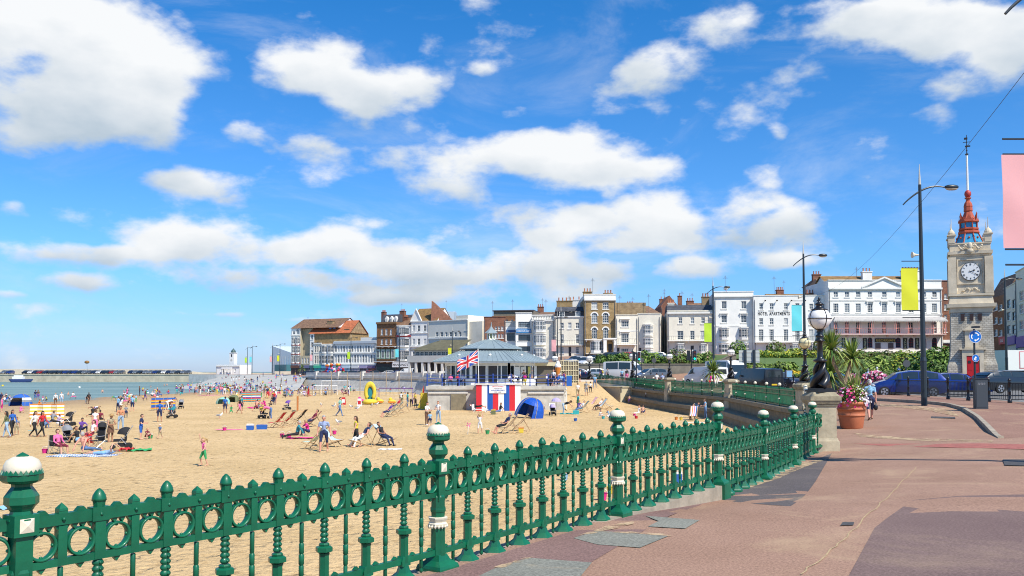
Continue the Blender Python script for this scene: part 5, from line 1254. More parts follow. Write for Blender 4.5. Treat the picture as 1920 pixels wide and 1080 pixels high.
 mb.build('cream_trellis',mat('trellis_cream',(.68,.6,.38),.6),an)
 # blue deck rail
 rt = thing('deck_railing','bright blue tubular railing along the front edge of the kiosk deck','railing',(0,88.2,DZ))
 xs = [-8.5,-7.0,-5.3,-3.6,-1.9,-.1,1.8,3.6,5.2]
 for x in xs: mb = MB();mb.lathe([(.07,0),(.055,.05),(.05,1.12),(.08,1.16),(.02,1.24)],c=(x,0,0),n=8);mb.build('post',M_RAILB,rt)
 for z in (.35,.72,1.08): mb = MB();mb.tube([(xs[0],0,z),(xs[-1],0,z)],.025,6);mb.build('rail',M_RAILB,rt)
 for z in (.35,.72,1.08): mb = MB();mb.tube([(-8.5,0,z),(-8.5,14,z)],.025,6);mb.build('rail',M_RAILB,rt)
 # striped hut front against the deck wall
 h = thing('striped_hut','red, white and blue striped beach store with name board against the deck wall','beach hut',(0,87.2,-1.98))
 xa = XY(893,86.6);xb = XY(976,86.6);n = 9;cols = ['r','w','b','r','w','b','r','w'];mt = {'r': mat('hut_red',(.6,.02,.03),.5),'w': mat('hut_white',(.8,.79,.77),.5),'b': mat('hut_blue',(.01,.09,.38),.5)}
 H_ = 2.62;w = (xb-xa)/8
 for i,c in enumerate(cols): mb = MB();mb.b2(xa+i*w+.002,xa+(i+1)*w-.002,-.6,1.0,.0,H_);mb.build('stripe_panel',mt[c],h)
 mb = MB();mb.b2(xa-.1,xb+.1,-.7,1.05,H_+.003,H_+.12);mb.build('roof',M_CONCL,h)
 mb = MB();mb.b2(xa+2.35*w,xa+5.4*w,-.68,-.602,H_-.82,H_-.06);sb = mb.build('sign_board',mt['w'],h);c = xa+3.88*w
 for k,(tx,m,sz) in enumerate((('WEATHERSPOON DECKCHAIRS',mt['r'],.11),('Sunbeds and',mat('sign_grey',(.1,.1,.1),.6),.09),('WINDBREAKS',mt['b'],.13),('FOR HIRE',mat('sign_grey',(.1,.1,.1),.6),.1))):
  lettering(tx if k else 'DECKCHAIRS',m,sb,(c,-.692,H_-.17-k*.18),sz,fit=(1.25,.8,1.35,.8)[k])
  # flag pole with flag
 fx = XY(898,87.8);fp = thing('flagpole','slim white flagpole leaning at the deck railing beside the striped hut','flagpole',(fx,87.95,.4));mb = MB();mb.tube([(0,0,-.1),(-.1,0,3.72)],.035,8);mb.build('pole',M_WHITE,fp);mb = MB();mb.ell((-.1,0,3.76),.06,8,5);mb.build('finial',M_WHITE,fp)
 U,V = 60,30;mb = MB();mb.sm = True
 def fc(u,v): # union flag, u in 0..2, v in 0..1
  x,y = (u-1),(v-.5)
  if abs(y) < .1 or abs(x) < .1: return 1
  if abs(y) < .167 or abs(x) < .167: return 0
  d = (x*.5*(1 if x*y > 0 else -1)) - y*(1);L = abs(abs(x)*.5-abs(y))*.894
  if L < .04: return 1
  if L < .1: return 0
  return 2
 for j in range(V+1):
  for i in range(U+1):
   u = i/U;v = j/V;x = -2.02*u;z = -.86*u-.18*u*u+1.3*(v-.5)*(1-.1*u)+.10*math.sin(u*9)*u;y = .22*math.sin(u*10+v*1.2)*u;mb.v.append((x,y,z))
 for j in range(V):
  for i in range(U): mb.mi = (0,1,2)[fc(2*(i+.5)/U,(j+.5)/V)];k = j*(U+1)+i;mb.face([k,k+1,k+U+2,k+U+1])
 fl = mb.build('union_flag',[mat('flag_white',(.78,.78,.76),.8),mat('flag_red',(.6,.03,.04),.8),mat('flag_blue',(.02,.06,.32),.8)],None,(fx-.12,87.95,3.45));tag(fl,'red, white and blue union flag streaming left from the white pole','flag')
kiosk()
def picnic_table(x,y,z):
 t = thing('picnic_table','dark A-frame picnic table on the kiosk deck','table',(x,y,z),0,'picnic tables along the kiosk deck');m = mat('dark_timber_stain',(.03,.02,.02),.6)
 mb = MB();mb.b2(-.9,.9,-.38,.38,.70,.75);mb.build('table_top',m,t)
 for s in (-1,1):
  mb = MB();mb.b2(-.9,.9,s*.72-.14,s*.72+.14,.42,.46);mb.build('seat',m,t)
  mb = MB();mb.tube([(-.2+s*.7,-.75,.01),(s*.7-.2,-.25,.7)],.04,4);mb.tube([(s*.7-.2,.75,.01),(s*.7-.2,.25,.7)],.04,4);mb.tube([(s*.7-.2,-.85,.4),(s*.7-.2,.85,.4)],.035,4);mb.build('leg_frame',m,t)
 return t
pt = picnic_table(-6.0,89.6,.5)
for i,(x,l) in enumerate([(-3.9,'dark A-frame picnic table just left of the flagpole on the kiosk deck'),(.2,'dark picnic table in front of the kiosk doors'),(3.4,'dark picnic table at the right end of the kiosk deck')]): dup(pt,(x,89.6,.5),0,l)
pt['label'] = 'dark A-frame picnic table nearest the left end of the kiosk deck'
# ------------------------------------------------------------------ globe lamps
M_GLOBE = mat('opal_globe',(.82,.8,.76),.25,spec=.6);M_GLOBEY = mat('yellowed_opal_globe',(.78,.68,.38),.25,spec=.6)
def globe_lamp(loc,label,s=1.,globe=None,short=False):
 t = thing('globe_lamp',label,'street lamp',loc,.3,'globe lamps on the promenade piers')
 mb = MB();mb.b2(-.34,.34,-.34,.34,0,.06);mb.b2(-.28,.28,-.28,.28,.06,.12)
 mb.sm = True
 for k in range(3): # coiled dolphin-like bodies round the stem
  a0 = 2*PI*k/3;pts = [];rr = []
  for i in range(15): u = i/14;a = a0+u*3.6;r = .2*(1-u*.45);pts.append((r*math.cos(a),r*math.sin(a),.16+.78*u));rr.append(.115*(1-u)**.6+.03)
  mb.tube(pts,rr,8)
 mb.build('sculpted_base',M_BLACK,t)
 mb = MB();mb.sm = True;mb.lathe([(.09,.1),(.09,.86),(.12,.92),(.21,.96),(.22,1.0),(.13,1.03),(.1,1.06),(.085,1.1),(.08,1.55),(.1,1.57),(.16,1.6),(.14,1.63),(.08,1.66),(.13,1.74),(.13,1.77),(.07,1.82),(.11,1.88),(.07,1.93),(.12,1.95),(.15,1.99)],n=14);mb.build('column',M_BLACK,t)
 mb = MB();mb.sm = True;mb.ell((0,0,2.30),.35,24,16);g = mb.build('globe',globe or M_GLOBE,t)
 mb = MB()
 for k in range(2):
  a0 = PI/2*k;pts = [(.357*math.cos(b)*math.cos(a0),.357*math.cos(b)*math.sin(a0),2.30+.357*math.sin(b)) for b in [2*PI*i/28 for i in range(29)]];mb.tube(pts,.012,5,caps=False)
 pts = [(.36*math.cos(b),.36*math.sin(b),2.30) for b in [2*PI*i/28 for i in range(29)]];mb.tube(pts,.014,5,caps=False);mb.build('globe_cage',M_BLACK,g)
 mb = MB();mb.sm = True;mb.lathe([(.25,2.57),(.26,2.59),(.17,2.62),(.12,2.66),(.09,2.72),(.13,2.75),(.12,2.78),(.05,2.82),(.03,2.88),(.05,2.92),(.01,3.0)],n=12);mb.build('crown',M_BLACK,t)
 t.scale = (s,s,s);return t
def pier(x,y,z,rz,w,h,label,lower=1.2):
 t = thing('stone_pier',label,'pier',(x,y,z),rz,'stone piers of the promenade balustrade')
 mb = MB();mb.box((0,0,.15-lower/2),(w*1.12,w*1.12,.3+lower));mb.box((0,0,.34),(w*1.06,w*1.06,.08),taper=.94);mb.box((0,0,.38+(h-.75)/2),(w*.94,w*.94,h-.75));mb.build('shaft',M_STONEP,t)
 mb = MB();mb.box((0,0,h-.36),(w*1.02,w*1.02,.06));mb.box((0,0,h-.28),(w*1.1,w*1.1,.1),taper=1.12);mb.box((0,0,h-.17),(w*1.26,w*1.26,.12));mb.box((0,0,h-.055),(w*1.2,w*1.2,.11),taper=.72);mb.build('cap',mat('weathered_cap',(.28,.24,.16),.9,var=.3,vs=4,bump=.4,bs=20),t);return t
P1 = (XY(1537.5,24.9),24.9)
p = pier(*P1,-.3,.0,.68,1.66,'large weathered stone pier at the end of the near green railing',.2)
mb = MB();mb.b2(.353,.37,-.12,.12,.75,1.15);mb.build('plaque',mat('bronze_plaque',(.1,.07,.05),.4),p)
globe_lamp((*P1,1.36),'nearest black globe lamp with twisted sculpted base on the large stone pier',.9)
piers = []
for (px,Y,lab,gl,s) in [(1509,46.5,'black lamp with yellowed globe right behind the nearest globe lamp',M_GLOBEY,.92),(1370,70,'globe lamp on the pier left of the back-facing road sign',None,.92),(1255,88,'globe lamp on the pier above the cream wedge wall',None,.92)]:
 x = XY(px,Y);z = -.15
 pier(x,Y,z,.2,.78,1.5,{1509: 'stone pier carrying the lamp with the yellowed globe',1370: 'stone pier between the two long green balustrade spans',1255: 'smallest stone pier at the far end of the balustrade'}[px],2.0)
 globe_lamp((x,Y,z+1.48),lab,s,gl);piers.append((x,Y))
for (px,Y,z,lab) in [(1186,112,.75,'small globe lamp in front of the white minibus'),(1105,120,.6,'small cream-globed lamp standing left of the minibus shelter'),(1000+40,126,.7,'small distant globe lamp behind the kiosk annexe')]:
 globe_lamp((XY(px,Y),Y,z),lab,1.35)
 # far balustrade between the piers
def far_bal(a,b,z0,z1,n,label,balls=True,hgt=1.05,glass=0):
 A,B = Vector((*a,z0)),Vector((*b,z1));d = (B-A);ang = math.atan2(d.y,d.x);t = thing('iron_balustrade',label,'railing',(0,0,0));U = Vector((0,0,1))
 for z,h,nm in ((hgt-.03,.07,'top_rail'),(hgt*.72,.05,'middle_rail'),(.12,.06,'bottom_rail')):
  mb = MB();bar(mb,A+U*z,B+U*z,.06,h)
  if nm == 'top_rail':
   k = int(d.length/.25)
   for i in range(k): p = A.lerp(B,(i+.5)/k)+U*(hgt+.005);mb.lathe([(.03,0),(.03,.07),(.001,.12)],c=tuple(p),n=5)
  mb.build(nm,M_GREEN,t)
 k = int(d.length/.25);mb = MB()
 for i in range(k): p = A.lerp(B,(i+.5)/k);mb.box(tuple(p+U*(.5*hgt)),(.045,.045,hgt-.1),rz=ang)
 mb.build('balusters',M_GREEN,t)
 mb = MB();k2 = int(d.length/.3)
 for i in range(k2): p = A.lerp(B,(i+.5)/k2)+U*(hgt*.85);mb.box(tuple(p),(.11,.03,.16),rz=ang)
 bar(mb,A+U*(hgt*.85),B+U*(hgt*.85),.02,.03);mb.build('fretwork',M_GREEN,t)
 if balls:
  for i in range(n):
   p = A.lerp(B,(i+.5)/n);q = MB();q.box((0,0,hgt/2),(.1,.1,hgt),rz=ang);q.lathe([(.05,hgt),(.09,hgt+.1),(.04,hgt+.14),(.1,hgt+.18)],n=8);po = q.build('post',M_GREEN,t,tuple(p))
   q = MB();q.sm = True;q.ell((0,0,hgt+.27),.11,10,6);q.build('ball',M_IVORY,po);q = MB();q.lathe([(.09,hgt*.42),(.11,hgt*.46),(.08,hgt*.5)],n=8);q.build('collar',M_IVORY,po)
 return t
def off(p,q,k=.55):
 v = Vector((q[0]-p[0],q[1]-p[1])).normalized();return (p[0]+v.x*k,p[1]+v.y*k)
far_bal(off((8.8,26.2),piers[0],.2),off(piers[0],(8.8,26.2)),-.28,-.15,8,'green balustrade span hidden behind the large stone pier')
far_bal(off(piers[0],piers[1]),off(piers[1],piers[0]),-.15,-.15,6,'long green balustrade span with six ivory balls between the lamp piers')
far_bal(off(piers[1],piers[2]),off(piers[2],piers[1]),-.15,-.12,6,'green balustrade span above the stone plinth behind the cove of sand')
far_bal(off(piers[2],(15.4,100)),(15.3,111),-.12,.0,4,'short green balustrade span ending at the cream wedge wall')
far_bal((15.3,111.2),(11.0,118),.0,.55,1,'plain green railing with dark panels on top of the cream wedge wall',balls=False)
# stone plinth below the far balustrade and cream wedge wall
def plinth(P,zt,label):
 mb = MB();prof = [(0,0),(-.45,0),(-.45,-.22),(-.18,-.3),(-.18,-.85),(-1.1,-.95),(-1.15,-1.25),(-1.0,-1.3),(-1.0,-3.2)];pr = None
 for i,(x,y) in enumerate(P):
  a = P[max(i-1,0)];b = P[min(i+1,len(P)-1)];v = Vector((b[0]-a[0],b[1]-a[1])).normalized();n = Vector((v.y,-v.x))
  cur = [(x+n.x*-o if False else x+(-n.x)*(-o),y+(-n.y)*(-o),zt+z) for (o,z) in prof]
  if pr:
   for k in range(len(prof)-1): mb.poly([pr[k],cur[k],cur[k+1],pr[k+1]])
  pr = cur
 o = mb.build('stone_plinth',mat('plinth_stone',(.27,.215,.13),.9,col2=(.17,.135,.085),vs=1.4,bump=.6,bs=7,dist=.05));tag(o,label,'wall');return o
plinth([(9.2,26),(15.4,46),(17.3,70),(15.9,88),(15.5,100),(15.3,110.9)],-.12,'weathered stepped stone plinth under the curving green balustrade')
mb = MB();mb.poly([(15.25,111.0,-.1),(14.2,112.0,-.1),(14.2,112,-3),(15.25,111,-3)]);mb.v = [];mb.f = [];mb.m = [];mb.smooth = []
a,b_,c = (16.3,111),(13.6,110.6),(10.6,118.0)
mb.prism([a,b_,c,(11.2,118.4),(16.5,113)],-3,-.05);mb.prism([(a[0]+.1,a[1]-.1),(b_[0]-.1,b_[1]-.12),(c[0]-.14,c[1]),(11.2,118.5),(16.6,113)],-.045,.06)
tag(mb.build('wedge_wall',mat('cream_masonry',(.62,.53,.35),.8,var=.1,vs=.8)),'cream rendered wedge shaped wall below the green railing beside the sand ramp','wall')
# white timber steps railing at the ramp
t = thing('ramp_fence','weathered white post and rail fence stepping down beside the sand ramp','fence',(5.5,0,0))
for i in range(7):
 y = 89+i*2.2;z = -1.3+i*.3;mb = MB();mb.b2(-.06,.06,y-.07,y+.07,z-.6,z+1.25);mb.build('post',M_COLW,t)
for k in range(3): mb = MB();mb.tube([(0,89,-.7+k*.42),(0,102.2,1.1+k*.42)],.06,4);mb.build('rail',M_COLW,t)
# ------------------------------------------------------------------ tall lamp columns with banners
M_COL = mat('dark_blue_grey_paint',(.02,.03,.038),.4)
def tall_lamp(px,Y,z,label,banner=None,bs=None,side=-1,htip=11.6,arms=1,speaker=True,flip=False):
 x = XY(px,Y);t = thing('lamp_column',label,'street lamp',(x,Y,z),0,'tall lamp columns along the promenade road')
 mb = MB();mb.lathe([(.14,0),(.14,2.1),(.155,2.12),(.12,2.3),(.1,5.8),(.085,9.0),(.07,10.6)],n=10);mb.build('column',M_COL,t)
 mb = MB();mb.lathe([(.065,10.6),(.012,htip)],n=8);mb.build('spike',mat('pale_spike',(.5,.48,.42),.5),t)
 f = -1 if flip else 1;mb = MB();pts = []
 for i in range(17): u = i/16;X = -.82+2.05*u;pts.append((f*X,0,9.62+.9*math.sin((u*.62+.0)*PI)**.9-.0))
 mb.tube(pts,[.03+.015*math.sin(i/16*PI) for i in range(17)],7);mb.build('curved_arm',M_COL,t)
 e = Vector(pts[-1]);mb = MB();mb.sm = True;mb.ell((e.x+f*.3,0,e.z+.02),(.36,.16,.12),12,6);h = mb.build('lamp_head',M_COL,t)
 mb = MB();mb.sm = True;mb.ell((e.x+f*.3,0,e.z-.04),(.31,.13,.11),12,6);mb.build('lens',mat('lamp_lens',(.5,.42,.3),.3),h)
 if banner:
  zt,zb_ = 6.55,4.55
  for k,zz in enumerate((zt+.35,zt+.02,zb_-.02,zb_-.35)):
   mb = MB();mb.tube([(0,0,zz),(side*.95,0,zz)],.022,5);mb.build('bracket',M_COL,t)
  mb = MB();mb.sm = True;n = 8
  for j in range(n+1):
   for i in range(n+1): u,v = i/n,j/n;mb.v.append((side*(.2+.8*u),.03*math.sin(v*5+u*3)*(1-abs(2*v-1))-.03,lerp(zt,zb_,v)))
  for j in range(n):
   for i in range(n): k = j*(n+1)+i;mb.face([k,k+1,k+n+2,k+n+1])
  mb.build('banner',banner,t)
 if speaker:
  mb = MB();zz = 7.2+.0;R = Matrix.Translation((-.12,0,zz)) @ Matrix.Rotation(-PI/2,4,'Y');mb.lathe([(.03,0),(.05,.1),(.08,.2),(.15,.3),(.15,.32)],n=10,M=R);mb.build('loudspeaker',mat('cream_speaker',(.6,.55,.42),.5),t)
 return t
BN = {k: mat('banner_'+k,c,.75) for k,c in dict(yellow=(.60,.62,.02),cyan=(.12,.58,.62),green=(.42,.62,.03),pink=(.72,.36,.36)).items()}
tall_lamp(1731,42,H(19.6,42),'tall dark lamp column with large yellow banner nearest the road kerb',BN['yellow'])
tall_lamp(1509,68.5,.55,'tall lamp column with cyan banner rising behind the globe lamps',BN['cyan'])
tall_lamp(1338,95,.6,'tall lamp column with lime green banner and a gull on its lamp',BN['green'])
tall_lamp(1974,18.6,0,'tall lamp column with pink banner standing just outside the right edge',BN['pink'],speaker=False)
tall_lamp(1045,152,.9,'lamp column with pink banner in front of the cream houses',BN['pink'])
tall_lamp(1052,138,.9,'plain lamp column just right of the one with the pink banner',None)
tall_lamp(1887,92,1.2,'lamp column behind the dark estate car right of the clock tower',None)
tall_lamp(848,205,.9,'lamp column with yellow banner behind the kiosk roof',BN['yellow'])
tall_lamp(749,215,.9,'lamp column with cyan banner in front of the white bayed house',BN['cyan'])
tall_lamp(658,245,.9,'lamp column with lime banner in front of the long grey terrace',BN['green'])
tall_lamp(587,285,.9,'lamp column with pink banner before the orange roofed building',BN['pink'],side=-1)
tall_lamp(525,300,.9,'lamp column with yellow banner in front of the white gallery',BN['yellow'])
tall_lamp(511,320,.9,'lamp column with pink banner at the corner of the white gallery',BN['pink'])
tall_lamp(473,330,.9,'lamp column with cyan banner right of the little lighthouse building',BN['cyan'])
tall_lamp(464,345,.9,'lamp column with green banner nearest the little lighthouse building',BN['green'])
# overhead wire
mb = MB();A,B = Vector((XY(1960,26),26,11.4)),Vector((XY(1500,150),150,16));mb.tube([A.lerp(B,i/30)-Vector((0,0,6.0*4*(i/30)*(1-i/30)*.55)) for i in range(31)],.011,4)
tag(mb.build('overhead_wire',M_IRON),'thin dark cable sagging across the sky towards the hotel','cable')
# ------------------------------------------------------------------ guard rail along the road
def guard(pts,label):
 t = thing('guard_rail',label,'railing',(0,0,0));U = Vector((0,0,1))
 for i,(x,y) in enumerate(pts):
  z = HP(x,y);mb = MB();mb.sm = True;mb.lathe([(.1,-.1),(.1,.12),(.065,.16),(.06,.5),(.08,.53),(.06,.56),(.055,.95),(.08,.97),(.05,1.0),(.075,1.05),(.075,1.1),(.03,1.15),(.01,1.17)],n=9);mb.build('bollard_post',M_BLACK,t,(x,y,z))
  if i:
   a,b = Vector((*pts[i-1],HP(*pts[i-1]))),Vector((x,y,z));mb = MB();bar(mb,a+U*.92,b+U*.92,.04,.045);bar(mb,a+U*.16,b+U*.16,.035,.035);k = int((b-a).length/.115)
   if y < 75 or k < 5:
    for j in range(1,k): p = a.lerp(b,j/k);mb.box(tuple(p+U*.54),(.016,.016,.74))
   mb.build('infill_panel',M_BLACK,t)
gp = [(XY(2010,37),37.0),(XY(1972,38.3),38.3)]
for (px,top) in ((1931,46.8),(1891,46.3),(1852,45),(1813.5,43.7),(1776,42),(1738,39),(1702,37),(1670,35),(1640,33)): Y = 1.17*1650/top*1.0;gp.append((XY(px,Y),Y))
y = gp[-1][1]
while y < 108: y += 2.6;gp.append((lerp(gp[10][0],22.4,ss((y-58)/20)),y))
guard(gp,'black pedestrian guard rail with bollard posts along the kerb of the road')
# signs, cabinet, traffic lights
def disc_sign(px,Y,zg,zc,r,label,second=None,back=False):
 x = XY(px,Y);t = thing('road_sign',label,'road sign',(x,Y,zg));mb = MB();mb.lathe([(.05,-.1),(.045,zc+.35)],n=8);mb.build('post',M_COL,t);R = lambda z: Matrix.Translation((0,-.08,z)) @ Matrix.Rotation(PI/2,4,'X')
 MBL = mat('sign_blue',(.0,.13,.5),.4);MG = mat('sign_back_grey',(.06,.065,.07),.6)
 def ring(z,r,kind):
  mb = MB();mb.lathe([(r,0),(r,.02)],n=28,M=R(z));d = mb.build('sign_face',MG if back else MBL,t)
  if back: return
  mb = MB();n = 28;fy = -.105
  def arc(r0,r1,a0,a1,k=8):
   for i in range(k): a,b = lerp(a0,a1,i/k),lerp(a0,a1,(i+1)/k);mb.poly([(r0*math.cos(a),fy,z+r0*math.sin(a)),(r1*math.cos(a),fy,z+r1*math.sin(a)),(r1*math.cos(b),fy,z+r1*math.sin(b)),(r0*math.cos(b),fy,z+r0*math.sin(b))])
  arc(r*.93,r*.98,0,2*PI,28)
  if kind == 'ra':
   for k in range(3):
    a0 = math.radians(100+120*k);arc(r*.5,r*.66,a0,a0-1.15);a = a0-1.15;e = a-.42
    mb.poly([(r*.38*math.cos(a),fy,z+r*.38*math.sin(a)),(r*.78*math.cos(a),fy,z+r*.78*math.sin(a)),(r*.58*math.cos(e),fy,z+r*.58*math.sin(e))])
  else: mb.poly([(-r*.12,fy,z-r*.6),(r*.12,fy,z-r*.6),(r*.12,fy,z+.1*r),(-r*.12,fy,z+.1*r)]);mb.poly([(-r*.35,fy,z+.1*r),(r*.35,fy,z+.1*r),(0,fy,z+.55*r)]);mb.poly([(-r*.5,fy,z-r*.45),(-r*.2,fy,z-r*.45),(-r*.2,fy,z),(-r*.5,fy,z)])
  mb.build('symbol',M_WHITE,d)
 ring(zc,r,'ra')
 if second: ring(second,r*.58,'cy')
 mb = MB();mb.b2(-.12,.12,-.3,0,zc+r+.1,zc+r+.18) if not back else mb.b2(-.35,.1,-.05,.05,zc+r+.1,zc+r+.16);mb.build('sign_light',M_BLACK,t)
disc_sign(1827,40,.4,3.12,.29,'round blue roundabout sign with three white arrows above a smaller blue sign',2.14)
disc_sign(1698.5,62,.5,1.75+.25,.26,'back of a round grey road sign behind the blue people carrier',back=True)
t = thing('utility_cabinet','plain dark grey utility cabinet standing on the red pavement','cabinet',(XY(1836.5,37.5),37.5,HP(21,37.5)),-.1)
mb = MB();mb.b2(-.25,.25,-.14,.14,0,1.26);mb.build('body',mat('cabinet_grey',(.035,.045,.055),.55,var=.15,vs=3),t);mb = MB();mb.b2(-.27,.27,-.16,.16,1.262,1.30);mb.build('lid',mat('cabinet_grey',()),t) if False else mb.build('lid',M_COL,t);mb = MB();mb.b2(-.22,.22,-.15,-.141,.06,1.2);d = mb.build('door',mat('cabinet_door',(.045,.055,.065),.5),t);
mb = MB()
for k in range(5): mb.tube([(-.15+k*.06,-.153,1.02),(-.13+k*.06,-.153,1.14),(-.10+k*.06,-.153,1.04)],.006,4)
mb.build('graffiti',mat('graffiti_white',(.6,.6,.6),.6),d)
def traffic_light(px,Y,zg,label,twin=True):
 t = thing('traffic_light',label,'traffic light',(XY(px,Y),Y,zg));mb = MB();mb.lathe([(.07,0),(.06,3.6)],n=8);mb.build('post',M_BLACK,t)
 for k,(dx,front) in enumerate(((.35,1),(-.3,0))):
  if k and not twin: break
  mb = MB();mb.b2(dx-.17,dx+.17,-.12,.1,2.5,3.6)
  h = mb.build('signal_head',M_BLACK,t)
  if front:
   mb = MB();mb.b2(dx-.24,dx+.24,.101,.12,2.42,3.68);mb.build('backing_board',M_WHITE,h)
   for j,(m) in enumerate((mat('green_light',(.0,.5,.35),.4,emit=(0,.9,.6),es=2.0),mat('amber_off',(.08,.04,.01),.4),mat('red_off',(.08,.01,.01),.4))):
    mb = MB();mb.lathe([(.11,0),(.09,.02)],n=12,M=Matrix.Translation((dx,-.125,2.7+j*.34)) @ Matrix.Rotation(PI/2,4,'X'));mb.build('lens',m,h)
traffic_light(1193,108,.75,'traffic light showing green in front of the hedge, left of the pair')
traffic_light(1296,96,.65,'traffic light showing green beside the lime green banner')
t = thing('direction_sign','large pale road sign seen from behind on two dark posts','road sign',(XY(1404.5,75),75,.7))
mb = MB();mb.b2(-.88,.88,-.03,0,2.0,3.05);mb.build('sign_panel',mat('sign_back_aluminium',(.42,.46,.44),.5),t)
for z in (2.15,2.5,2.85): mb = MB();mb.b2(-.88,.88,-.06,-.031,z,z+.04);mb.build('stiffener',M_RENDERG,t)
for x in (-.36,.4): mb = MB();mb.b2(x-.09,x+.09,-.22,-.062,-.2,3.1);mb.build('post',M_COL,t)
for (px,lab) in ((1155+17,'red edged round sign facing away by the hedge, left one'),): pass
for (px,Y,lab) in ((1203,112,'grey backed round sign with red rim near the minibus'),(1226,112,'small grey round sign right of the minibus')): disc_sign(px,Y,.75,2.2+.4,.3,lab,back=True)
# planter pot
M_TPOT = mat('terracotta_pot',(.48,.15,.065),.65,var=.16,vs=2.5,bump=.1,bs=20);M_SOIL = mat('soil',(.03,.02,.012),.95)
# ------------------------------------------------------------------ plants
def leafm(n,c,t=.0): return mat(n,c,.6,var=.2,vs=.8,spec=.35)
L_G = [leafm('leaf_deep',(.05,.115,.022)),leafm('leaf_mid',(.12,.21,.03)),leafm('leaf_light',(.23,.31,.055))]
L_Y = [leafm('leaf_mid',()),leafm('leaf_yellow',(.42,.40,.04)),leafm('leaf_light',())]
L_O = [leafm('leaf_olive',(.10,.14,.035)),leafm('leaf_mid',()),leafm('leaf_bronze',(.15,.13,.04))]
def leaves(mb,c,r,n,s,rnd,nm=3,hollow=.55,bottom=-1.):
 c = Vector(c);cl = [(Vector((rnd.gauss(0,1),rnd.gauss(0,1),rnd.gauss(0,1))).normalized(),rnd.random()) for _ in range(14)]
 for i in range(n):
  d = Vector((rnd.gauss(0,1),rnd.gauss(0,1),rnd.gauss(0,1))).normalized()
  lump = .72+.4*max(0,max(d.dot(k[0])*1.3-.55+k[1]*.2 for k in cl));rr = (hollow+(1-hollow)*rnd.random()**.5)*lump
  if d.z < bottom: d.z = bottom*rnd.random()
  p = c+Vector((d.x*r[0]*rr,d.y*r[1]*rr,d.z*r[2]*rr))
  nrm = (d+Vector((rnd.uniform(-1,1),rnd.uniform(-1,1),rnd.uniform(-.2,1)))*.9).normalized();u = nrm.orthogonal().normalized();u.rotate(Matrix.Rotation(rnd.uniform(0,6.3),3,nrm));v = nrm.cross(u);q = s*rnd.uniform(.6,1.3)
  mb.mi = rnd.randrange(nm);mb.poly([p-u*q,p-v*q*.45,p+u*q,p+v*q*.45])
def shrub(name,label,loc,r,n,s,pal,cat='shrub',seed=0,stem=True,group=None):
 rnd = random.Random(seed+int(loc[0]*10));t = thing(name,label,cat,loc,0,group);mb = MB();leaves(mb,(0,0,r[2]*.55),r,n,s,rnd,bottom=-.6);mb.build('foliage',pal,t)
 if stem:
  mb = MB()
  for k in range(5): a = rnd.uniform(0,6.3);mb.tube([(0,0,-.2),(r[0]*.3*math.cos(a),r[1]*.3*math.sin(a),r[2]*.5),(r[0]*.6*math.cos(a),r[1]*.6*math.sin(a),r[2]*.95)],[.06,.04,.02],5)
  mb.build('stems',mat('bark',(.09,.06,.04),.9,var=.3),t)
 return t
def hedge(label,P,w,h,n,s,pal,seed=1,name='hedge',jag=.35):
 rnd = random.Random(seed);t = thing(name,label,'hedge',(P[0][0],P[0][1],H(*P[0])));mb = MB();o = Vector((P[0][0],P[0][1],H(*P[0])));L = sum((Vector(P[i+1])-Vector(P[i])).length for i in range(len(P)-1));k = max(2,int(L/(w*.8)))
 for i in range(k+1):
  u = i/k*(len(P)-1);j = min(int(u),len(P)-2);p = Vector(P[j]).lerp(Vector(P[j+1]),u-j);z = H(p.x,p.y);hh = h*rnd.uniform(1-jag,1+jag*.6)
  leaves(mb,(p.x-o.x+rnd.uniform(-.3,.3),p.y-o.y+rnd.uniform(-.4,.4),z-o.z+hh*.45),(w*rnd.uniform(.6,.85),w*.6,hh*.62),n//k,s,rnd,bottom=-.75)
 mb.build('foliage',pal,t);return t
def pp(px,Y): return (XY(px,Y),Y)
hedge('dark clipped hedge beside the parked cars at the left end of the gardens',[pp(1124,134),pp(1162,134)],1.3,2.0,1500,.2,[L_G[0],L_G[1],L_G[0]],3,jag=.08)
hedge('long loose green hedge above the retaining wall, right of the clipped hedge',[pp(1168,133),pp(1215,133),pp(1262,133),pp(1330,131)],1.8,2.2,5200,.25,L_G,5)
hedge('bushy green shrub belt behind the white vans',[pp(1318,120),pp(1370,117),pp(1420,113),pp(1478,110)],2.0,1.7,5200,.26,[L_G[1],L_G[2],L_O[0]],9)
hedge('yellow green shrub border below the hotel apartments',[pp(1425,132),pp(1480,132),pp(1556,132)],1.3,1.2,3000,.24,L_Y,11)
hedge('mixed olive and green border along the foot of the Georgian hotel',[pp(1565,130),pp(1640,130),pp(1700,130),pp(1775,130)],1.4,1.1,4200,.25,[L_G[1],L_O[2],L_G[0]],13)
hedge('low dark shrubs between the lawn and the road behind the flower beds',[pp(1592,88),pp(1640,90),pp(1700,92),pp(1752,92)],1.5,1.5,3800,.19,[L_G[0],L_G[1],L_O[0]],17)
hedge('low green bushes in front of the lawn left of the globe lamp',[pp(1410,100),pp(1500,92),pp(1560,88)],1.4,1.4,3400,.19,[L_G[0],L_G[1],L_O[0]],19)
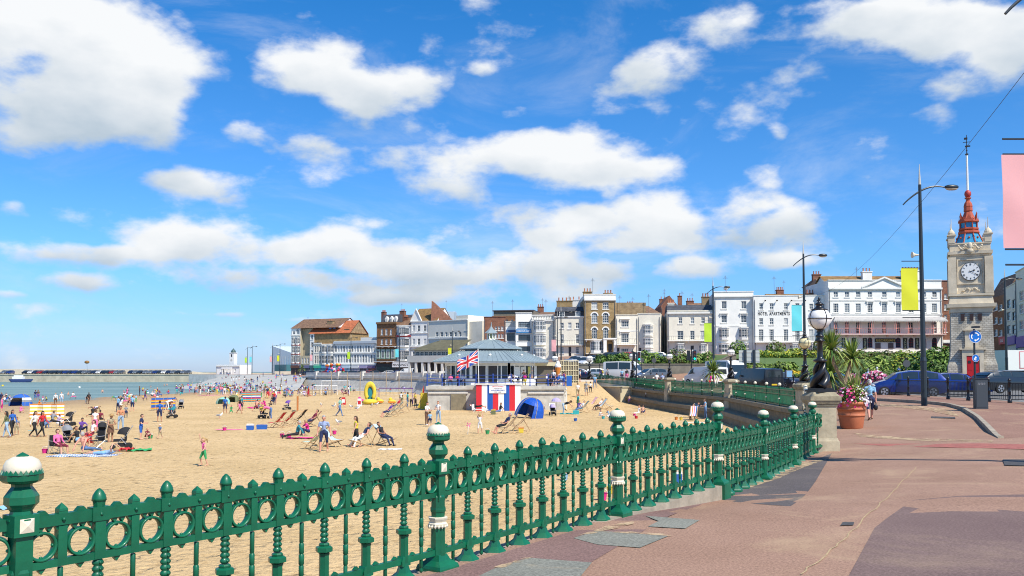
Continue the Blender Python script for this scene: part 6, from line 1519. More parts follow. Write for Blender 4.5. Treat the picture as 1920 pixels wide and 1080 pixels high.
for (px,Y,r,n,lab,pal) in [(1488,98,(1.9,1.2,1.0),800,'rounded shrub covered in yellow flowers behind the litter bins',[leafm('yellow_petals',(.6,.42,.02)),leafm('yellow_petals',()),L_G[1]]),
(1660,118,(1.9,1.6,1.6),1100,'tall bronze tinged bush in the middle of the hotel border',L_O),(1697,112,(2.6,1.6,1.9),1300,'yellow leaved bush right of the garden path',L_Y),
(1722,90,(1.9,1.5,2.2),1300,'dark green bush behind the tall lamp column',[L_G[0],L_G[1],L_G[0]]),(1762,88,(2.6,1.8,2.5),2000,'large dense green bush beside the clock tower',[L_G[0],L_G[1],L_G[1]]),
(1640,96,(1.6,1.4,2.1),1000,'feathery light green shrub in front of the lawn',[L_G[1],L_G[2],L_G[2]]),(1270,131.5,(2.2,1.6,1.9),900,'taller bronze bush standing out of the long hedge near the cream house',L_O),
(1455,139,(1.5,1.5,1.5),600,'tall bushy shrub against the hotel apartments',L_O),(1383,142,(1.4,1.5,1.5),600,'bush in front of the tall white house bays',L_G),(1543,138,(1.7,1.5,1.9),700,'grey green bush near the left end of the hotel',L_O)]:
 p = pp(px,Y);shrub('shrub',lab,(*p,H(*p)-.1),r,n,.23,pal,seed=px)
 # spiky cordyline palms
def cordyline(px,Y,h,crown,label,n=110,L=1.0,seed=0,heads=1,lean=0):
 rnd = random.Random(seed);p = pp(px,Y);t = thing('cordyline_palm',label,'palm',(*p,HP(*p) if Y < 100 else H(*p)))
 mb = MB();tops = []
 for k in range(heads): e = Vector((lean+(k-(heads-1)/2)*.9,rnd.uniform(-.2,.2),h-(.35 if k % 2 else 0)));mb.tube([(0,0,-.1),(lean*.3,0,h*.5),(e.x*.8,e.y*.5,h*.8),e],[.12,.09,.07,.06],7);tops.append(e)
 mb.build('trunk',mat('palm_bark',(.26,.19,.12),.9,var=.3,vs=5,bump=.5,bs=20),t);mb = MB()
 for e in tops:
  for i in range(n):
   a = rnd.uniform(0,6.3);el = rnd.uniform(-.5,1.45);d = Vector((math.cos(a)*math.cos(el),math.sin(a)*math.cos(el),math.sin(el)));LL = L*rnd.uniform(.75,1.1);w = d.cross(Vector((0,0,1))).normalized()*.03*L
   m1 = e+d*LL*.55;m2 = e+d*LL-Vector((0,0,LL*.28*math.cos(el)));mb.mi = rnd.choice((0,1,1,2));mb.poly([e-w*.6,m1-w,m1+w,e+w*.6]);mb.poly([m1-w,m2,m1+w])
 mb.build('fronds',[L_G[0],L_G[2],leafm('frond_yellow',(.26,.3,.08))],t);return t
cordyline(1584,36,2.75,1,'tall cordyline palm with bare trunk behind the terracotta pot',170,1.05,3,2,-.15)
cordyline(1558,41,1.6,1,'dark spiky cordyline palm right behind the nearest globe lamp',230,1.45,5,1,-.1)
cordyline(1336,82,1.35,1,'small cordyline palm standing in front of the white box van',170,1.6,7,1)
cordyline(1652,100,1.2,1,'young palm with fountain of narrow leaves on the garden slope',160,1.9,9,1)
cordyline(1562-8,105,1.5,1,'small palm at the edge of the lawn behind the lamps',120,1.5,9,1)
cordyline(573-6,300,2.2,1,'small palm on the distant promenade in front of the corner house',60,2.2,9,1)
# flowers
PET = [mat('petal_magenta',(.55,.02,.13),.6),mat('petal_white',(.78,.7,.72),.6),mat('petal_pink',(.65,.17,.32),.6),L_G[1],L_G[0]]
def flowerbed(label,px0,px1,Y,h,n,seed,mix=(0,1,2,2,3),name='flower_bed',base=True):
 rnd = random.Random(seed);a,b = pp(px0,Y),pp(px1,Y);t = thing(name,label,'flowers',((a[0]+b[0])/2,Y,HP(a[0],Y)));w = (b[0]-a[0])/2;mb = MB()
 for i in range(n):
  u = rnd.uniform(-1,1);z = .35+h*(1-u*u*.4)*rnd.random()**.7;p = Vector((u*w,rnd.uniform(-.45,.45),z));q = rnd.uniform(.05,.1);nn = Vector((rnd.uniform(-1,1),rnd.uniform(-1.5,.2),rnd.uniform(-.2,1))).normalized();uu = nn.orthogonal()*q;vv = nn.cross(uu);mb.mi = rnd.choice(mix);mb.poly([p-uu,p-vv,p+uu,p+vv])
 mb.build('blooms',PET,t)
 if base: mb = MB();mb.b2(-w,w,-.4,.4,0,.5);mb.build('trough',mat('timber_trough',(.06,.04,.03),.8),t)
flowerbed('pink and white petunia trough behind the palms left of the walking man',1590,1608,61,.9,420,1)
flowerbed('magenta and white petunia troughs beside the blue people carrier',1618,1662,62,1.1,1300,2)
flowerbed('small pink flower trough next to the road sign posts',1523,1533,70,.7,200,3)
def planter():
 q_ = GL(1597,803);x,y,zg = q_;t = thing('terracotta_planter','big ribbed terracotta pot beside the stone pier','planter',(x,y,zg))
 t.scale = (1.14,)*3
 mb = MB();mb.sm = True;mb.lathe([(.33,0),(.345,.02),(.40,.38),(.405,.40),(.42,.40),(.425,.44),(.41,.455),(.43,.6),(.445,.6),(.45,.64),(.435,.655),(.455,.76),(.49,.77),(.5,.86),(.46,.87),(.43,.85),(.42,.78)],n=36,caps=True);mb.build('pot',M_TPOT,t)
 mb = MB();mb.lathe([(.42,.77),(.01,.79)],n=20);mb.build('soil',M_SOIL,t)
 t2 = thing('planter_flowers','magenta and white petunias with spiky grass filling the terracotta pot','flowers',(x,y,zg+.9));t2.scale = (1.14,)*3;rnd = random.Random(4)
 mb = MB();leaves(mb,(0,0,.24),(.46,.46,.44),1500,.05,rnd,nm=2,hollow=.3,bottom=-.5);mb.build('foliage',[L_G[1],L_G[2]],t2)
 mb = MB();rnd = random.Random(9)
 for i in range(360):
  a = rnd.uniform(0,6.3);el = rnd.uniform(-.7,1.2);R = rnd.uniform(.40,.56)*(1.12 if el < 0 else .95);p = Vector((R*math.cos(a)*math.cos(el),R*math.sin(a)*math.cos(el),.18+.42*math.sin(el)));nn = (p+Vector((0,-.1,0))).normalized();u = nn.orthogonal().normalized()*rnd.uniform(.034,.052);v = nn.cross(u)
  mb.mi = (1 if rnd.random() < .8 else 2) if (p.x > .08 or rnd.random() < .15) else rnd.choice((0,0,0,2));k = 5;c = p+nn*.02
  mb.poly([c+u*math.cos(2*PI*j/k)+v*math.sin(2*PI*j/k) for j in range(k)])
 mb.build('blooms',PET,t2);mb = MB()
 for i in range(150):
  a = rnd.uniform(0,6.3);el = rnd.uniform(.35,1.5);d = Vector((math.cos(a)*math.cos(el),math.sin(a)*math.cos(el),math.sin(el)));e = Vector((.12,0,.1));LL = rnd.uniform(.7,1.15);w = d.cross(Vector((0,0,1))).normalized()*.02;m1 = e+d*LL*.6;m2 = e+d*LL-Vector((0,0,.16*math.cos(el)));mb.mi = rnd.choice((0,1,1,2));mb.poly([e-w,m1-w,m1+w,e+w]);mb.poly([m1-w,m2,m1+w])
 mb.build('spiky_leaves',[L_G[1],L_G[2],leafm('dry_leaf',(.32,.26,.12))],t2)
planter()
# retaining wall below the hedge, garden path, steps
mb = MB();pr = None;xs = frange(6,33,28);zt = lambda x: H(x,131)+.45
for i in range(len(xs)-1): a,b = xs[i],xs[i+1];mb.slab([(a,.3),(b,.3),(b,zt(b)),(a,zt(a))],129.5,130.1);mb.slab([(a,zt(a)+.003),(b,zt(b)+.003),(b,zt(b)+.15),(a,zt(a)+.15)],129.4,130.2)
tag(mb.build('retaining_wall',mat('old_grey_stone_wall',(.24,.21,.16),.95,col2=(.16,.14,.11),vs=1.2,bump=.5,bs=8,dist=.05)),'old grey stone retaining wall below the hedge behind the minibus','wall')
struct(drape('garden_path',pixpoly([(1640,694),(1668,676),(1720,672),(1724,679),(1690,684),(1676,698)]),mat('path_brown',(.3,.22,.17),.9,var=.1),.03,H))
struct(grid_sheet('planting_bank',[[(x,y) for x in frange(11,36,14)] for y in frange(130.3,146,8)],M_GRASS,.012,H))
# ------------------------------------------------------------------ vehicles
M_TYRE = mat('tyre_rubber',(.015,.015,.015),.85);M_RIM = mat('alloy_rim',(.5,.5,.52),.3,metal=.7);M_CG = mat('car_glass',(.02,.03,.035),.06,spec=.9)
M_HL = mat('headlamp_glass',(.6,.62,.65),.1,spec=.9);M_TL = mat('tail_lamp_red',(.42,.01,.01),.2);M_PLY = mat('yellow_number_plate',(.6,.42,.02),.5);M_TRIMB = mat('black_plastic_trim',(.02,.02,.02),.6)
def paint(name,c,metal=.3): return mat('car_paint_'+name,c,.28,metal=metal,coat=.8)
PT = dict(blue=paint('blue',(.008,.03,.2)),navy=paint('navy',(.01,.018,.06)),dark=paint('dark',(.02,.025,.032)),white=paint('white',(.72,.72,.7),0),silver=paint('silver',(.35,.37,.38),.6),teal=paint('teal',(.01,.1,.16)),red=paint('red',(.4,.015,.015)),grey=paint('grey',(.12,.125,.13)),black=paint('black',(.008,.008,.01)),green=paint('green',(.03,.12,.06)))
# profile: (x fraction, z_bottom, z_belt, z_roof(belt if none), half width)
PROF = {
'hatch': (4.1,1.72,[(0,.32,.62,.62,.62),(.03,.22,.70,.70,.78),(.10,.2,.82,.82,.83),(.27,.2,.94,.96,.85),(.42,.2,.96,1.40,.86),(.55,.2,.97,1.48,.86),(.75,.2,.99,1.46,.86),(.88,.22,1.0,1.36,.84),(.97,.3,1.0,1.02,.8),(1,.4,.85,.85,.72)]),
'mpv': (4.35,1.8,[(0,.32,.66,.66,.66),(.03,.22,.76,.76,.8),(.10,.2,.9,.9,.86),(.2,.2,1.0,1.03,.88),(.36,.2,1.04,1.5,.89),(.52,.2,1.06,1.63,.89),(.75,.2,1.07,1.62,.89),(.91,.22,1.08,1.5,.87),(.98,.3,1.06,1.08,.84),(1,.4,.9,.9,.76)]),
'estate': (4.75,1.82,[(0,.32,.64,.64,.66),(.03,.22,.72,.72,.8),(.10,.2,.84,.84,.86),(.27,.2,.94,.96,.89),(.40,.2,.97,1.38,.9),(.52,.2,.99,1.46,.9),(.78,.2,1.02,1.45,.9),(.92,.22,1.04,1.30,.88),(.985,.3,1.02,1.04,.84),(1,.4,.88,.88,.76)]),
'van': (4.7,1.9,[(0,.35,.8,.8,.74),(.03,.25,.95,.95,.88),(.12,.25,1.08,1.1,.92),(.25,.25,1.15,1.72,.94),(.34,.25,1.2,1.92,.95),(.6,.25,1.2,1.95,.95),(.97,.25,1.2,1.9,.95),(1,.3,1.15,1.82,.92)]),
'bus': (5.6,2.05,[(0,.4,.95,.95,.82),(.02,.3,1.1,1.1,.98),(.1,.3,1.25,1.3,1.0),(.2,.3,1.35,2.15,1.02),(.28,.3,1.4,2.55,1.02),(.6,.3,1.4,2.62,1.02),(.97,.3,1.4,2.55,1.02),(1,.35,1.35,2.45,.98)])}
PC = {}
def car_meshes(kind,pt,simple):
 key = (kind,pt,simple)
 if key in PC: return PC[key]
 L,W,st = PROF[kind];van = kind in ('van','bus');R = {}
 mb = MB();mb.sm = True;ring = []
 for (f,zb,zl,zr,w) in st:
  x = (f-.5)*L;k = len(mb.v);wr = w*.74 if not van else w*.9
  zr2 = max(zr,zl+.01)
  for (yy,z) in [(-w*.92,zb),(-w,lerp(zb,zl,.5)),(-w*.97,zl),(-lerp(w*.97,wr,clamp((zr2-zl)/.35)),zr2-.03*(zr2 > zl+.1)),(0,zr2+.015),(lerp(w*.97,wr,clamp((zr2-zl)/.35)),zr2-.03*(zr2 > zl+.1)),(w*.97,zl),(w,lerp(zb,zl,.5)),(w*.92,zb)]: mb.v.append((x,yy,z))
  ring.append(k)
 for i in range(len(ring)-1):
  for j in range(9): j2 = (j+1) % 9;mb.face([ring[i]+j,ring[i+1]+j,ring[i+1]+j2,ring[i]+j2])
 mb.face([ring[0]+j for j in range(9)]);mb.face([ring[-1]+j for j in range(9)][::-1])
 R['body'] = mb.mesh('body',PT[pt]);R['body'].set_sharp_from_angle(angle=math.radians(38))
 # glazing laid slightly proud of the cabin sides
 g = MB();S = [s for s in st if s[3]-s[2] > .2];i0 = st.index(S[0])-1
 def side(sgn,f,t): # t from belt 0 to roof 1
  for a in range(len(st)-1):
   if st[a][0] <= f <= st[a+1][0]:
    u = (f-st[a][0])/(st[a+1][0]-st[a][0]);zl,zr,w = [lerp(st[a][k],st[a+1][k],u) for k in (2,3,4)];break
  wr = w*.74 if not van else w*.9;q = clamp((zr-zl)/.35);y = lerp(w*.97,lerp(w*.97,wr,q),t);return ((f-.5)*L,sgn*(y+.012),lerp(zl,zr-.03,t)+(.01 if t == 0 else 0))
 f0,f1 = S[0][0]-.10,S[-1][0]+.045
 cuts = {'hatch': [(.31,.45,1),(.465,.66,0),(.675,.86,2)],'mpv': [(.25,.40,1),(.415,.62,0),(.635,.88,2)],'estate': [(.31,.43,1),(.445,.62,0),(.635,.9,2)],'van': [(.18,.34,1)],'bus': [(.14,.27,1),(.31,.6,0),(.62,.93,0)]}[kind]
 for s in (-1,1):
  for (a,b,ty) in cuts:
   lo,hi = .1,.88;k = 5
   for i in range(k):
    fa,fb = lerp(a,b,i/k),lerp(a,b,(i+1)/k)
    g.poly([side(s,fa,lo),side(s,fb,lo),side(s,fb,hi),side(s,fa,hi)])
 def cross(fa,fb,ta,tb,inset=.08):
  A = [side(-1,fa,ta),side(1,fa,ta),side(1,fb,tb),side(-1,fb,tb)];c = lambda p: (p[0],p[1]*(1-inset),p[2]);return [c(p) for p in A]
 def top(f):
  for a in range(len(st)-1):
   if st[a][0] <= f <= st[a+1][0]: u = (f-st[a][0])/(st[a+1][0]-st[a][0]);return lerp(max(st[a][3],st[a][2]),st[a+1][3],u),lerp(st[a][4],st[a+1][4],u)
 ff = {'hatch': (.285,.41),'mpv': (.21,.35),'estate': (.285,.39),'van': (.13,.24),'bus': (.105,.19)}[kind]
 for (a,b,o) in [(ff[0],ff[1],.022)]:
  za,wa = top(a);zb,wb = top(b);g.poly([((a-.5)*L-.02,-wa*.84,za+o),((a-.5)*L-.02,wa*.84,za+o),((b-.5)*L-.02,wb*(.7 if not van else .84),zb+o),((b-.5)*L-.02,-wb*(.7 if not van else .84),zb+o)])
 if not van:
  a,b = .965,.9 if kind != 'hatch' else .89;za,wa = top(a);zb,wb = top(b);g.poly([((a-.5)*L+.03,-wa*.8,za+.03),((a-.5)*L+.03,wa*.8,za+.03),((b-.5)*L+.03,wb*.66,zb+.0),((b-.5)*L+.03,-wb*.66,zb+.0)])
 else: g.poly([(L/2+.01,-W*.36,st[-1][2]+.05),(L/2+.01,W*.36,st[-1][2]+.05),(L/2+.01,W*.34,st[-1][3]-.15),(L/2+.01,-W*.34,st[-1][3]-.15)])
 R['glazing'] = g.mesh('glazing',M_CG)
 rw = .32 if not van else .35;w = MB();rx = Matrix.Rotation(PI/2,4,'X');w.lathe([(rw*.7,-.1),(rw,-.085),(rw,.085),(rw*.7,.1)],n=18,M=rx);R['tyre'] = w.mesh('tyre',M_TYRE)
 w = MB();w.lathe([(rw*.68,-.105),(rw*.68,.105)],n=14,M=rx)
 w.mi = 1
 for i in range(5): a = 2*PI*i/5+.3;c,s = math.cos(a)*rw*.42,math.sin(a)*rw*.42;
 for sy in (-1,1):
  for i in range(5): w.box((0,0,0),(.09,.012,rw*.4),M=Matrix.Rotation(2*PI*i/5+.3,4,'Y') @ Matrix.Translation((0,sy*.11,rw*.42)))
 R['rim'] = w.mesh('rim',[M_RIM,M_TRIMB])
 h = MB();h.sm = True;zf = st[1][2];h.ell((0,0,0),(.16,.2,.085),8,5);R['headlight'] = h.mesh('headlight',M_HL)
 h = MB();h.box((0,0,0),(.08,.22,.2) if not van else (.06,.14,.5));R['tail_light'] = h.mesh('tail_light',M_TL)
 h = MB();h.box((0,0,0),(.02,.52,.12));R['plate'] = h.mesh('number_plate',M_PLY)
 h = MB();h.box((-L/2+.05,0,.34),(.12,W*.8,.16));h.box((-L/2+.03,0,.56),(.08,W*.34,.12));h.box((0,-W/2+.04,.24),(L*.56,.05,.12));h.box((0,W/2-.04,.24),(L*.56,.05,.12));h.box((L/2-.04,0,.36),(.12,W*.8,.16))
 h.box((-L*.13,-W/2-.06,1.0 if not van else 1.3),(.1,.14,.12));h.box((-L*.13,W/2+.06,1.0 if not van else 1.3),(.1,.14,.12))
 if not van:
  for s in (-1,1):
   for fx in (-.02,.16): h.box((L*fx,s*W*.478,.84),(.16,.03,.03))
 R['trim'] = h.mesh('trim',M_TRIMB);PC[key] = R;return R
def car(kind,pt,loc,heading,label,group=None,name=None,simple=False,rot=None,extra=None):
 """heading: direction the front points, degrees anticlockwise from +X"""
 L,W,st = PROF[kind];R = car_meshes(kind,pt,simple);nm = name or {'van': 'van','bus': 'minibus'}.get(kind,'parked_car')
 t = thing(nm,label,'van' if kind == 'van' else 'minibus' if kind == 'bus' else 'car',loc,math.radians(heading)+PI,group)
 link('body',R['body'],t);link('glazing',R['glazing'],t);link('bumper_trim',R['trim'],t)
 rw = .32 if kind not in ('van','bus') else .35
 for fx in (.17,.81):
  for s in (-1,1): q = link('wheel',R['tyre'],t,((fx-.5)*L,s*(W/2-.1),rw));link('rim',R['rim'],q)
 if simple: return t
 for s in (-1,1): link('headlight',R['headlight'],t,(-L/2+.14,s*W*.36,st[1][2]-.06));link('tail_light',R['tail_light'],t,(L/2-.05,s*W*.42,st[-2][2]-.12))
 link('number_plate',R['plate'],t,(L/2+.01,0,.62));return t
def cz(px,Y): x = XY(px,Y);return (x,Y,H(x,Y)+.008)
c = car('mpv','blue',cz(1699,55),166,'dark blue people carrier passing the lamp column with yellow banner',name='moving_car')
c = car('hatch','blue',cz(1796,60),-14,'bright blue hatchback facing right in front of the clock tower door',name='moving_car')
c = car('estate','dark',(XY(1896,57),57,.55),8,'black estate car with silver roof rail at the right edge',name='moving_car')
mb = MB();mb.tube([(-1.2,-.72,1.3),(-.6,-.70,1.44),(.9,-.70,1.46),(1.7,-.7,1.34)],.02,5);mb.tube([(-1.2,.72,1.3),(-.6,.70,1.44),(.9,.70,1.46),(1.7,.7,1.34)],.02,5);mb.build('roof_rail',M_RIM,c)
car('hatch','teal',cz(1568,66),-35,'teal car with lit headlamp behind the spiky palms',name='moving_car')
car('van','dark',cz(1416,72),112,'dark grey van seen from behind with yellow number plate',name='moving_van')
car('estate','navy',cz(1460,76),-62,'navy blue car facing the camera beside the dark grey van',name='moving_car')
car('van','white',(XY(1322,88),88,.5),118,'white panel van half hidden by the small palm')
car('bus','white',(XY(1364,93),93,.55),-68,'tall white van with blue windscreen right of the small palm',name='van')
car('bus','white',(XY(1172,119),119,.75),-28,'white minibus with dark windows parked below the hedge')
car('mpv','grey',(XY(1221,112),112,.75),200,'grey hatchback partly hidden by the couple at the balustrade')
car('mpv','navy',(XY(1085,128),128,.8),10,'dark blue car left of the minibus beyond the railing')
car('mpv','silver',(XY(1120,130),128.5,.8),10,'silver car hidden behind the minibus shelter')
for i,(px,Y,pt,lab) in enumerate([(1080,141,'silver','silver parked car at the left end of the angled parking row'),(1087,139,'white','white parked car second from the left in the angled parking row'),(1095,137,'grey','grey parked car in the middle of the angled parking row'),(1104,135.5,'white','white parked car in front of the dark clipped hedge'),(1112,143,'black','black parked car under the yellow brick house')]):
 x = XY(px,Y);car('hatch',pt,(x,Y,H(x,max(Y,131))+.02),-140,lab,'cars parked at an angle beside the hedge')
for (px,pt,lab) in [(1138,'black','black car parked outside the yellow brick house'),(1150,'dark','dark car parked by the white porch'),(1172,'red','dark red car parked under the black balcony'),(1190,'grey','grey car parked left of the projecting bays'),(1212,'white','white car parked below the projecting bays'),(1226,'silver','silver car parked near the dark alley')]:
 x = XY(px,149);car('hatch',pt,(x,149,H(x,149)+.02),180,lab,'cars parked along the terrace street')
LC = [(575,'dark'),(584,'navy'),(596,'grey'),(611,'red'),(632,'dark'),(645,'teal'),(660,'navy'),(677,'dark'),(690,'red'),(701,'dark'),(727,'white'),(743,'blue'),(797,'grey')]
for px,pt in LC:
 Y = Yl_(px)-22;x = XY(px,Y);car('estate' if pt == 'white' else 'hatch',pt,(x,Y,H(x,Y)+.02),172,{575: 'dark car parked before the corner house shop',584: 'navy car below the orange roofed building',596: 'grey car parked by the green shop sign',611: 'red car in front of the narrow white house',632: 'dark car at the left end of the long grey terrace',645: 'teal car under the blue awnings',660: 'navy car beside the lime bannered lamp column',677: 'dark car at the right end of the grey terrace',690: 'red car in front of the brown doorways',701: 'dark car just left of the black pub front',727: 'white estate car in front of the black pub front',743: 'blue car next to the white vans',797: 'grey car before the white columns'}[px],'cars on the seafront road')
for px,lab in ((764,'white van parked behind the blue car on the seafront'),(778,'second white van, nearer the columned arcade')): Y = 232;x = XY(px,Y);car('van','white',(x,Y,.9),172 if px == 764 else 100,lab)
# delivery lorry by the shops
t = thing('box_lorry','white box lorry with red edged poster side parked below the purple shop sign','lorry',(XY(1912,108),108,1.0),math.radians(4));mb = MB();mb.b2(-2.6,3.4,-1.2,1.2,1.1,3.55);bx = mb.build('cargo_box',mat('lorry_white',(.7,.7,.68),.5),t)
mb = MB();mb.b2(-.9,3.2,-1.23,-1.201,1.3,3.4);mb.build('poster_frame',mat('poster_pink',(.6,.2,.22),.5),bx);mb = MB();mb.b2(-.8,3.1,-1.25,-1.231,1.4,3.3);po = mb.build('poster',mat('poster_white',(.72,.7,.68),.5),bx)
mb = MB();mb.slab([(.5,1.6),(1.5,1.5),(1.7,2.3),(1.2,2.7),(.6,2.4)],-1.26,-1.251);mb.build('printed_figure',mat('poster_blue',(.03,.05,.3),.5),po)
mb = MB();mb.b2(3.5,5.2,-1.1,1.1,.6,2.6);mb.build('cab',mat('lorry_white',()),t);mb = MB();mb.b2(-2.6,5,-.9,.9,.6,1.08);mb.build('chassis',M_TRIMB,t)
for x in (-1.8,4.2):
 for s in (-1,1): mb = MB();mb.lathe([(.45,-.15),(.45,.15)],n=16,M=Matrix.Rotation(PI/2,4,'X'));mb.build('wheel',M_TYRE,t,(x,s*1.0,.42))
 # cars on the harbour arm
HX = [30,72,190,230,265,302,345,385,420,455,490,525,560,600,635,670,705,740,775,805,840,875,910,980,1015,1050,1090,1128,1165,1195,1228,1262,1298,1335,1375,1410]
cn = ['silver','blue','black','white','navy','red','navy','dark','black','dark','blue','navy','blue','dark','silver','grey','navy','white','black','dark','red','silver','grey','navy','silver','dark','silver','silver','blue','dark','white','navy','silver','dark','silver','grey']
for zx,c in zip(HX,cn):
 px = zx/4;x = XY(px,380);t = car('hatch',c,(x,381,.87),-88+random.uniform(-4,4),'small %s car parked nose-out in the row along the harbour arm' % {'dark': 'charcoal','navy': 'navy','black': 'black'}.get(c,c),'cars parked along the harbour arm',simple=True);t.scale = (1.1,1.1,1.15)
 # boat at the harbour arm, buoys, kite
t = thing('motor_boat','small white and blue motor boat moored below the harbour arm','boat',(XY(40,362),362,-2.4));mb = MB();mb.lathe([(.3,0),(1,1.3)],n=4)
mb = MB();P = [(-4.2,.9),(-3.6,1.1),(3,1.1),(5,0),(3,-1.1),(-3.6,-1.1),(-4.2,-.9)];n = len(P)
for z,k in ((-.3,.75),(.5,.95),(1.3,1.05)): mb.v += [(x*k,y*k,z) for x,y in P]
for j in range(2):
 for i in range(n): i2 = (i+1) % n;mb.face([j*n+i,j*n+i2,(j+1)*n+i2,(j+1)*n+i])
mb.face([2*n+i for i in range(n)]);mb.face(list(range(n))[::-1]);mb.build('hull',mat('boat_blue',(.04,.07,.2),.4),t);mb = MB();mb.b2(-3,1.2,-.9,.9,1.31,2.3);mb.b2(-2.4,.6,-.8,.8,2.31,2.9);mb.build('cabin',M_WHITE,t)
for i,(px,py,r,lab) in enumerate([(5,724,.35,'yellow mooring buoy at the left edge of the harbour water'),(149,727,.3,'white mooring buoy floating in the middle of the harbour'),(93,713,.3,'orange mooring buoy near the harbour arm')]):
 p = GZ(px,py,-2.35);t = thing('buoy',lab,'buoy',tuple(p));mb = MB();mb.sm = True;mb.ell((0,0,.1),r,10,6);mb.build('float',mat('buoy_%d' % i,[(.6,.45,.03),(.8,.8,.76),(.6,.2,.03)][i],.5),t);mb = MB();mb.tube([(0,0,.3),(0,0,.55)],.03,5);mb.build('ring',M_IRON,t)
t = thing('kite','small brown kite hanging in the sky over the harbour arm','kite',tuple(PY(163,679,300)));mb = MB();mb.sm = True;mb.ell((0,0,0),(.9,.5,.55),8,5);mb.build('canopy',mat('kite_brown',(.25,.12,.03),.7),t);mb = MB();mb.tube([(0,0,-.5),(.2,0,-3)],.03,4);mb.build('line',M_IRON,t)
# ------------------------------------------------------------------ people
def dirv(p,ab=0,s=1): p,ab = math.radians(p),math.radians(ab);return Vector((s*math.sin(ab),-math.cos(ab)*math.sin(p),-math.cos(ab)*math.cos(p)))
# pose: torso pitch, head pitch, (thigh p, ab, shin p) x2, (upper arm p, ab, fore p, ab) x2
POSE = {
'stand': (1,5,(2,4,0),(-2,4,-3),(3,9,12,4),(-2,9,8,4)),
'hold': (2,12,(3,5,0),(-3,5,-4),(14,12,88,-25),(18,12,95,-30)),
'hips': (-2,0,(2,8,0),(-2,6,-3),(-22,38,8,-38),(-22,38,8,-38)),
'walk': (4,6,(24,2,14),(-14,2,-38),(-24,8,-8,2),(22,8,40,0)),
'walk2': (3,4,(16,2,12),(-12,2,-22),(-14,7,2,2),(12,7,24,0)),
'stroll': (4,16,(14,5,4),(-10,5,-24),(-8,16,12,6),(-12,16,6,8)),
'bend': (72,60,(14,5,-6),(4,5,-8),(62,6,40,0),(50,6,20,0)),
'sit': (-12,-2,(84,14,76),(84,14,70),(-38,12,-22,4),(-38,12,-22,4)),
'sitk': (14,12,(122,12,2),(118,16,-8),(62,10,78,-20),(58,12,70,-20)),
'sitx': (12,14,(78,48,-35),(78,48,-35),(30,14,66,-10),(30,14,66,-10)),
'kneel': (20,22,(58,10,-92),(52,10,-92),(42,8,62,0),(38,8,50,0)),
'chair': (-14,2,(84,8,6),(82,10,2),(14,10,62,-10),(14,10,66,-10)),
'recline': (-34,-14,(76,9,26),(72,11,18),(28,14,84,-20),(24,12,70,-20)),
'lieb': (-84,-70,(90,8,88),(104,8,60),(4,20,8,10),(2,24,10,10)),
'lief': (80,55,(-90,8,-86),(-90,9,-92),(150,35,200,-50),(150,35,200,-50)),
'up': (-3,-8,(4,7,0),(-4,7,-3),(170,12,178,-18),(165,14,172,-14)),
'wave': (2,4,(22,10,-14),(-8,8,-14),(160,22,172,4),(24,52,52,40)),
}
NSLOT = 9 # 0 skin 1 torso 2 hips+upper thigh 3 sleeve 4 forearm 5 shin 6 foot 7 lower thigh 8 hair
def capsule_tri(mb,a,b,ra,rb,flat=1.,n=10):
 d = (b-a);L = d.length;q = d.to_track_quat('Z','X').to_matrix().to_4x4();M = Matrix.Translation(a) @ q
 pr = [(ra*.05,-ra),(ra*.7,-ra*.7),(ra,0),(rb,L),(rb*.7,L+rb*.7),(rb*.05,L+rb)]
 mb.lathe(pr,n=n,M=M,sx=1,sy=flat) if abs(d.normalized().x) < .5 else mb.lathe(pr,n=n,M=M)
PM = {}
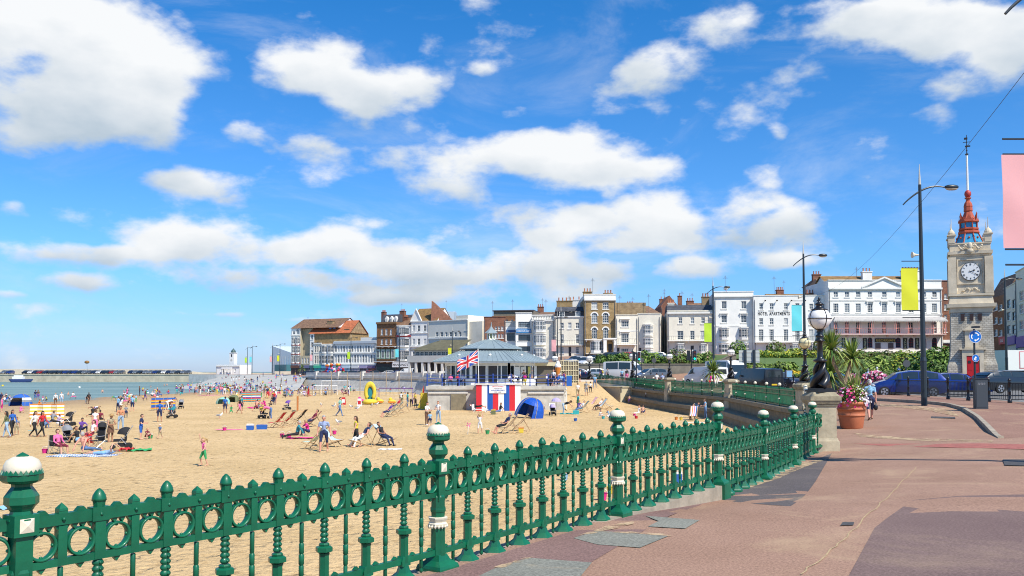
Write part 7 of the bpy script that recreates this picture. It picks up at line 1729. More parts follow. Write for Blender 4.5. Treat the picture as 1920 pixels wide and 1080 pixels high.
def body_mesh(pose,child=False,hi=False):
 key = (pose,child,hi)
 if key in PM: return PM[key]
 tp,hp,lL,lR,aL,aR = POSE[pose];k = 1.;up = lambda p: -dirv(-p) if False else Vector((0,-math.sin(math.radians(p)),math.cos(math.radians(p))))
 hs = 1.28 if child else 1.;ls = .93 if child else 1.
 u = up(tp);P = Vector((0,0,0));W = P+u*.16;C = P+u*.36;N = P+u*.50;hu = up(hp);HB = N+up((tp+hp)/2)*.085;HC = HB+hu*.10*hs
 caps = [(P,W,.112,.098,2),(W,C,.100,.122,1),(C,N-u*.03,.122,.088,1),(N-u*.05,HB+hu*.02,.052,.048,0)]
 side = Vector((1,0,0));feet = [];hands = []
 for s in (-1,1):
  caps.append((C+side*s*.03,C+side*s*.07,.09,.085,1));caps.append((P,P+side*s*.065,.10,.098,2))
  sh = N-u*.055+side*s*.165;caps.append((N-u*.05,sh,.062,.058,1))
  a = aL if s < 0 else aR;e = sh+dirv(a[0],a[1],s)*.275;h = e+dirv(a[2],a[3],s)*.235;fd = dirv(a[2]+6,a[3],s)
  caps += [(sh,sh.lerp(e,.55),.054,.048,3),(sh.lerp(e,.55),e,.043,.038,4),(e,h,.038,.026,4),(h,h+fd*.075,.030,.034,0)];hands.append((h+fd*.085,fd,s))
  l = lL if s < 0 else lR;hip = P+side*s*.09-u*.01;kn = hip+dirv(l[0],l[1],s)*.41*ls;an = kn+dirv(l[2],l[1]*.3,s)*.40*ls
  mid = hip.lerp(kn,.55);caps += [(hip,mid,.092,.074,2),(mid,kn,.070,.056,7),(kn,an,.056,.036,5)]
  ff = dirv(l[2]+90,0,s) if pose not in ('lief',) else dirv(l[2]-20,0,s);ff = (ff+Vector((0,0,-.05 if ff.z > -.6 else .3))).normalized();caps += [(an-ff*.04+Vector((0,0,-.025)),an+ff*.15+Vector((0,0,-.035)),.036,.028,6)]
 mb = MB()
 for (a,b,ra,rb,g) in caps: capsule_tri(mb,a,b,ra*1.0,rb*1.0,.78 if g in (1,) else 1.)
 R = Matrix.Rotation(math.radians(hp),4,'X');HM = Matrix.Translation(HC) @ R.to_4x4()
 mb.ell(HC,(.076*hs,.094*hs,.115*hs),14,10,M=R.to_3x3());
 face = []
 if hi or True:
  for (o,r) in (((0,-.095,-.015),(.014,.022,.022)),((0,-.072,-.075),(.042,.03,.035)),((-.078,.005,-.01),(.012,.02,.03)),((.078,.005,-.01),(.012,.02,.03)),((0,-.086,.028),(.05,.012,.01)),((0,-.09,-.052),(.022,.01,.008))):
   mb.ell(HC+R.to_3x3() @ (Vector(o)*hs),tuple(x*hs for x in r),8,6)
 me = mb.mesh('tmp',[M_WHITE]);o = link('tmp',me);md = o.modifiers.new('r','REMESH');md.mode = 'VOXEL';md.voxel_size = .0125 if hi else .03;md.use_smooth_shade = True
 sm = o.modifiers.new('s','SMOOTH');sm.iterations = 3 if hi else 1;sm.factor = .5
 dc = o.modifiers.new('d','DECIMATE');dc.ratio = .32 if hi else .3
 me2 = bpy.data.meshes.new_from_object(o.evaluated_get(bpy.context.evaluated_depsgraph_get()));bpy.data.objects.remove(o)
 if hi: # five separate fingers on each palm
  fb = MB()
  for (h,fd,s) in hands:
   w = fd.cross(Vector((0,0,1)));w = w.normalized() if w.length > .2 else Vector((0,1,0))
   if abs(w.x) > .8: w = Vector((0,1,0)).cross(fd).normalized()
   nn = fd.cross(w).normalized()
   for i,(ofs,L) in enumerate(((-.027,.062),(-.009,.074),(.009,.07),(.026,.055))): b0 = h+w*ofs;m1 = b0+fd*L*.5+nn*.004;fb.tube([b0-fd*.02,m1,m1+fd*L*.45+nn*.022],[.0095,.0085,.006],6)
   b0 = h-fd*.045-w*.028;fb.tube([b0,b0-w*.03+fd*.02,b0-w*.035+fd*.052],[.011,.01,.007],6)
  fm = fb.mesh('f',[M_WHITE]);bm = bmesh.new();bm.from_mesh(me2);bm.from_mesh(fm);bm.to_mesh(me2);bm.free()
 while len(me2.materials) < NSLOT: me2.materials.append(SK[0])
 seg = [(a,(b-a),max((b-a).length_squared,1e-6),(ra+rb)/2,g) for (a,b,ra,rb,g) in caps]
 for p in me2.polygons:
  c = p.center;hl = HM.inverted() @ c
  if (c-HC).length < .135*hs:
   p.material_index = 8 if (hl.z > .05*hs or (hl.y > .015*hs and hl.z > -.07*hs)) and not (hl.y < -.06*hs and hl.z < .07*hs) else 0
  else:
   best = 9;bi = 0
   for (a,d,L2,r,g) in seg:
    t = clamp((c-a).dot(d)/L2);q = (c-a-d*t).length/r
    if q < best: best = q;bi = g
   p.material_index = bi
  p.use_smooth = True
 zmin = min(v.co.z for v in me2.vertices);me2.transform(Matrix.Translation((0,0,-zmin)));HM = Matrix.Translation((0,0,-zmin)) @ HM
 PM[key] = (me2,HM,max(v.co.z for v in me2.vertices),hs,P-Vector((0,0,zmin)));return PM[key]
SK = [mat('skin_light',(.60,.33,.22),.6),mat('skin_tan',(.42,.21,.12),.6),mat('skin_dark',(.12,.055,.03),.6),mat('skin_rosy',(.62,.29,.20),.6)]
HR = {k: mat('hair_'+k,c,.7) for k,c in dict(brown=(.07,.035,.018),black=(.01,.008,.008),blond=(.42,.27,.11),grey=(.35,.33,.31),ginger=(.25,.08,.025),white=(.62,.6,.57)).items()}
CC = dict(white=(.76,.75,.73),black=(.015,.015,.018),navy=(.015,.025,.08),blue=(.02,.11,.42),sky=(.22,.42,.62),red=(.5,.02,.03),pink=(.72,.14,.32),magenta=(.6,.02,.22),green=(.03,.3,.1),olive=(.13,.15,.07),yellow=(.65,.5,.05),orange=(.62,.2,.03),grey=(.22,.23,.25),purple=(.14,.06,.3),turquoise=(.03,.38,.4),denim=(.09,.17,.34),palejeans=(.30,.42,.55),maroon=(.18,.02,.04),brown=(.14,.07,.04),lilac=(.42,.35,.6),khaki=(.33,.27,.17),chambray=(.26,.33,.52),mint=(.25,.5,.4),teal=(.02,.2,.24),check=(.55,.24,.12))
CM = lambda c: mat('cloth_'+c,CC[c],.85,var=.08,vs=6) if c in CC else CM('khaki')
HAIRM = {}
def hair_mesh(kind,col):
 key = (kind,col)
 if key in HAIRM: return HAIRM[key]
 mb = MB();mb.sm = True;n,m = 16,12;rr = (.086,.104,.124)
 for j in range(m+1):
  th = PI*j/m
  for i in range(n):
   a = 2*PI*i/n;x,y,z = rr[0]*math.sin(th)*math.cos(a),rr[1]*math.sin(th)*math.sin(a),-rr[2]*math.cos(th)
   if kind in ('long','pony') and y > .01 and z < .02: z -= (.26 if kind == 'long' else .02)*clamp((.02-z)/.1);y += .012
   mb.v.append((x,y+.004,z+.004))
 for j in range(m):
  for i in range(n):
   i2 = (i+1) % n;f = [j*n+i,j*n+i2,(j+1)*n+i2,(j+1)*n+i];c = sum((Vector(mb.v[q]) for q in f),Vector())/4
   if c.z > .06 and not (c.y < -.07 and c.z < .085) or (c.y > -.012 and c.z > -.05) or (kind == 'long' and c.y > .0) or (kind == 'bob' and c.y > -.02): mb.face(f)
 if kind == 'bun': mb.ell((0,.06,.12),.05,8,6)
 if kind == 'pony': mb.tube([(0,.1,.04),(0,.16,0),(0,.15,-.16)],[.03,.035,.012],7)
 if kind in ('hat','cap'): mb.lathe([(.092,.03),(.10,.035),(.095,.1),(.06,.145),(.01,.15)],n=14,sy=1.1);mb.lathe([(.17,.03),(.17,.04)],n=16) if kind == 'hat' else mb.box((0,-.13,.045),(.13,.12,.015))
 me = mb.mesh('hair',col);me.name = 'hat' if kind in ('hat','cap') else 'hair';HAIRM[key] = me;return me
M_EYE = mat('eye_dark',(.02,.015,.012),.3)
ULAB = set();NP = [0]
def person(pos,pose,face,hgt,top,bot,hair='brown',skin=0,hk='short',long=0,sleeves=1,label=None,hi=False,shoes=None,group=None,skirt=None,dz=0):
 """long: 0 shorts, 1 trousers; sleeves: 0 bare, 1 short, 2 long"""
 child = hgt < 1.4;me,HM,zt,hs,pel = body_mesh(pose,child,hi);o = bpy.data.objects.new('person',me);COL.objects.link(o);sc_ = hgt/(1.72 if not child else 1.68)
 o.location = (pos[0],pos[1],pos[2]+dz);o.rotation_euler.z = math.radians(face);o.scale = (sc_*1.09,sc_*1.09,sc_);sk = SK[skin];t = CM(top) if top else sk;b = CM(bot) if bot else sk;
 for i,m in enumerate([sk,t,b,t if sleeves else sk,t if sleeves == 2 else sk,b if long else sk,CM(shoes) if shoes else sk,b,HR.get(hair,HR['brown']) if hk not in ('hat','cap') else CM(hair)]): s = o.material_slots[i];s.link = 'OBJECT';s.material = m
 if not long and skirt is None and bot is None: o.material_slots[7].material = sk
 tag(o,label,'person',group);NP[0] += 1
 if hi or hgt*FP/max(pos[1],1) > 44:
  col = HR[hair] if hair in HR else CM(hair);hm = hair_mesh(hk,col);q = link(hm.name.split('.')[0],hm,o);q.matrix_local = HM @ Matrix.Diagonal((hs,hs,hs,1))
  if hi: mb = MB();[mb.ell((sx*.03,-.086,.012),(.011,.008,.008),6,4) for sx in (-1,1)];mb.box((0,-.096,-.052),(.035,.006,.006));e = mb.build('eyes_and_mouth',M_EYE,o);e.matrix_local = HM @ Matrix.Diagonal((hs,hs,hs,1))
 if skirt:
  mb = MB();mb.sm = True;mb.lathe([(.125,.2),(.15,.05),(.19,-.2),(.2,-.2-skirt)],n=14,c=tuple(pel),sy=.8,caps=False);mb.build('skirt',b,o)
 return o
def PG(px,py,*a,**k): p = GS(px,py);p.z = SDW(p.x,p.y);return person(p,*a,**k)
# near and middle distance figures: px, py of the feet
W_ = [
(607,847,'stroll',5,1.80,'chambray','navy','grey',3,'short',0,1,'grey haired man in pale blue shirt and navy shorts striding across the sand',1,None),
(382,874,'wave',-50,1.16,'pink','green','blond',0,'pony',0,0,'little girl in pink vest and green shorts raising one arm',1,None),
(668,838,'walk2',-75,1.60,'yellow','black','brown',0,'long',0,0,'girl with very long brown hair and black shorts beside the striped deckchairs',1,None),
(900,813,'up',160,1.22,'white','white','blond',0,'short',0,0,'child in white seen from behind with both arms raised',1,None),
(637,780,'walk',80,1.78,'mint','denim','brown',0,'short',1,1,'man in mint tee shirt and blue jeans walking past the gulls',1,'brown'),
(64,818,'walk',85,1.66,'white','black','black',1,'long',1,2,'woman in white jumper and black leggings walking right',1,None),
(78,818,'walk',80,1.66,'red','black','black',1,'long',1,2,'woman in bright red tunic and black leggings walking right',1,None),
(12,820,'walk2',-75,1.64,'olive','palejeans','black',1,'long',1,2,'woman in long olive tunic at the left edge',1,None),
(22,818,'walk2',70,1.66,'blue','black','black',1,'long',1,2,'woman in bright blue tunic behind the olive one',1,None),
(31,815,'stand',20,1.15,'grey','khaki','black',1,'short',0,1,'small child in grey beside the woman in blue tunic',0,None),
(226,806,'hold',10,1.70,'check','palejeans','black',1,'short',1,2,'woman in orange checked shirt and pale jeans with folded hands',1,None),
(207,828,'hold',60,1.62,'khaki','brown','blond',1,'hat',0,0,'bare shouldered woman in brown patterned skirt and straw hat',1,None),
(178,812,'stand',175,1.62,'white','pink','brown',3,'bun',0,0,'woman seen from behind in white vest and pink shorts',1,None),
(264,824,'hold',95,1.50,'navy','blue','brown',0,'short',0,1,'boy in navy tee shirt and bright blue shorts looking down',1,None),
(274,823,'sitk',60,1.02,'maroon','maroon','blond',0,'short',0,1,'toddler in maroon sitting by a green bucket',0,None),
(300,822,'walk2',-20,.86,'denim','khaki','white',0,'hat',0,1,'toddler in white sun hat walking alone on the sand',0,None),
(299,791,'stand',180,1.72,'blue','navy','black',1,'short',0,1,'man in royal blue tee shirt seen from behind near the blue windbreak',1,None),
(221,772,'hold',150,1.66,'sky','navy','black',1,'short',1,2,'person in sky blue shirt standing behind the checked shirt',0,None),
(248,771,'stand',170,1.70,'sky','navy','brown',0,'short',0,1,'man in light blue tee shirt and navy shorts beyond the pushchair',0,None),
(236,783,'stand',30,1.20,'grey','navy','brown',0,'short',1,1,'child in grey top between the two blue shirts',0,None),
(110,852,'chair',60,1.62,'pink','maroon','brown',0,'bob',0,2,'woman in pink top sitting in a black folding chair',1,None),
(158,851,'sit',165,1.72,None,'denim','grey',3,'short',1,0,'bare backed man in denim sitting on the blue patterned towel',1,None),
(146,833,'sit',80,1.60,'black','sky','brown',1,'pony',0,0,'woman in black vest sitting on the sand facing right',1,None),
(170,836,'sitk',-20,1.4,'red','red','blond',0,'short',0,1,'child in red crouched behind the bare backed man',0,None),
(172,829,'chair',-30,1.60,'white','maroon','brown',3,'bob',0,0,'woman in white top sitting facing the bare backed man',0,None),
(196,853,'lief',80,1.60,'palejeans','sky','blond',0,'long',0,0,'fair haired woman lying on the patterned towel',1,None),
(152,812,'sitk',50,1.6,'purple','navy','black',1,'short',1,2,'person in purple top sitting behind the pushchair frame',0,None),
(188,791,'sit',-160,1.62,'maroon','black','black',1,'long',1,2,'woman in maroon sitting with her back to the camera',0,None),
(98,802,'sitx',175,1.62,'grey','black','brown',0,'bun',1,1,'woman in grey vest sitting cross legged by the yellow windbreak',0,None),
(108,799,'sitk',150,1.5,'lilac','white','brown',3,'short',0,1,'person in lilac sitting next to the grey vest',0,None),
(80,803,'sitk',140,1.5,'denim','denim','black',1,'hat',1,2,'person in denim blue sitting behind the red tunic',0,None),
(104,760,'stand',10,1.62,'white','brown','brown',0,'bob',1,2,'woman in white blouse and dark trousers hand in hand by the water',0,None),
(115,760,'stand',0,1.74,'white','palejeans','black',0,'short',0,1,'man in white shirt and pale shorts hand in hand by the water',0,None),
(66,752,'stand',170,1.72,'navy','denim','brown',1,'short',0,1,'man in navy standing at the water edge with a child',0,None),
(71,751,'stand',190,1.66,'brown','purple','ginger',1,'short',0,1,'woman with ginger hair at the water edge by the man in navy',0,None),
(161,757,'bend',60,1.66,'black','grey','black',1,'short',1,1,'person in black bending forward on the wet sand',0,None),
(166,757,'walk',50,1.62,'black','brown','black',2,'short',1,1,'second person in black striding beside the bending one',0,None),
(136,749,'sitx',60,1.6,'white','pink','black',1,'short',0,1,'person in white sitting at the water edge',0,None),
(80,751,'kneel',40,1.1,'pink','white','black',1,'short',0,1,'small child in pink playing at the water edge',0,None),
(88,752,'kneel',-40,1.1,'yellow','black','black',1,'short',0,1,'small child in yellow playing at the water edge',0,None),
(72,762,'sitk',120,1.3,'orange','orange','brown',0,'short',0,1,'child in orange sitting near the blue tent',0,None),
(80,763,'sitk',170,1.5,'grey','grey','black',0,'short',0,1,'person in grey sitting above the yellow windbreak',0,None),
(38,774,'sitk',170,1.3,'pink','pink','brown',0,'short',0,1,'child in pink sitting below the blue and white tent',0,None),
(3,772,'stand',100,1.6,'pink','magenta','brown',0,'bob',0,1,'woman in pink cut by the left edge',0,None),
(2,757,'stand',30,1.6,'navy','navy','black',1,'short',1,1,'person in navy at the left edge near the water',0,None),
(9,755,'sit',60,1.5,'white','black','black',1,'short',1,1,'person in white lounging at the left edge near the tent',0,None),
(422,775,'stand',175,1.62,'blue','navy','black',1,'short',0,1,'boy in royal blue vest and navy shorts facing the green parasols',1,None),
(449,775,'walk',80,1.62,'black','pink','brown',1,'bun',0,0,'woman in black bikini walking away with a pink towel',1,None),
(453,770,'stand',140,1.6,'turquoise','navy','black',1,'short',0,1,'boy in turquoise vest behind the woman in black bikini',0,None),
(433,775,'kneel',30,1.1,'green','green','brown',0,'short',0,1,'child in green kneeling between the boy and the bikini',0,None),
(508,785,'bend',-70,1.66,'pink','denim','blond',0,'bun',1,1,'woman in pink tee shirt and jeans bending over the yellow pushchair',1,None),
(514,759,'stand',150,1.72,'red','navy','brown',0,'short',1,1,'person in red and navy standing behind the pink jeans woman',0,None),
(481,771,'sitx',170,1.6,None,'maroon','black',3,'short',0,0,'sunburnt bare backed man sitting by the magenta blanket',0,None),
(497,764,'sitk',-40,1.6,'magenta','magenta','blond',0,'bob',0,2,'woman in magenta sitting right of the sunburnt man',0,None),
(585,801,'recline',-70,1.7,'maroon','navy','brown',3,'short',0,1,'man in maroon reclining in the dark folding lounger',0,None),
(557,822,'sit',-80,1.66,'teal','black','grey',0,'short',1,2,'woman in teal and black sitting on the sand behind the striding man',1,'black'),
(578,816,'sitk',-60,1.6,'magenta','navy','blond',3,'bob',1,1,'woman in magenta sitting behind the teal one',0,None),
(680,838,'recline',-60,1.66,'navy','white','brown',3,'bob',1,0,'woman in navy top and white trousers in the blue striped deckchair',1,None),
(719,836,'recline',55,1.66,'black','navy','black',1,'short',1,0,'laughing woman in black top lying back in a deckchair',1,'black'),
(728,782,'recline',-70,1.66,'purple','navy','brown',3,'short',0,1,'man at the front of the row of blue deckchairs',0,None),
(744,770,'recline',-70,1.66,'red','navy','brown',0,'short',0,1,'person in red in the second blue deckchair',0,None),
(752,760,'stand',150,1.66,'white','olive','black',2,'short',0,0,'person in white vest by the rides',0,None),
(764,763,'stand',100,1.72,'turquoise','denim','brown',2,'short',1,1,'person in turquoise shirt and jeans by the rides',0,None),
(779,765,'hold',-60,1.66,'yellow','black','black',0,'short',1,1,'woman in pale yellow top and black trousers by the brown boards',0,None),
(771,763,'bend',40,1.6,'grey','black','brown',0,'short',1,1,'person in grey bending by the rides',0,None),
(800,797,'hold',60,1.70,'white','brown','brown',0,'short',1,1,'young man in white tee shirt with a small blue bag',1,'white'),
(806,800,'stand',175,1.05,'sky','navy','black',0,'short',0,1,'small boy in bright blue tee shirt seen from behind',0,'white'),
(822,794,'hold',-30,1.66,'white','palejeans','ginger',0,'short',1,0,'woman with red hair in white vest and pale jeans',1,None),
(846,757,'recline',40,1.6,'purple','white','brown',3,'short',0,0,'person in purple on a towel below the brown panel',0,None),
(866,756,'sitk',0,1.25,'white','yellow','brown',0,'short',0,0,'child with yellow bucket against the deck wall',0,None),
(946,812,'recline',-80,1.74,'navy','black','grey',3,'short',0,1,'heavy man in navy tee shirt sitting in a wooden deckchair',1,None),
(895,772,'lieb',80,1.62,'black','black','brown',3,'short',0,0,'woman sunbathing on the white lounger left of the striped hut',0,None),
(937,776,'sit',-70,1.66,'black','denim','black',1,'short',1,1,'woman in black sitting with a floral bag before the striped hut',0,None),
(995,762,'stand',-60,1.6,'white','khaki','blond',0,'long',0,0,'blond girl in white dress behind the blue tent',0,None),
(1010,765,'sitk',-20,1.6,'white','white','ginger',0,'long',0,1,'woman in white sitting behind the blue tent',0,None),
(1016,772,'sitk',20,1.4,'sky','sky','blond',0,'short',0,0,'child in blue at the mouth of the blue tent',0,None),
(1024,758,'sitk',10,1.6,'black','denim','ginger',0,'long',1,1,'ginger haired girl sitting against the deck wall',0,None),
(1030,759,'sitk',30,1.6,'black','black','blond',0,'long',1,2,'fair haired girl in black sitting against the deck wall',0,None),
(1056,776,'bend',80,1.66,'black','palejeans','brown',0,'cap',1,1,'woman in black top bending over the turquoise towel',1,None),
(1089,775,'recline',-80,1.6,'white','denim','brown',0,'short',1,1,'woman in white shirt sitting in the turquoise deckchair',0,None),
(1123,770,'recline',-70,1.6,'white','black','brown',0,'short',1,1,'person in white in the far right deckchair group',0,None),
(1130,768,'recline',-70,1.6,'red','brown','brown',0,'short',0,1,'person in red in the far right deckchair group',0,None),
(1124,783,'sitk',60,1.0,'white','white','black',0,'short',0,1,'toddler in white digging the sand right of the tent',0,None),
(1142,784,'kneel',-60,1.0,'sky','white','blond',0,'short',0,1,'toddler in pale blue digging beside the other toddler',0,None),
(1180,757,'stand',160,1.05,None,'purple','brown',0,'short',0,0,'bare chested little boy below the cream wedge wall',0,None),
(1190,755,'bend',60,1.1,'yellow','pink','brown',0,'short',0,1,'child in yellow bending below the cream wedge wall',0,None),
(1214,760,'stand',175,1.78,'white','black','black',2,'short',1,1,'man in white tee shirt and black trousers before the plinth',1,'black'),
(1197,778,'sit',-70,1.3,'white','white','ginger',0,'short',0,0,'girl sitting by the red bucket on the right sand',0,None),
(1205,777,'sitk',160,1.4,None,'navy','brown',0,'short',0,0,'boy in navy trunks beside the sitting girl',0,None),
(1323,786,'hold',-90,1.68,'sky','denim','brown',0,'bun',1,0,'woman in loose pale blue top and jeans standing by the pink striped towel',1,None),
(1300,787,'chair',-20,1.66,'black','black','brown',0,'hat',1,1,'person in pale sun hat seated behind the pink striped towel',0,None),
(1312,781,'chair',30,1.6,'sky','khaki','ginger',0,'bob',1,1,'woman in blue seated left of the standing woman',0,None),
]
for (px,py,pose,f,h,tp,bt,hr,sk,hk,lg,sl,lab,hi,shoe) in W_:
 sit_dz = .22 if pose == 'recline' else 0
 p = GS(px,py)
 PG(px,py,pose,f,h,tp,bt,hr,sk,hk,lg,sl,lab,bool(hi),shoe,skirt=.12 if 'patterned skirt' in lab else (.05 if 'dress' in lab else None))
 # figures on the promenade and deck
def PL(px,Y,z,*a,**k): return person((XY(px,Y),Y,z),*a,**k)
gw = GL(1632,788)
w = person(gw,'walk2',174,1.66,'sky','navy','white',3,'short',1,1,'white haired walker in pale blue tee shirt and dark cropped trousers',True,'brown')
w.material_slots[5].material = SK[3]
mb = MB();mb.sm = True;mb.ell((.0,0,-.12),(.09,.05,.13),8,6);mb.tube([(-.03,0,-.02),(-.02,0,.1),(.02,0,.1),(.03,0,-.02)],.006,4);bg_ = mb.build('carrier_bag',M_BLACK,None,(gw.x+.235,gw.y+.02,gw.z+.64));tag(bg_,'small black carrier bag in the white haired walker right hand','bag')
for (px,Y,z,pose,f,h,tp,bt,hr,lab) in [
(845,90.5,.5,'chair',0,1.6,'pink','black','brown','person in pink at the left end of the kiosk deck'),(859,90.2,.5,'chair',20,1.6,'red','blue','brown','person in red seated left on the kiosk deck'),
(867,89.0,.5,'chair',-20,1.65,'white','navy','grey','grey haired man in white seated at the picnic table by the flag'),(957,90.3,.5,'chair',30,1.6,'white','black','black','woman in white seated outside the kiosk doors'),
(972,90.4,.5,'bend',-60,1.6,'white','black','blond','person in white leaning over the deck table'),(984,89.4,.5,'stand',160,1.3,'magenta','yellow','black','child with pink and yellow bag on the deck'),
(982,92.5,.5,'hold',170,1.7,'brown','black','brown','person in brown at the kiosk menu board'),(1027,90,.5,'chair',60,1.6,'white','denim','brown','person in white at the right picnic table'),
(1038,91,.5,'stand',-30,1.7,'white','navy','ginger','person with ginger hair standing by the right picnic table'),(1046,89.6,.5,'chair',-40,1.6,'blue','navy','blond','person in blue at the right end of the deck'),
(1057,91,.5,'stand',150,1.5,'red','blue','black','person in red vest at the deck corner'),(1052,90,.5,'sitx',20,1.6,'sky','navy','grey','grey haired person in pale blue low at the deck corner'),
(1083,100,None,'walk',170,1.7,'white','khaki','black','person in white shirt walking up the sand ramp'),(1099,101,None,'walk2',175,1.75,'grey','grey','grey','man with rucksack walking up the sand ramp'),
(1107,104,None,'stand',170,1.3,'white','black','brown','child in white tee shirt at the top of the ramp'),(1115,108,None,'walk2',160,1.7,'sky','denim','grey','man in sky blue carrying a blue bundle at the ramp top'),
(1087,117,.6,'stand',100,1.65,'white','black','black','woman in white behind the deck bin'),(1080,119,.7,'stand',30,1.7,'black','black','brown','person in black left of the cream lamp'),
(1130,118.6,.7,'walk2',-60,1.6,'yellow','white','blond','blond woman in yellow walking past the minibus shelter'),(1127,120,.7,'stand',0,1.6,'purple','navy','black','person in purple behind the blond woman'),
(1139,119,.7,'stand',20,1.7,'grey','black','grey','man in grey in front of the shelter'),(1166,116,.7,'stand',180,1.6,'sky','navy','brown','person in pale blue before the minibus'),(1175,116,.7,'stand',160,1.65,'black','pink','blond','woman in black vest before the minibus'),
(1231,98,.1,'hold',170,1.75,'white','khaki','black','man in white tee shirt leaning at the balustrade'),(1242,98,.1,'hold',190,1.72,'chambray','khaki','brown','man in grey blue shirt beside the white tee shirt'),
(1392,76,.2,'hold',200,1.7,'purple','purple','black','person in purple behind the pier with a globe lamp'),(1332,84,.3,'stand',0,1.5,'magenta','red','brown','child in magenta below the small palm'),(1342,84,.3,'stand',20,1.55,'white','white','brown','child in white below the small palm'),
(1361,92,.5,'stand',60,1.7,'white','black','blond','person in white passing the tall white van'),(1398,94,.6,'stand',60,1.9,'pink','black','brown','person in pink crossing behind the road sign posts'),
(1627,66,.6,'stand',170,1.62,'sky','sky','grey','person in sky blue behind the petunia troughs'),(1644,66,.6,'stand',180,1.75,'white','sky','white','white haired person behind the petunia troughs')]:
 Y = Y;x = XY(px,Y)
 if z is None: z = lerp(-1.75,.1,(Y-92)/18) if Y < 110 else .4
 if Y < 110 and 1060 < px < 1120: z = {100: -.95,101: -.85,104: -.53,108: -.13}[Y]
 person((x,Y,z),pose,f,h,tp,bt,hr,random.choice((0,1,3)),random.choice(('short','bob')),random.choice((0,1)),1,lab)
for (px,py,Y,tp,lab) in [(1683,684,110,'blue','sunbather in blue on the garden bank'),(1690,686,108,'white','sunbather in white on the garden bank'),(1697,687,107,'yellow','child in yellow on the garden path'),(1737,680,112,'purple','person in purple beside the large green bush'),(1745,679,113,'navy','person in navy beside the large green bush')]:
 x = XY(px,Y);person((x,Y,H(x,Y)+.02),'sitk' if px < 1695 else 'stand',20,1.6 if px != 1697 else 1.2,tp,'white','blond',0,'short',0,1,lab)
 # the crowd towards the slipway
FAR = []
def gs0(px,py): p = GS(px,py);p.z = SDW(p.x,p.y);return p
rnd = random.Random(21)
zones = [(0,30,744,752,6,'at the far left water edge',0),(215,262,740,762,16,'by the water left of the blue windbreak',0),(262,330,734,752,12,'on the shore behind the blue windbreak',0),(330,380,724,741,36,'crowded at the slipway foot',0),(380,430,724,742,40,'crowded below the lighthouse building',0),
(430,480,722,745,38,'crowded behind the multicoloured windbreak',0),(480,530,724,748,32,'crowded below the white gallery',0),(530,580,726,746,26,'crowded under the brown roofed corner house',0),(580,660,732,744,14,'near the goal posts below the far parapet',0),(660,790,733,742,12,'along the foot of the long parapet',0),
(475,520,752,770,6,'near the magenta blanket',0),(1035,1140,748,770,6,'around the right deckchairs',0),(255,330,764,786,5,'around the blue windbreak',0),(170,215,770,790,3,'behind the standing pushchair',0)]
cols = ['white','black','navy','blue','red','pink','white','green','yellow','grey','grey','purple','turquoise','sky','maroon','black','white','navy','lilac','denim',None,None]
pn = dict(stand='standing',hold='standing',walk2='walking',sitk='sitting',sitx='sitting',sit='sitting',kneel='kneeling',bend='bending',lieb='lying')
for (x0,x1,y0,y1,n,where,_) in zones:
 k = 0
 for _ in range(400):
  if k >= n: break
  px,py = rnd.uniform(x0,x1),rnd.uniform(y0,y1);pose = rnd.choice(['stand','stand','hold','walk2','sitk','sitk','sitx','sit','kneel','bend','lieb']);tp,bt = rnd.choice(cols),rnd.choice(cols[:-2]);kid = rnd.random() < .25
  lab = '%s %s %s and %s %s' % (pn[pose],'child' if kid else 'adult',('in '+tp+' top') if tp else 'bare chested',bt,where)
  if lab in ULAB or len(lab.split()) > 16: continue
  if py < 733: k += 1;FAR.append((gs0(px,py),pose,kid,tp,bt));continue
  ULAB.add(lab);k += 1;PG(px,py,pose,rnd.uniform(0,360),rnd.uniform(.95,1.35) if kid else rnd.uniform(1.55,1.8),tp,bt,rnd.choice(['brown','black','blond','grey','ginger']),rnd.choice((0,0,1,3,2)),'short',rnd.randrange(2),rnd.randrange(3),lab,group='beachgoers in the crowd')
  # on the slipway and steps
sl = bpy.data.objects['slipway'];bpy.context.view_layer.update()
from mathutils.bvhtree import BVHTree
BV = BVHTree.FromObject(sl,bpy.context.evaluated_depsgraph_get())
k = 0
for _ in range(4000):
 if k >= 40: break
 px,py = rnd.uniform(385,600),rnd.uniform(703,726);h_ = BV.ray_cast(Vector((0,0,EYE)),ray(px,py))
 if h_[0] is None: continue
 pose = rnd.choice(['stand','stand','walk2','sitk','sit']);tp,bt = rnd.choice(cols),rnd.choice(cols[:-2])
 k += 1;FAR.append((h_[0],pose,False,tp,bt))
for _ in range(130): px = rnd.triangular(335,640,440);FAR.append((gs0(px,rnd.uniform(721,734)),rnd.choice(['stand','sitk','sitx','hold','sit']),rnd.random() < .2,rnd.choice(cols),rnd.choice(cols[:-2])))
# swimmers
for (px,py) in [(308,724),(313,723),(128,741),(192,736),(283,727),(18,749)]:
 p = GZ(px,py,-2.4);person(p,'stand',rnd.uniform(0,360),1.6,None,'navy','brown',0,'short',0,0,'bather waist deep in the water %s' % {308: 'off the slipway tip, left of two',313: 'off the slipway tip, right of two',128: 'behind the white shirted couple',192: 'left of the crowded shore',283: 'in mid harbour',18: 'behind the striped tent'}[px],dz=-.85)
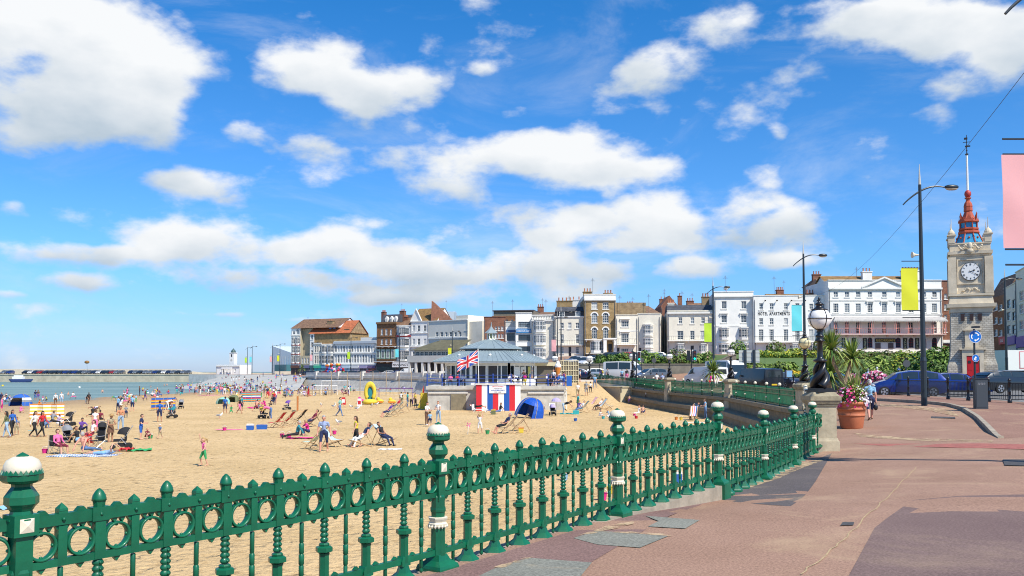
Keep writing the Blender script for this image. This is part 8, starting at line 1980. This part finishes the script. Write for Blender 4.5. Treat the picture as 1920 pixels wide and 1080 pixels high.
 # the farthest bathers read as one mass of tiny figures
mb = MB();mb.sm = True;ms = []
def mi_(m):
 if m not in ms: ms.append(m)
 return ms.index(m)
for (p,pose,kid,tp,bt) in FAR:
 me = body_mesh(pose,kid)[0];h = rnd.uniform(.9,1.3) if kid else rnd.uniform(1.55,1.8);M = Matrix.Translation(p) @ Matrix.Rotation(rnd.uniform(0,6.3),4,'Z') @ Matrix.Scale(h/1.7,4);k0 = len(mb.v)
 sk = SK[rnd.choice((0,0,1,3,2))];t_ = CM(tp) if tp else sk;b_ = CM(bt);lg = rnd.randrange(2);mp = [mi_(q) for q in (sk,t_,b_,t_,sk,b_ if lg else sk,sk,b_ if lg else sk,HR[rnd.choice(['brown','black','blond'])])]
 mb.v += [tuple(M @ v.co) for v in me.vertices]
 for f in me.polygons: mb.mi = mp[f.material_index];mb.face([k0+i for i in f.vertices])
tag(mb.build('distant_crowd',ms),'dense crowd of tiny bathers on the slipway and the sand below it','crowd',None,'stuff')
# ------------------------------------------------------------------ things on the sand
def stripes(name,cols,scale,axis=2,rough=.85):
 m = bpy.data.materials.new(name);m.use_nodes = True;nt = m.node_tree;b = nt.nodes['Principled BSDF'];b.inputs['Roughness'].default_value = rough
 tc = nd(nt,'ShaderNodeTexCoord');sp = nd(nt,'ShaderNodeSeparateXYZ');nt.links.new(tc.outputs['Object'],sp.inputs[0]);f = mth(nt,'FRACT',mth(nt,'MULTIPLY',sp.outputs[axis],scale))
 r = nd(nt,'ShaderNodeValToRGB');r.color_ramp.interpolation = 'CONSTANT';e = r.color_ramp.elements
 for i,c in enumerate(cols):
  q = e[i] if i < 2 else e.new(i/len(cols));q.position = i/len(cols);q.color = (*CC.get(c,(0,0,0)),1)
 nt.links.new(f,r.inputs[0]);nt.links.new(r.outputs[0],b.inputs['Base Color']);return m
ST = dict(y=stripes('stripe_yellow',['yellow','white','orange','white','yellow','white'],1.1),b=stripes('stripe_blue',['blue','yellow','orange','blue','blue','blue','yellow','orange'],1.25),o=stripes('stripe_multi',['teal','orange','turquoise','red','purple','white'],1.2),
g=stripes('canvas_green',['green','white','mint','white'],9,0),s=stripes('canvas_blue',['sky','white','turquoise','white'],9,0),t=stripes('canvas_teal',['teal','turquoise','teal','teal'],6,0),r=stripes('canvas_red',['red','white','pink','white'],9,0),n=stripes('canvas_brown',['brown','khaki','maroon','khaki'],9,0),p=stripes('towel_pink',['pink','white','blue','white','orange','white'],2.2,0),w=stripes('towel_blue',['blue','white','sky','blue','white','white'],5,0),q=stripes('tent_blue',['blue','blue','grey','white'],.95))
M_WOOD = mat('pale_wood',(.48,.32,.17),.6,var=.2,vs=8)
def gs(px,py): p = GS(px,py);p.z = SDW(p.x,p.y);return p
def pan(pxa,pya,pxb,pyb,h,m,label,n=4):
 a,b = gs(pxa,pya),gs(pxb,pyb);t = thing('windbreak',label,'windbreak',tuple(a));d = b-a;d.z = 0;u = d.normalized();nn = Vector((-u.y,u.x,0));pts = [d*(i/n)+nn*(.35*(i % 2)) for i in range(n+1)]
 mb = MB()
 for i in range(n): k = len(mb.v);mb.poly([pts[i]+Vector((0,0,.05)),pts[i+1]+Vector((0,0,.05)),pts[i+1]+Vector((0,0,h)),pts[i]+Vector((0,0,h))])
 mb.build('canvas',m,t)
 for p in pts: mb = MB();mb.tube([p-Vector((0,0,.2)),p+Vector((0,0,h+.12))],.02,5);mb.build('pole',M_WOOD,t)
pan(55,785,118,784,1.32,ST['y'],'long yellow and orange striped windbreak on the left sand',5);pan(283,770,329,768,1.3,ST['b'],'blue yellow and red striped windbreak with raised right half',4);pan(453,754,489,753,1.35,ST['o'],'multicoloured striped windbreak with an orange centre',4)
pan(556,772,566,770,1.5,CM('orange'),'orange folding board standing alone on the sand',1);pan(788,768,800,768,1.7,CM('yellow'),'mustard board beside the red and yellow sail',1);pan(805,766,818,766,1.2,CM('yellow'),'lower mustard board left of the brown panel',1)
def deckchair(px,py,f,m,label,s=1.,group='wooden deckchairs on the sand',fr=None):
 t = thing('deckchair',label,'deckchair',tuple(gs(px,py)),math.radians(f),group);t.scale = (s,)*3;fr = fr or M_WOOD
 A = [(-.55,.02),(.62,1.12)] # y (front -) , z
 for x in (-.29,.29): mb = MB();mb.tube([(x,-.55,.36),(x,.5,.02)],.024,5);mb.build('seat_rail',fr,t);mb = MB();mb.tube([(x*.93,-.42,.02),(x*.93,.62,1.1)],.024,5);mb.build('back_rail',fr,t);mb = MB();mb.tube([(x*.86,.3,.75),(x*.86,.72,.02)],.018,5);mb.build('prop',fr,t)
 for (y,z) in ((-.55,.36),(.62,1.1),(.5,.03)): mb = MB();mb.tube([(-.31,y,z),(.31,y,z)],.02,5);mb.build('crossbar',fr,t)
 mb = MB();mb.sm = True;n = 8
 for i in range(n+1): u = i/n;y = lerp(-.55,.62,u);z = lerp(.38,1.12,u)-.30*math.sin(u*PI)**1.1;mb.v += [(-.25,y,z),(.25,y,z)]
 for i in range(n): mb.face([2*i,2*i+1,2*i+3,2*i+2])
 mb.build('canvas',m,t)
for (px,py,f,m,lab,*s) in [(589,842,-110,ST['g'],'green and white striped empty deckchair left of the striding man'),(622,838,70,ST['s'],'pale blue empty deckchair right of the striding man'),(676,838,-60,ST['s'],'blue striped deckchair holding the woman in white trousers'),(721,835,55,ST['s'],'blue striped deckchair under the laughing woman'),
(732,781,-70,ST['t'],'teal deckchair at the front of the row of three'),(743,777,-72,ST['t'],'teal deckchair in the middle of the row of three'),(755,774,-74,ST['t'],'teal deckchair at the back of the row of three'),(952,812,-80,ST['n'],'wooden deckchair under the heavy man in navy'),(973,808,-85,ST['n'],'brown striped deckchair leaning behind the heavy man'),
(1092,774,-80,ST['t'],'turquoise deckchair of the woman in white shirt'),(1110,764,-60,ST['r'],'red and white striped empty deckchair'),(1127,769,-70,ST['s'],'blue striped deckchair in the far right group'),(1140,768,80,ST['s'],'light blue deckchair turned away at the far right group'),(1316,780,40,ST['s'],'blue deckchair behind the pink striped towel'),
(519,802,-100,CM('red'),'red slung beach chair, left of the pair'),(537,799,-100,CM('red'),'red slung beach chair, right of the pair'),(560,795,-100,CM('black'),'black slung beach chair beside the red pair'),(586,800,-70,CM('maroon'),'dark maroon beach chair of the reclining man'),(1300,788,-20,ST['p'],'deckchair draped with the pink and blue striped towel')]: deckchair(px,py,f,m,lab)
def camp(px,py,f,label):
 t = thing('folding_chair',label,'folding chair',tuple(gs(px,py)),math.radians(f),'black folding camping chairs');mb = MB();mb.b2(-.26,.26,-.25,.25,.40,.43);mb.build('seat',CM('black'),t);mb = MB();mb.b2(-.26,.26,.25,.28,.42,.92);mb.build('backrest',CM('black'),t)
 for s in (-1,1): mb = MB();mb.tube([(s*.27,-.27,.01),(s*.27,.27,.42)],.011,5);mb.tube([(s*.27,.27,.01),(s*.27,-.27,.6)],.011,5);mb.tube([(s*.28,.29,.01),(s*.28,.29,.92)],.011,5);mb.tube([(s*.28,-.28,.62),(s*.28,.29,.66)],.018,5);mb.build('leg',M_RIM,t)
 mb = MB();mb.tube([(-.27,-.27,.01),(.27,.27,.4)],.01,5);mb.tube([(.27,-.27,.01),(-.27,.27,.4)],.01,5);mb.build('cross_brace',M_RIM,t)
camp(108,851,60,'black folding chair under the woman in pink top');camp(181,841,-30,'black folding chair behind the bare backed man')
def pram(px,py,f,hood,label,s=1.):
 t = thing('pushchair',label,'pushchair',tuple(gs(px,py)),math.radians(f),'pushchairs parked on the sand');t.scale = (s,)*3;h = CM(hood)
 for (x,y,r) in ((-.25,.28,.15),(.25,.28,.15),(-.17,-.36,.11),(.17,-.36,.11)): mb = MB();mb.lathe([(r*.6,-.03),(r,-.02),(r,.02),(r*.6,.03)],n=14,M=Matrix.Translation((x,y,r)) @ Matrix.Rotation(PI/2,4,'Y'));mb.build('wheel',M_TYRE,t)
 mb = MB();
 for x in (-.23,.23): mb.tube([(x*.75,-.36,.12),(x,.18,.62),(x,.42,1.02)],.014,6);mb.tube([(x,.28,.15),(x,-.05,.55)],.014,6)
 mb.tube([(-.23,.42,1.02),(.23,.42,1.02)],.02,6);mb.build('frame',M_RIM,t);mb = MB();mb.slab([(0,0),(0,0),(0,0)],0,0);mb = MB();mb.box((0,-.08,.42),(.4,.5,.1));mb.box((0,.16,.6),(.4,.08,.42));mb.build('seat',CM('black'),t)
 mb = MB();mb.sm = True;n = 8
 for i in range(n+1):
  a = PI*(.05+.62*i/n);
  for j in range(7): b = PI*j/6;mb.v.append((-.24*math.cos(b),.16-.36*math.cos(a)*math.sin(b)**.5*-1*-1,.66+.34*math.sin(a)*math.sin(b)**.4))
 for i in range(n):
  for j in range(6): k = i*7+j;mb.face([k,k+1,k+8,k+7])
 mb.build('hood',h,t);mb = MB();mb.box((0,.05,.22),(.34,.4,.16));mb.build('basket',CM('black'),t)
pram(228,843,-70,'black','large black hooded pushchair next to the red and green towels',1.15);pram(128,830,60,'grey','collapsed grey pushchair frame left of the seated group');pram(190,822,10,'black','black pushchair between the white vest and the straw hat');pram(128,798,-80,'black','black pram standing right of the yellow windbreak',1.1)
pram(339,766,10,'grey','lone pushchair right of the blue windbreak');pram(494,785,60,'yellow','pushchair heaped with a mustard bag');pram(538,768,-70,'purple','dark purple hooded pushchair on the middle sand');pram(323,784,-80,'teal','teal pushchair beside the carrier bags');pram(1037,780,10,'lilac','pushchair with lilac parasol right of the blue tent')
def tent(px,py,w,h,m,label,f=0,tilt=False):
 t = thing('beach_tent',label,'tent',tuple(gs(px,py)),math.radians(f));mb = MB();mb.sm = not tilt;n,k = 18,8
 for j in range(k+1):
  v = j/k
  for i in range(n): a = 2*PI*i/n;r = math.cos(v*PI/2)**.75*(1+.03*math.cos(6*a));mb.v.append((w/2*r*math.cos(a),w*.4*r*math.sin(a)+.25*v,h*math.sin(v*PI/2)))
 for j in range(k):
  for i in range(n):
   if 12 <= i <= 14 and j < 4: continue
   i2 = (i+1) % n;mb.face([j*n+i,j*n+i2,(j+1)*n+i2,(j+1)*n+i])
 mb.build('canopy',m,t);
 for a in (.6,2.5,4.0,5.5): mb = MB();mb.tube([((w/2+.015)*math.cos(v*PI/2)**.75*math.cos(a),w*.41*math.cos(v*PI/2)**.75*math.sin(a)+.25*v,h*math.sin(v*PI/2)+.01) for v in [i/8 for i in range(9)]],.022,5);mb.build('hoop',CM('khaki'),t)
 return t
tent(38,761,2.9,1.5,ST['q'],'low blue and white striped dome tent by the water on the left');t = tent(990,784,2.5,1.75,mat('nylon_blue',(.005,.075,.42),.45,bump=.5,bs=4,dist=.08),'bright blue pop-up beach tent tilted on its side in front of the deck',-25,True);t.rotation_euler.y = .30
tent(418,757,1.8,.85,CM('mint'),'small pale green shelter left of the boy in blue vest');tent(437,754,1.7,.95,CM('olive'),'green shelter behind the boy in blue vest')
def flat(name,px,py,w,d,m,label,cat,f=0,h=.03):
 p = gs(px,py);mb = MB();n = 8
 for j in range(n+1):
  for i in range(n+1): u,v = i/n-.5,j/n-.5;mb.v.append((u*w*(1+.06*math.sin(j*1.7)),v*d*(1+.07*math.sin(i*2.1)),h+h*.9*math.sin(i*2.3+j)*math.sin(j*1.9+i*.7)))
 for j in range(n):
  for i in range(n): k = j*(n+1)+i;mb.face([k,k+1,k+n+2,k+n+1])
 o = mb.build(name,m,None,tuple(p),math.radians(f));tag(o,label,cat)
flat('towel',158,855,2.9,1.3,ST['w'],'blue and white patterned towel under the sunbathing group','towel');flat('towel',262,845,1.1,.8,CM('green'),'crumpled green towel right of the big pushchair','towel',20,.07);flat('towel',236,846,.7,.6,CM('red'),'crumpled red towel at the pushchair wheels','towel',0,.12)
flat('towel',732,843,1.1,.6,CM('white'),'white towel lying right of the laughing woman','towel');flat('towel',430,806,1.7,.6,CM('pink'),'pale pink towel left of the blue cool box','towel',4,.02);flat('blanket',95,806,2.6,1.0,CM('turquoise'),'turquoise blanket under the grey vest woman','blanket');flat('blanket',486,766,2.2,1.2,CM('magenta'),'magenta blanket beside the sunburnt man','blanket',0,.1)
flat('towel',562,822,1.6,.6,CM('magenta'),'pink towel under the teal clad woman','towel');flat('towel',1306,792,2.0,.9,CM('white'),'white towel below the pink striped deckchair','towel');flat('blanket',846,761,2.0,.8,CM('white'),'white blanket by the deck wall','blanket');flat('towel',1066,776,1.5,.8,CM('turquoise'),'turquoise towel in front of the bending woman','towel',0,.06);flat('blanket',425,741,9,3.5,CM('pink'),'large faded pink mat spread in front of the packed crowd','mat')
flat('towel',3,955,.9,.6,CM('sky'),'patterned towel peeping out behind the leftmost railing post','towel',0,.05)
def bx(name,px,py,s,c,label,cat,lid='white'):
 t = thing(name,label,cat,tuple(gs(px,py)));mb = MB();mb.box((0,0,s[2]/2),s,taper=1.06);mb.build('body',CM(c),t);mb = MB();mb.box((0,0,s[2]+.03),(s[0]*1.08,s[1]*1.08,.05));mb.build('lid',CM(lid),t)
 mb = MB();mb.tube([(-s[0]/2-.01,0,s[2]*.8),(-s[0]/2-.01,0,s[2]+.1),(s[0]/2+.01,0,s[2]+.1),(s[0]/2+.01,0,s[2]*.8)],.012,5);mb.build('handle',CM(lid),t)
bx('cool_box',469,806,(.42,.3,.3),'blue','blue cool box with white lid on the middle sand','cool box');bx('beach_bag',491,805,(.62,.35,.26),'blue','soft blue beach bag right of the cool box','bag','blue');bx('beach_bag',977,811,(.3,.25,.26),'yellow','yellow beach bag under the brown deckchair','bag','orange');bx('beach_bag',925,777,(.4,.25,.36),'olive','floral bag in front of the striped hut','bag','yellow')
bx('cool_box',1271,905,(.26,.2,.3),'blue','blue cool box with white bands seen through the railing','cool box');bx('beach_bag',1080,777,(.5,.3,.3),'turquoise','turquoise bag by the bending woman','bag','turquoise');bx('litter_bin',1066,722,(.7,.6,1.2),'blue','tall blue litter bin at the right end of the deck','bin','turquoise')
b_ = bpy.data.objects['litter_bin'];b_.location = (XY(1067,91),91,.45);b_.scale = (.75,.75,.85)
def bucket(px,py,c,label,r=.11):
 t = thing('bucket',label,'bucket',tuple(gs(px,py)));mb = MB();mb.lathe([(r*.72,0),(r,r*1.5),(r*1.1,r*1.52),(r*.9,r*1.5),(r*.65,r*.2)],n=12);mb.build('pail',CM(c),t);mb = MB();mb.tube([(r*math.cos(a),0,r*1.5+r*.9*math.sin(a)) for a in [PI*i/8 for i in range(9)]],.008,4);mb.build('handle',CM('white'),t)
for (px,py,c,lab) in [(84,850,'magenta','bright pink bucket left of the folding chair'),(282,822,'green','lime green bucket by the toddler in maroon'),(421,807,'magenta','pink bucket on the pale pink towel'),(529,820,'magenta','pink bucket, left one by the teal woman'),(542,820,'magenta','pink bucket, right one by the teal woman'),(914,814,'green','green bucket by the child in white'),(1166,782,'green','green bucket left of the girl with the red bucket'),(1193,785,'red','red bucket beside the sitting girl'),(1190,780,'magenta','pink bucket just behind the red one'),(1079,790,'blue','small blue bucket right of the pushchair'),(1277,788,'yellow','yellow bucket left of the white towel'),(1268,787,'orange','orange bucket next to the yellow one'),(1131,785,'turquoise','turquoise bucket between the digging toddlers'),(627,815,'magenta','pink beach ball sized bucket behind the pale blue deckchair'),(1130,938,'magenta','pink bucket seen through the railing'),(1146,925,'yellow','yellow bucket seen through the railing'),(1058,900,'sky','blue bucket seen through the railing')]: bucket(px,py,c,lab,.14)
def gull(px,py,f,label,s=1.,pos=None):
 p = pos or gs(px,py);t = thing('seagull',label,'gull',tuple(p),math.radians(f),'gulls on the sand');t.scale = (s,)*3;mb = MB();mb.sm = True
 mb.tube([(0,.26,.20),(0,.14,.2),(0,0,.2),(0,-.1,.24),(0,-.15,.31),(0,-.17,.36),(0,-.19,.385)],[.015,.055,.085,.07,.045,.042,.02],9);mb.build('body',CM('white'),t)
 mb = MB();mb.sm = True;[mb.ell((s_*.062,.07,.225),(.025,.17,.055),8,5) for s_ in (-1,1)];mb.build('wings',CM('grey'),t);mb = MB();mb.tube([(0,-.2,.37),(0,-.26,.35)],[.014,.004],5);mb.build('beak',CM('yellow'),t)
 for s_ in (-1,1): mb = MB();mb.tube([(s_*.03,0,.15),(s_*.03,0,0),(s_*.03,-.05,.004)],.007,4);mb.build('leg',CM('pink'),t)
for i,(px,py,f,lab) in enumerate([(412,784,120,'gull alone on the sand below the boy in blue vest'),(634,797,-40,'large gull just behind the striding man'),(602,763,0,'gull far left of the walking man'),(626,766,60,'gull just left of the walking man legs'),(658,767,-30,'gull just right of the walking man'),(670,770,100,'gull crouching right of the walking man'),(697,764,20,'gull near the red board'),(706,762,80,'gull below the yellow slide'),(628,762,10,'gull behind the walking man')]): gull(px,py,f,lab,1.25)
gull(0,0,90,'white gull perched on the arm of the lamp with green banner',1.3,Vector((XY(1363,95),95,.6+10.0)))
# lounger, floral, play things, goals, nets
t = thing('sun_lounger','white plastic sun lounger beside the striped hut','sun lounger',tuple(gs(897,773)),math.radians(80));mb = MB();mb.box((0,-.3,.3),(.6,1.2,.05));mb.build('seat',CM('white'),t);mb = MB();mb.slab([(0,0),(1,0),(1,0)],0,0);mb = MB();mb.tube([(0,.3,.32),(0,.8,.68)],.03,4);mb.box((0,.52,.5),(.6,.1,.55));mb.build('backrest',CM('white'),t)
for (x,y) in ((-.25,-.8),(.25,-.8),(-.25,.4),(.25,.4)): mb = MB();mb.tube([(x,y,0),(x,y*.8,.3)],.03,5);mb.build('leg',CM('white'),t)
t = thing('inflatable_slide','yellow inflatable duck shaped slide with dark opening','inflatable',tuple(gs(694,758)));t.scale = (.62,.62,.95);mb = MB();mb.sm = True
for k,(a,r) in enumerate(((0,.34),)): mb.tube([(.85*math.cos(b),0,1.55+1.0*math.sin(b)) for b in [-.9+ (PI+1.8)*i/16 for i in range(17)]],.36,9)
mb.ell((0,-.3,.3),(1.5,1.3,.38),14,8);mb.build('tube_ring',CM('yellow'),t);mb = MB();mb.sm = True;mb.ell((0,.1,1.3),(.6,.15,.95),10,8);mb.build('opening',CM('teal'),t)
for (px,c,lab) in ((677,'magenta','rainbow inflatable box left of the yellow slide'),(712,'yellow','yellow toy duck pile right of the yellow slide'),(735,'yellow','cluster of yellow ride-on ducks')): t = thing('inflatable_toy',lab,'inflatable',tuple(gs(px,757)));t.scale = (.65,)*3;mb = MB();mb.sm = True;mb.ell((0,0,.45),(.8,.6,.4),10,7);mb.ell((-.3,0,.9),(.35,.3,.35),8,6);mb.build('body',CM(c),t);mb = MB();mb.b2(-.6,.6,-.62,-.4,.2,.5);mb.build('panel',CM('turquoise' if c == 'magenta' else 'orange'),t)
for (px,py,lab) in ((644,759,'red A-board behind the walking man'),(674,762,'white and red notice board left of the yellow slide')): t = thing('notice_board',lab,'sign',tuple(gs(px,py)));t.scale = (.8,)*3;mb = MB();mb.box((0,0,.55),(.7,.25,1.1),taper=.7);mb.build('board',CM('red' if px < 650 else 'white'),t);mb = MB();mb.box((0,-.13,.55),(.42,.02,.5));mb.build('notice',CM('white' if px < 650 else 'red'),t)
t = thing('fabric_sail','tall red and yellow pointed sail beside the mustard board','sail',tuple(gs(793,765)));t.scale = (.6,.6,.75);mb = MB();mb.slab([(-.5,0),(.5,0),(.1,3.2)],-.03,.03);mb.build('sail_cloth',CM('red'),t);mb = MB();mb.slab([(-.9,0),(-.52,0),(.05,3.1)],-.03,.03);mb.build('sail_edge',CM('yellow'),t)
def frame(px,py,w,h,c,label,f=0,net=True):
 t = thing('goal_frame',label,'goal',tuple(gs(px,py)),f);mb = MB();mb.tube([(-w/2,0,0),(-w/2,0,h),(w/2,0,h),(w/2,0,0)],.06,6);mb.build('frame',CM(c),t);mb = MB()
 for i in range(9): x = -w/2+w*i/8;mb.tube([(x,0,h),(x,1.6,0)],.012,3)
 for i in range(5): mb.tube([(-w/2,1.6*i/5,h*(1-i/5)),(w/2,1.6*i/5,h*(1-i/5))],.012,3)
 if net: mb.build('net',CM('white'),t)
frame(629,740,5,2.4,'white','white football goal leaning in front of the far parapet',.5);frame(706,731,3.5,3.4,'green','lime green goal frame against the long parapet',0,False);frame(610,741,4,1.6,'white','low white goal left of the taller one',.3);frame(742,757,4.5,1.9,'purple','purple framed trampoline cage right of the yellow slide',-.3)
for i,(px,lab) in enumerate(((621,'first'),(651,'second'),(675,'third'),(699,'fourth'),(724,'fifth'),(748,'sixth'),(771,'seventh'))): t = thing('net_post','tall pale wooden net post, %s from the left before the parapet' % lab,'post',tuple(gs(px,741)));mb = MB();mb.tube([(0,0,-.2),(0,0,4.0)],.07,6);mb.build('post',mat('driftwood',(.35,.27,.18),.8),t);mb = MB();mb.b2(0,3.0,-.01,.01,1.0,1.04);mb.b2(0,3.0,-.01,.01,.5,.53);mb.build('rope',mat('driftwood',()),t)
for (px,lab) in ((562,'left'),(580,'middle'),(604,'right')):
 t = thing('picket_stand','short row of grey wooden stands near the goals, %s one' % lab,'fence',tuple(gs(px,742)))
 for i in range(4): mb = MB();mb.b2(i*.55-.05,i*.55+.05,-.05,.05,0,1.1);mb.build('post',mat('driftwood',()),t)
 for z in (.35,.8): mb = MB();mb.b2(-.1,1.8,-.07,-.051,z,z+.14);mb.build('rail',mat('driftwood',()),t)
t = thing('toy_windmill','pink toy windmill stuck in the sand left of the child in white','toy windmill',tuple(gs(877,815)));mb = MB();mb.tube([(0,0,0),(.05,0,.62)],.014,5);mb.build('stick',CM('white'),t);mb = MB();[mb.poly([(.05,-.02,.62),(.05+.16*math.cos(a),-.03,.62+.16*math.sin(a)),(.05+.14*math.cos(a+.7),0,.62+.14*math.sin(a+.7))]) for a in [PI/2*i+.3 for i in range(4)]];mb.build('vanes',CM('pink'),t)
t = thing('beach_parasol','lilac parasol shading the pushchair right of the blue tent','parasol',tuple(gs(1043,778)));mb = MB();mb.tube([(0,0,0),(0,0,1.5)],.015,5);mb.build('pole',M_RIM,t);mb = MB();mb.lathe([(.45,1.2),(.35,1.38),(.15,1.5),(.01,1.54)],n=10);mb.build('canopy',CM('lilac'),t)
t = thing('balloon_stall','cluster of colourful balloons and beach toys outside the shops','stall',(XY(628,255),255,.9));rnd = random.Random(5)
for i in range(40): mb = MB();mb.ell((rnd.uniform(-2.6,2.6),rnd.uniform(-.5,.5),rnd.uniform(.4,3.2)),.38,7,5);mb.build('balloon',CM(rnd.choice(['yellow','orange','red','pink','blue','white','green'])),t)
t = thing('ice_cream_sign','giant orange ice cream cone sign beside the kiosk annexe','sign',(XY(1046,97),97,.5));mb = MB();mb.lathe([(.05,.6),(.34,1.9)],n=10);mb.build('cone',CM('orange'),t);mb = MB();mb.sm = True;mb.ell((0,0,2.05),(.36,.36,.34),10,7);mb.ell((0,0,2.4),(.2,.2,.25),8,6);mb.build('ice_cream',CM('white'),t);mb = MB();mb.b2(-.06,.06,-.06,.06,0,.7);mb.build('stand',M_BLACK,t)
t = thing('bus_shelter','dark glazed bus shelter standing left of the minibus','shelter',(XY(1140,121),121,.7));mb = MB();mb.b2(-1.2,1.2,-.6,.6,2.35,2.45);mb.build('roof',M_BLACK,t)
for x in (-1.1,.1,1.1): mb = MB();mb.b2(x-.05,x+.05,.4,.5,0,2.34);mb.build('post',M_BLACK,t)
mb = MB();mb.b2(.2,1.0,-.5,-.42,.5,2.1);mb.build('poster_panel',CM('white'),t)
for (px,Y,lab) in ((1443,74,'dark litter bin left of the yellow flowering shrub'),(1478,74,'information panel below the yellow flowering shrub')):
 t = thing('street_bin' if px < 1450 else 'info_panel',lab,'bin' if px < 1450 else 'sign',(XY(px,Y),Y,.8));mb = MB();mb.b2(-.26,.26,-.2,.2,.6,1.25);mb.build('body',M_BLACK if px < 1450 else CM('grey'),t);mb = MB();mb.b2(-.05,.05,-.05,.05,-.2,.599);mb.build('post',M_BLACK,t)
 if px > 1450: mb = MB();mb.b2(-.22,.22,-.215,-.201,.68,1.18);mb.build('panel',CM('sky'),t)
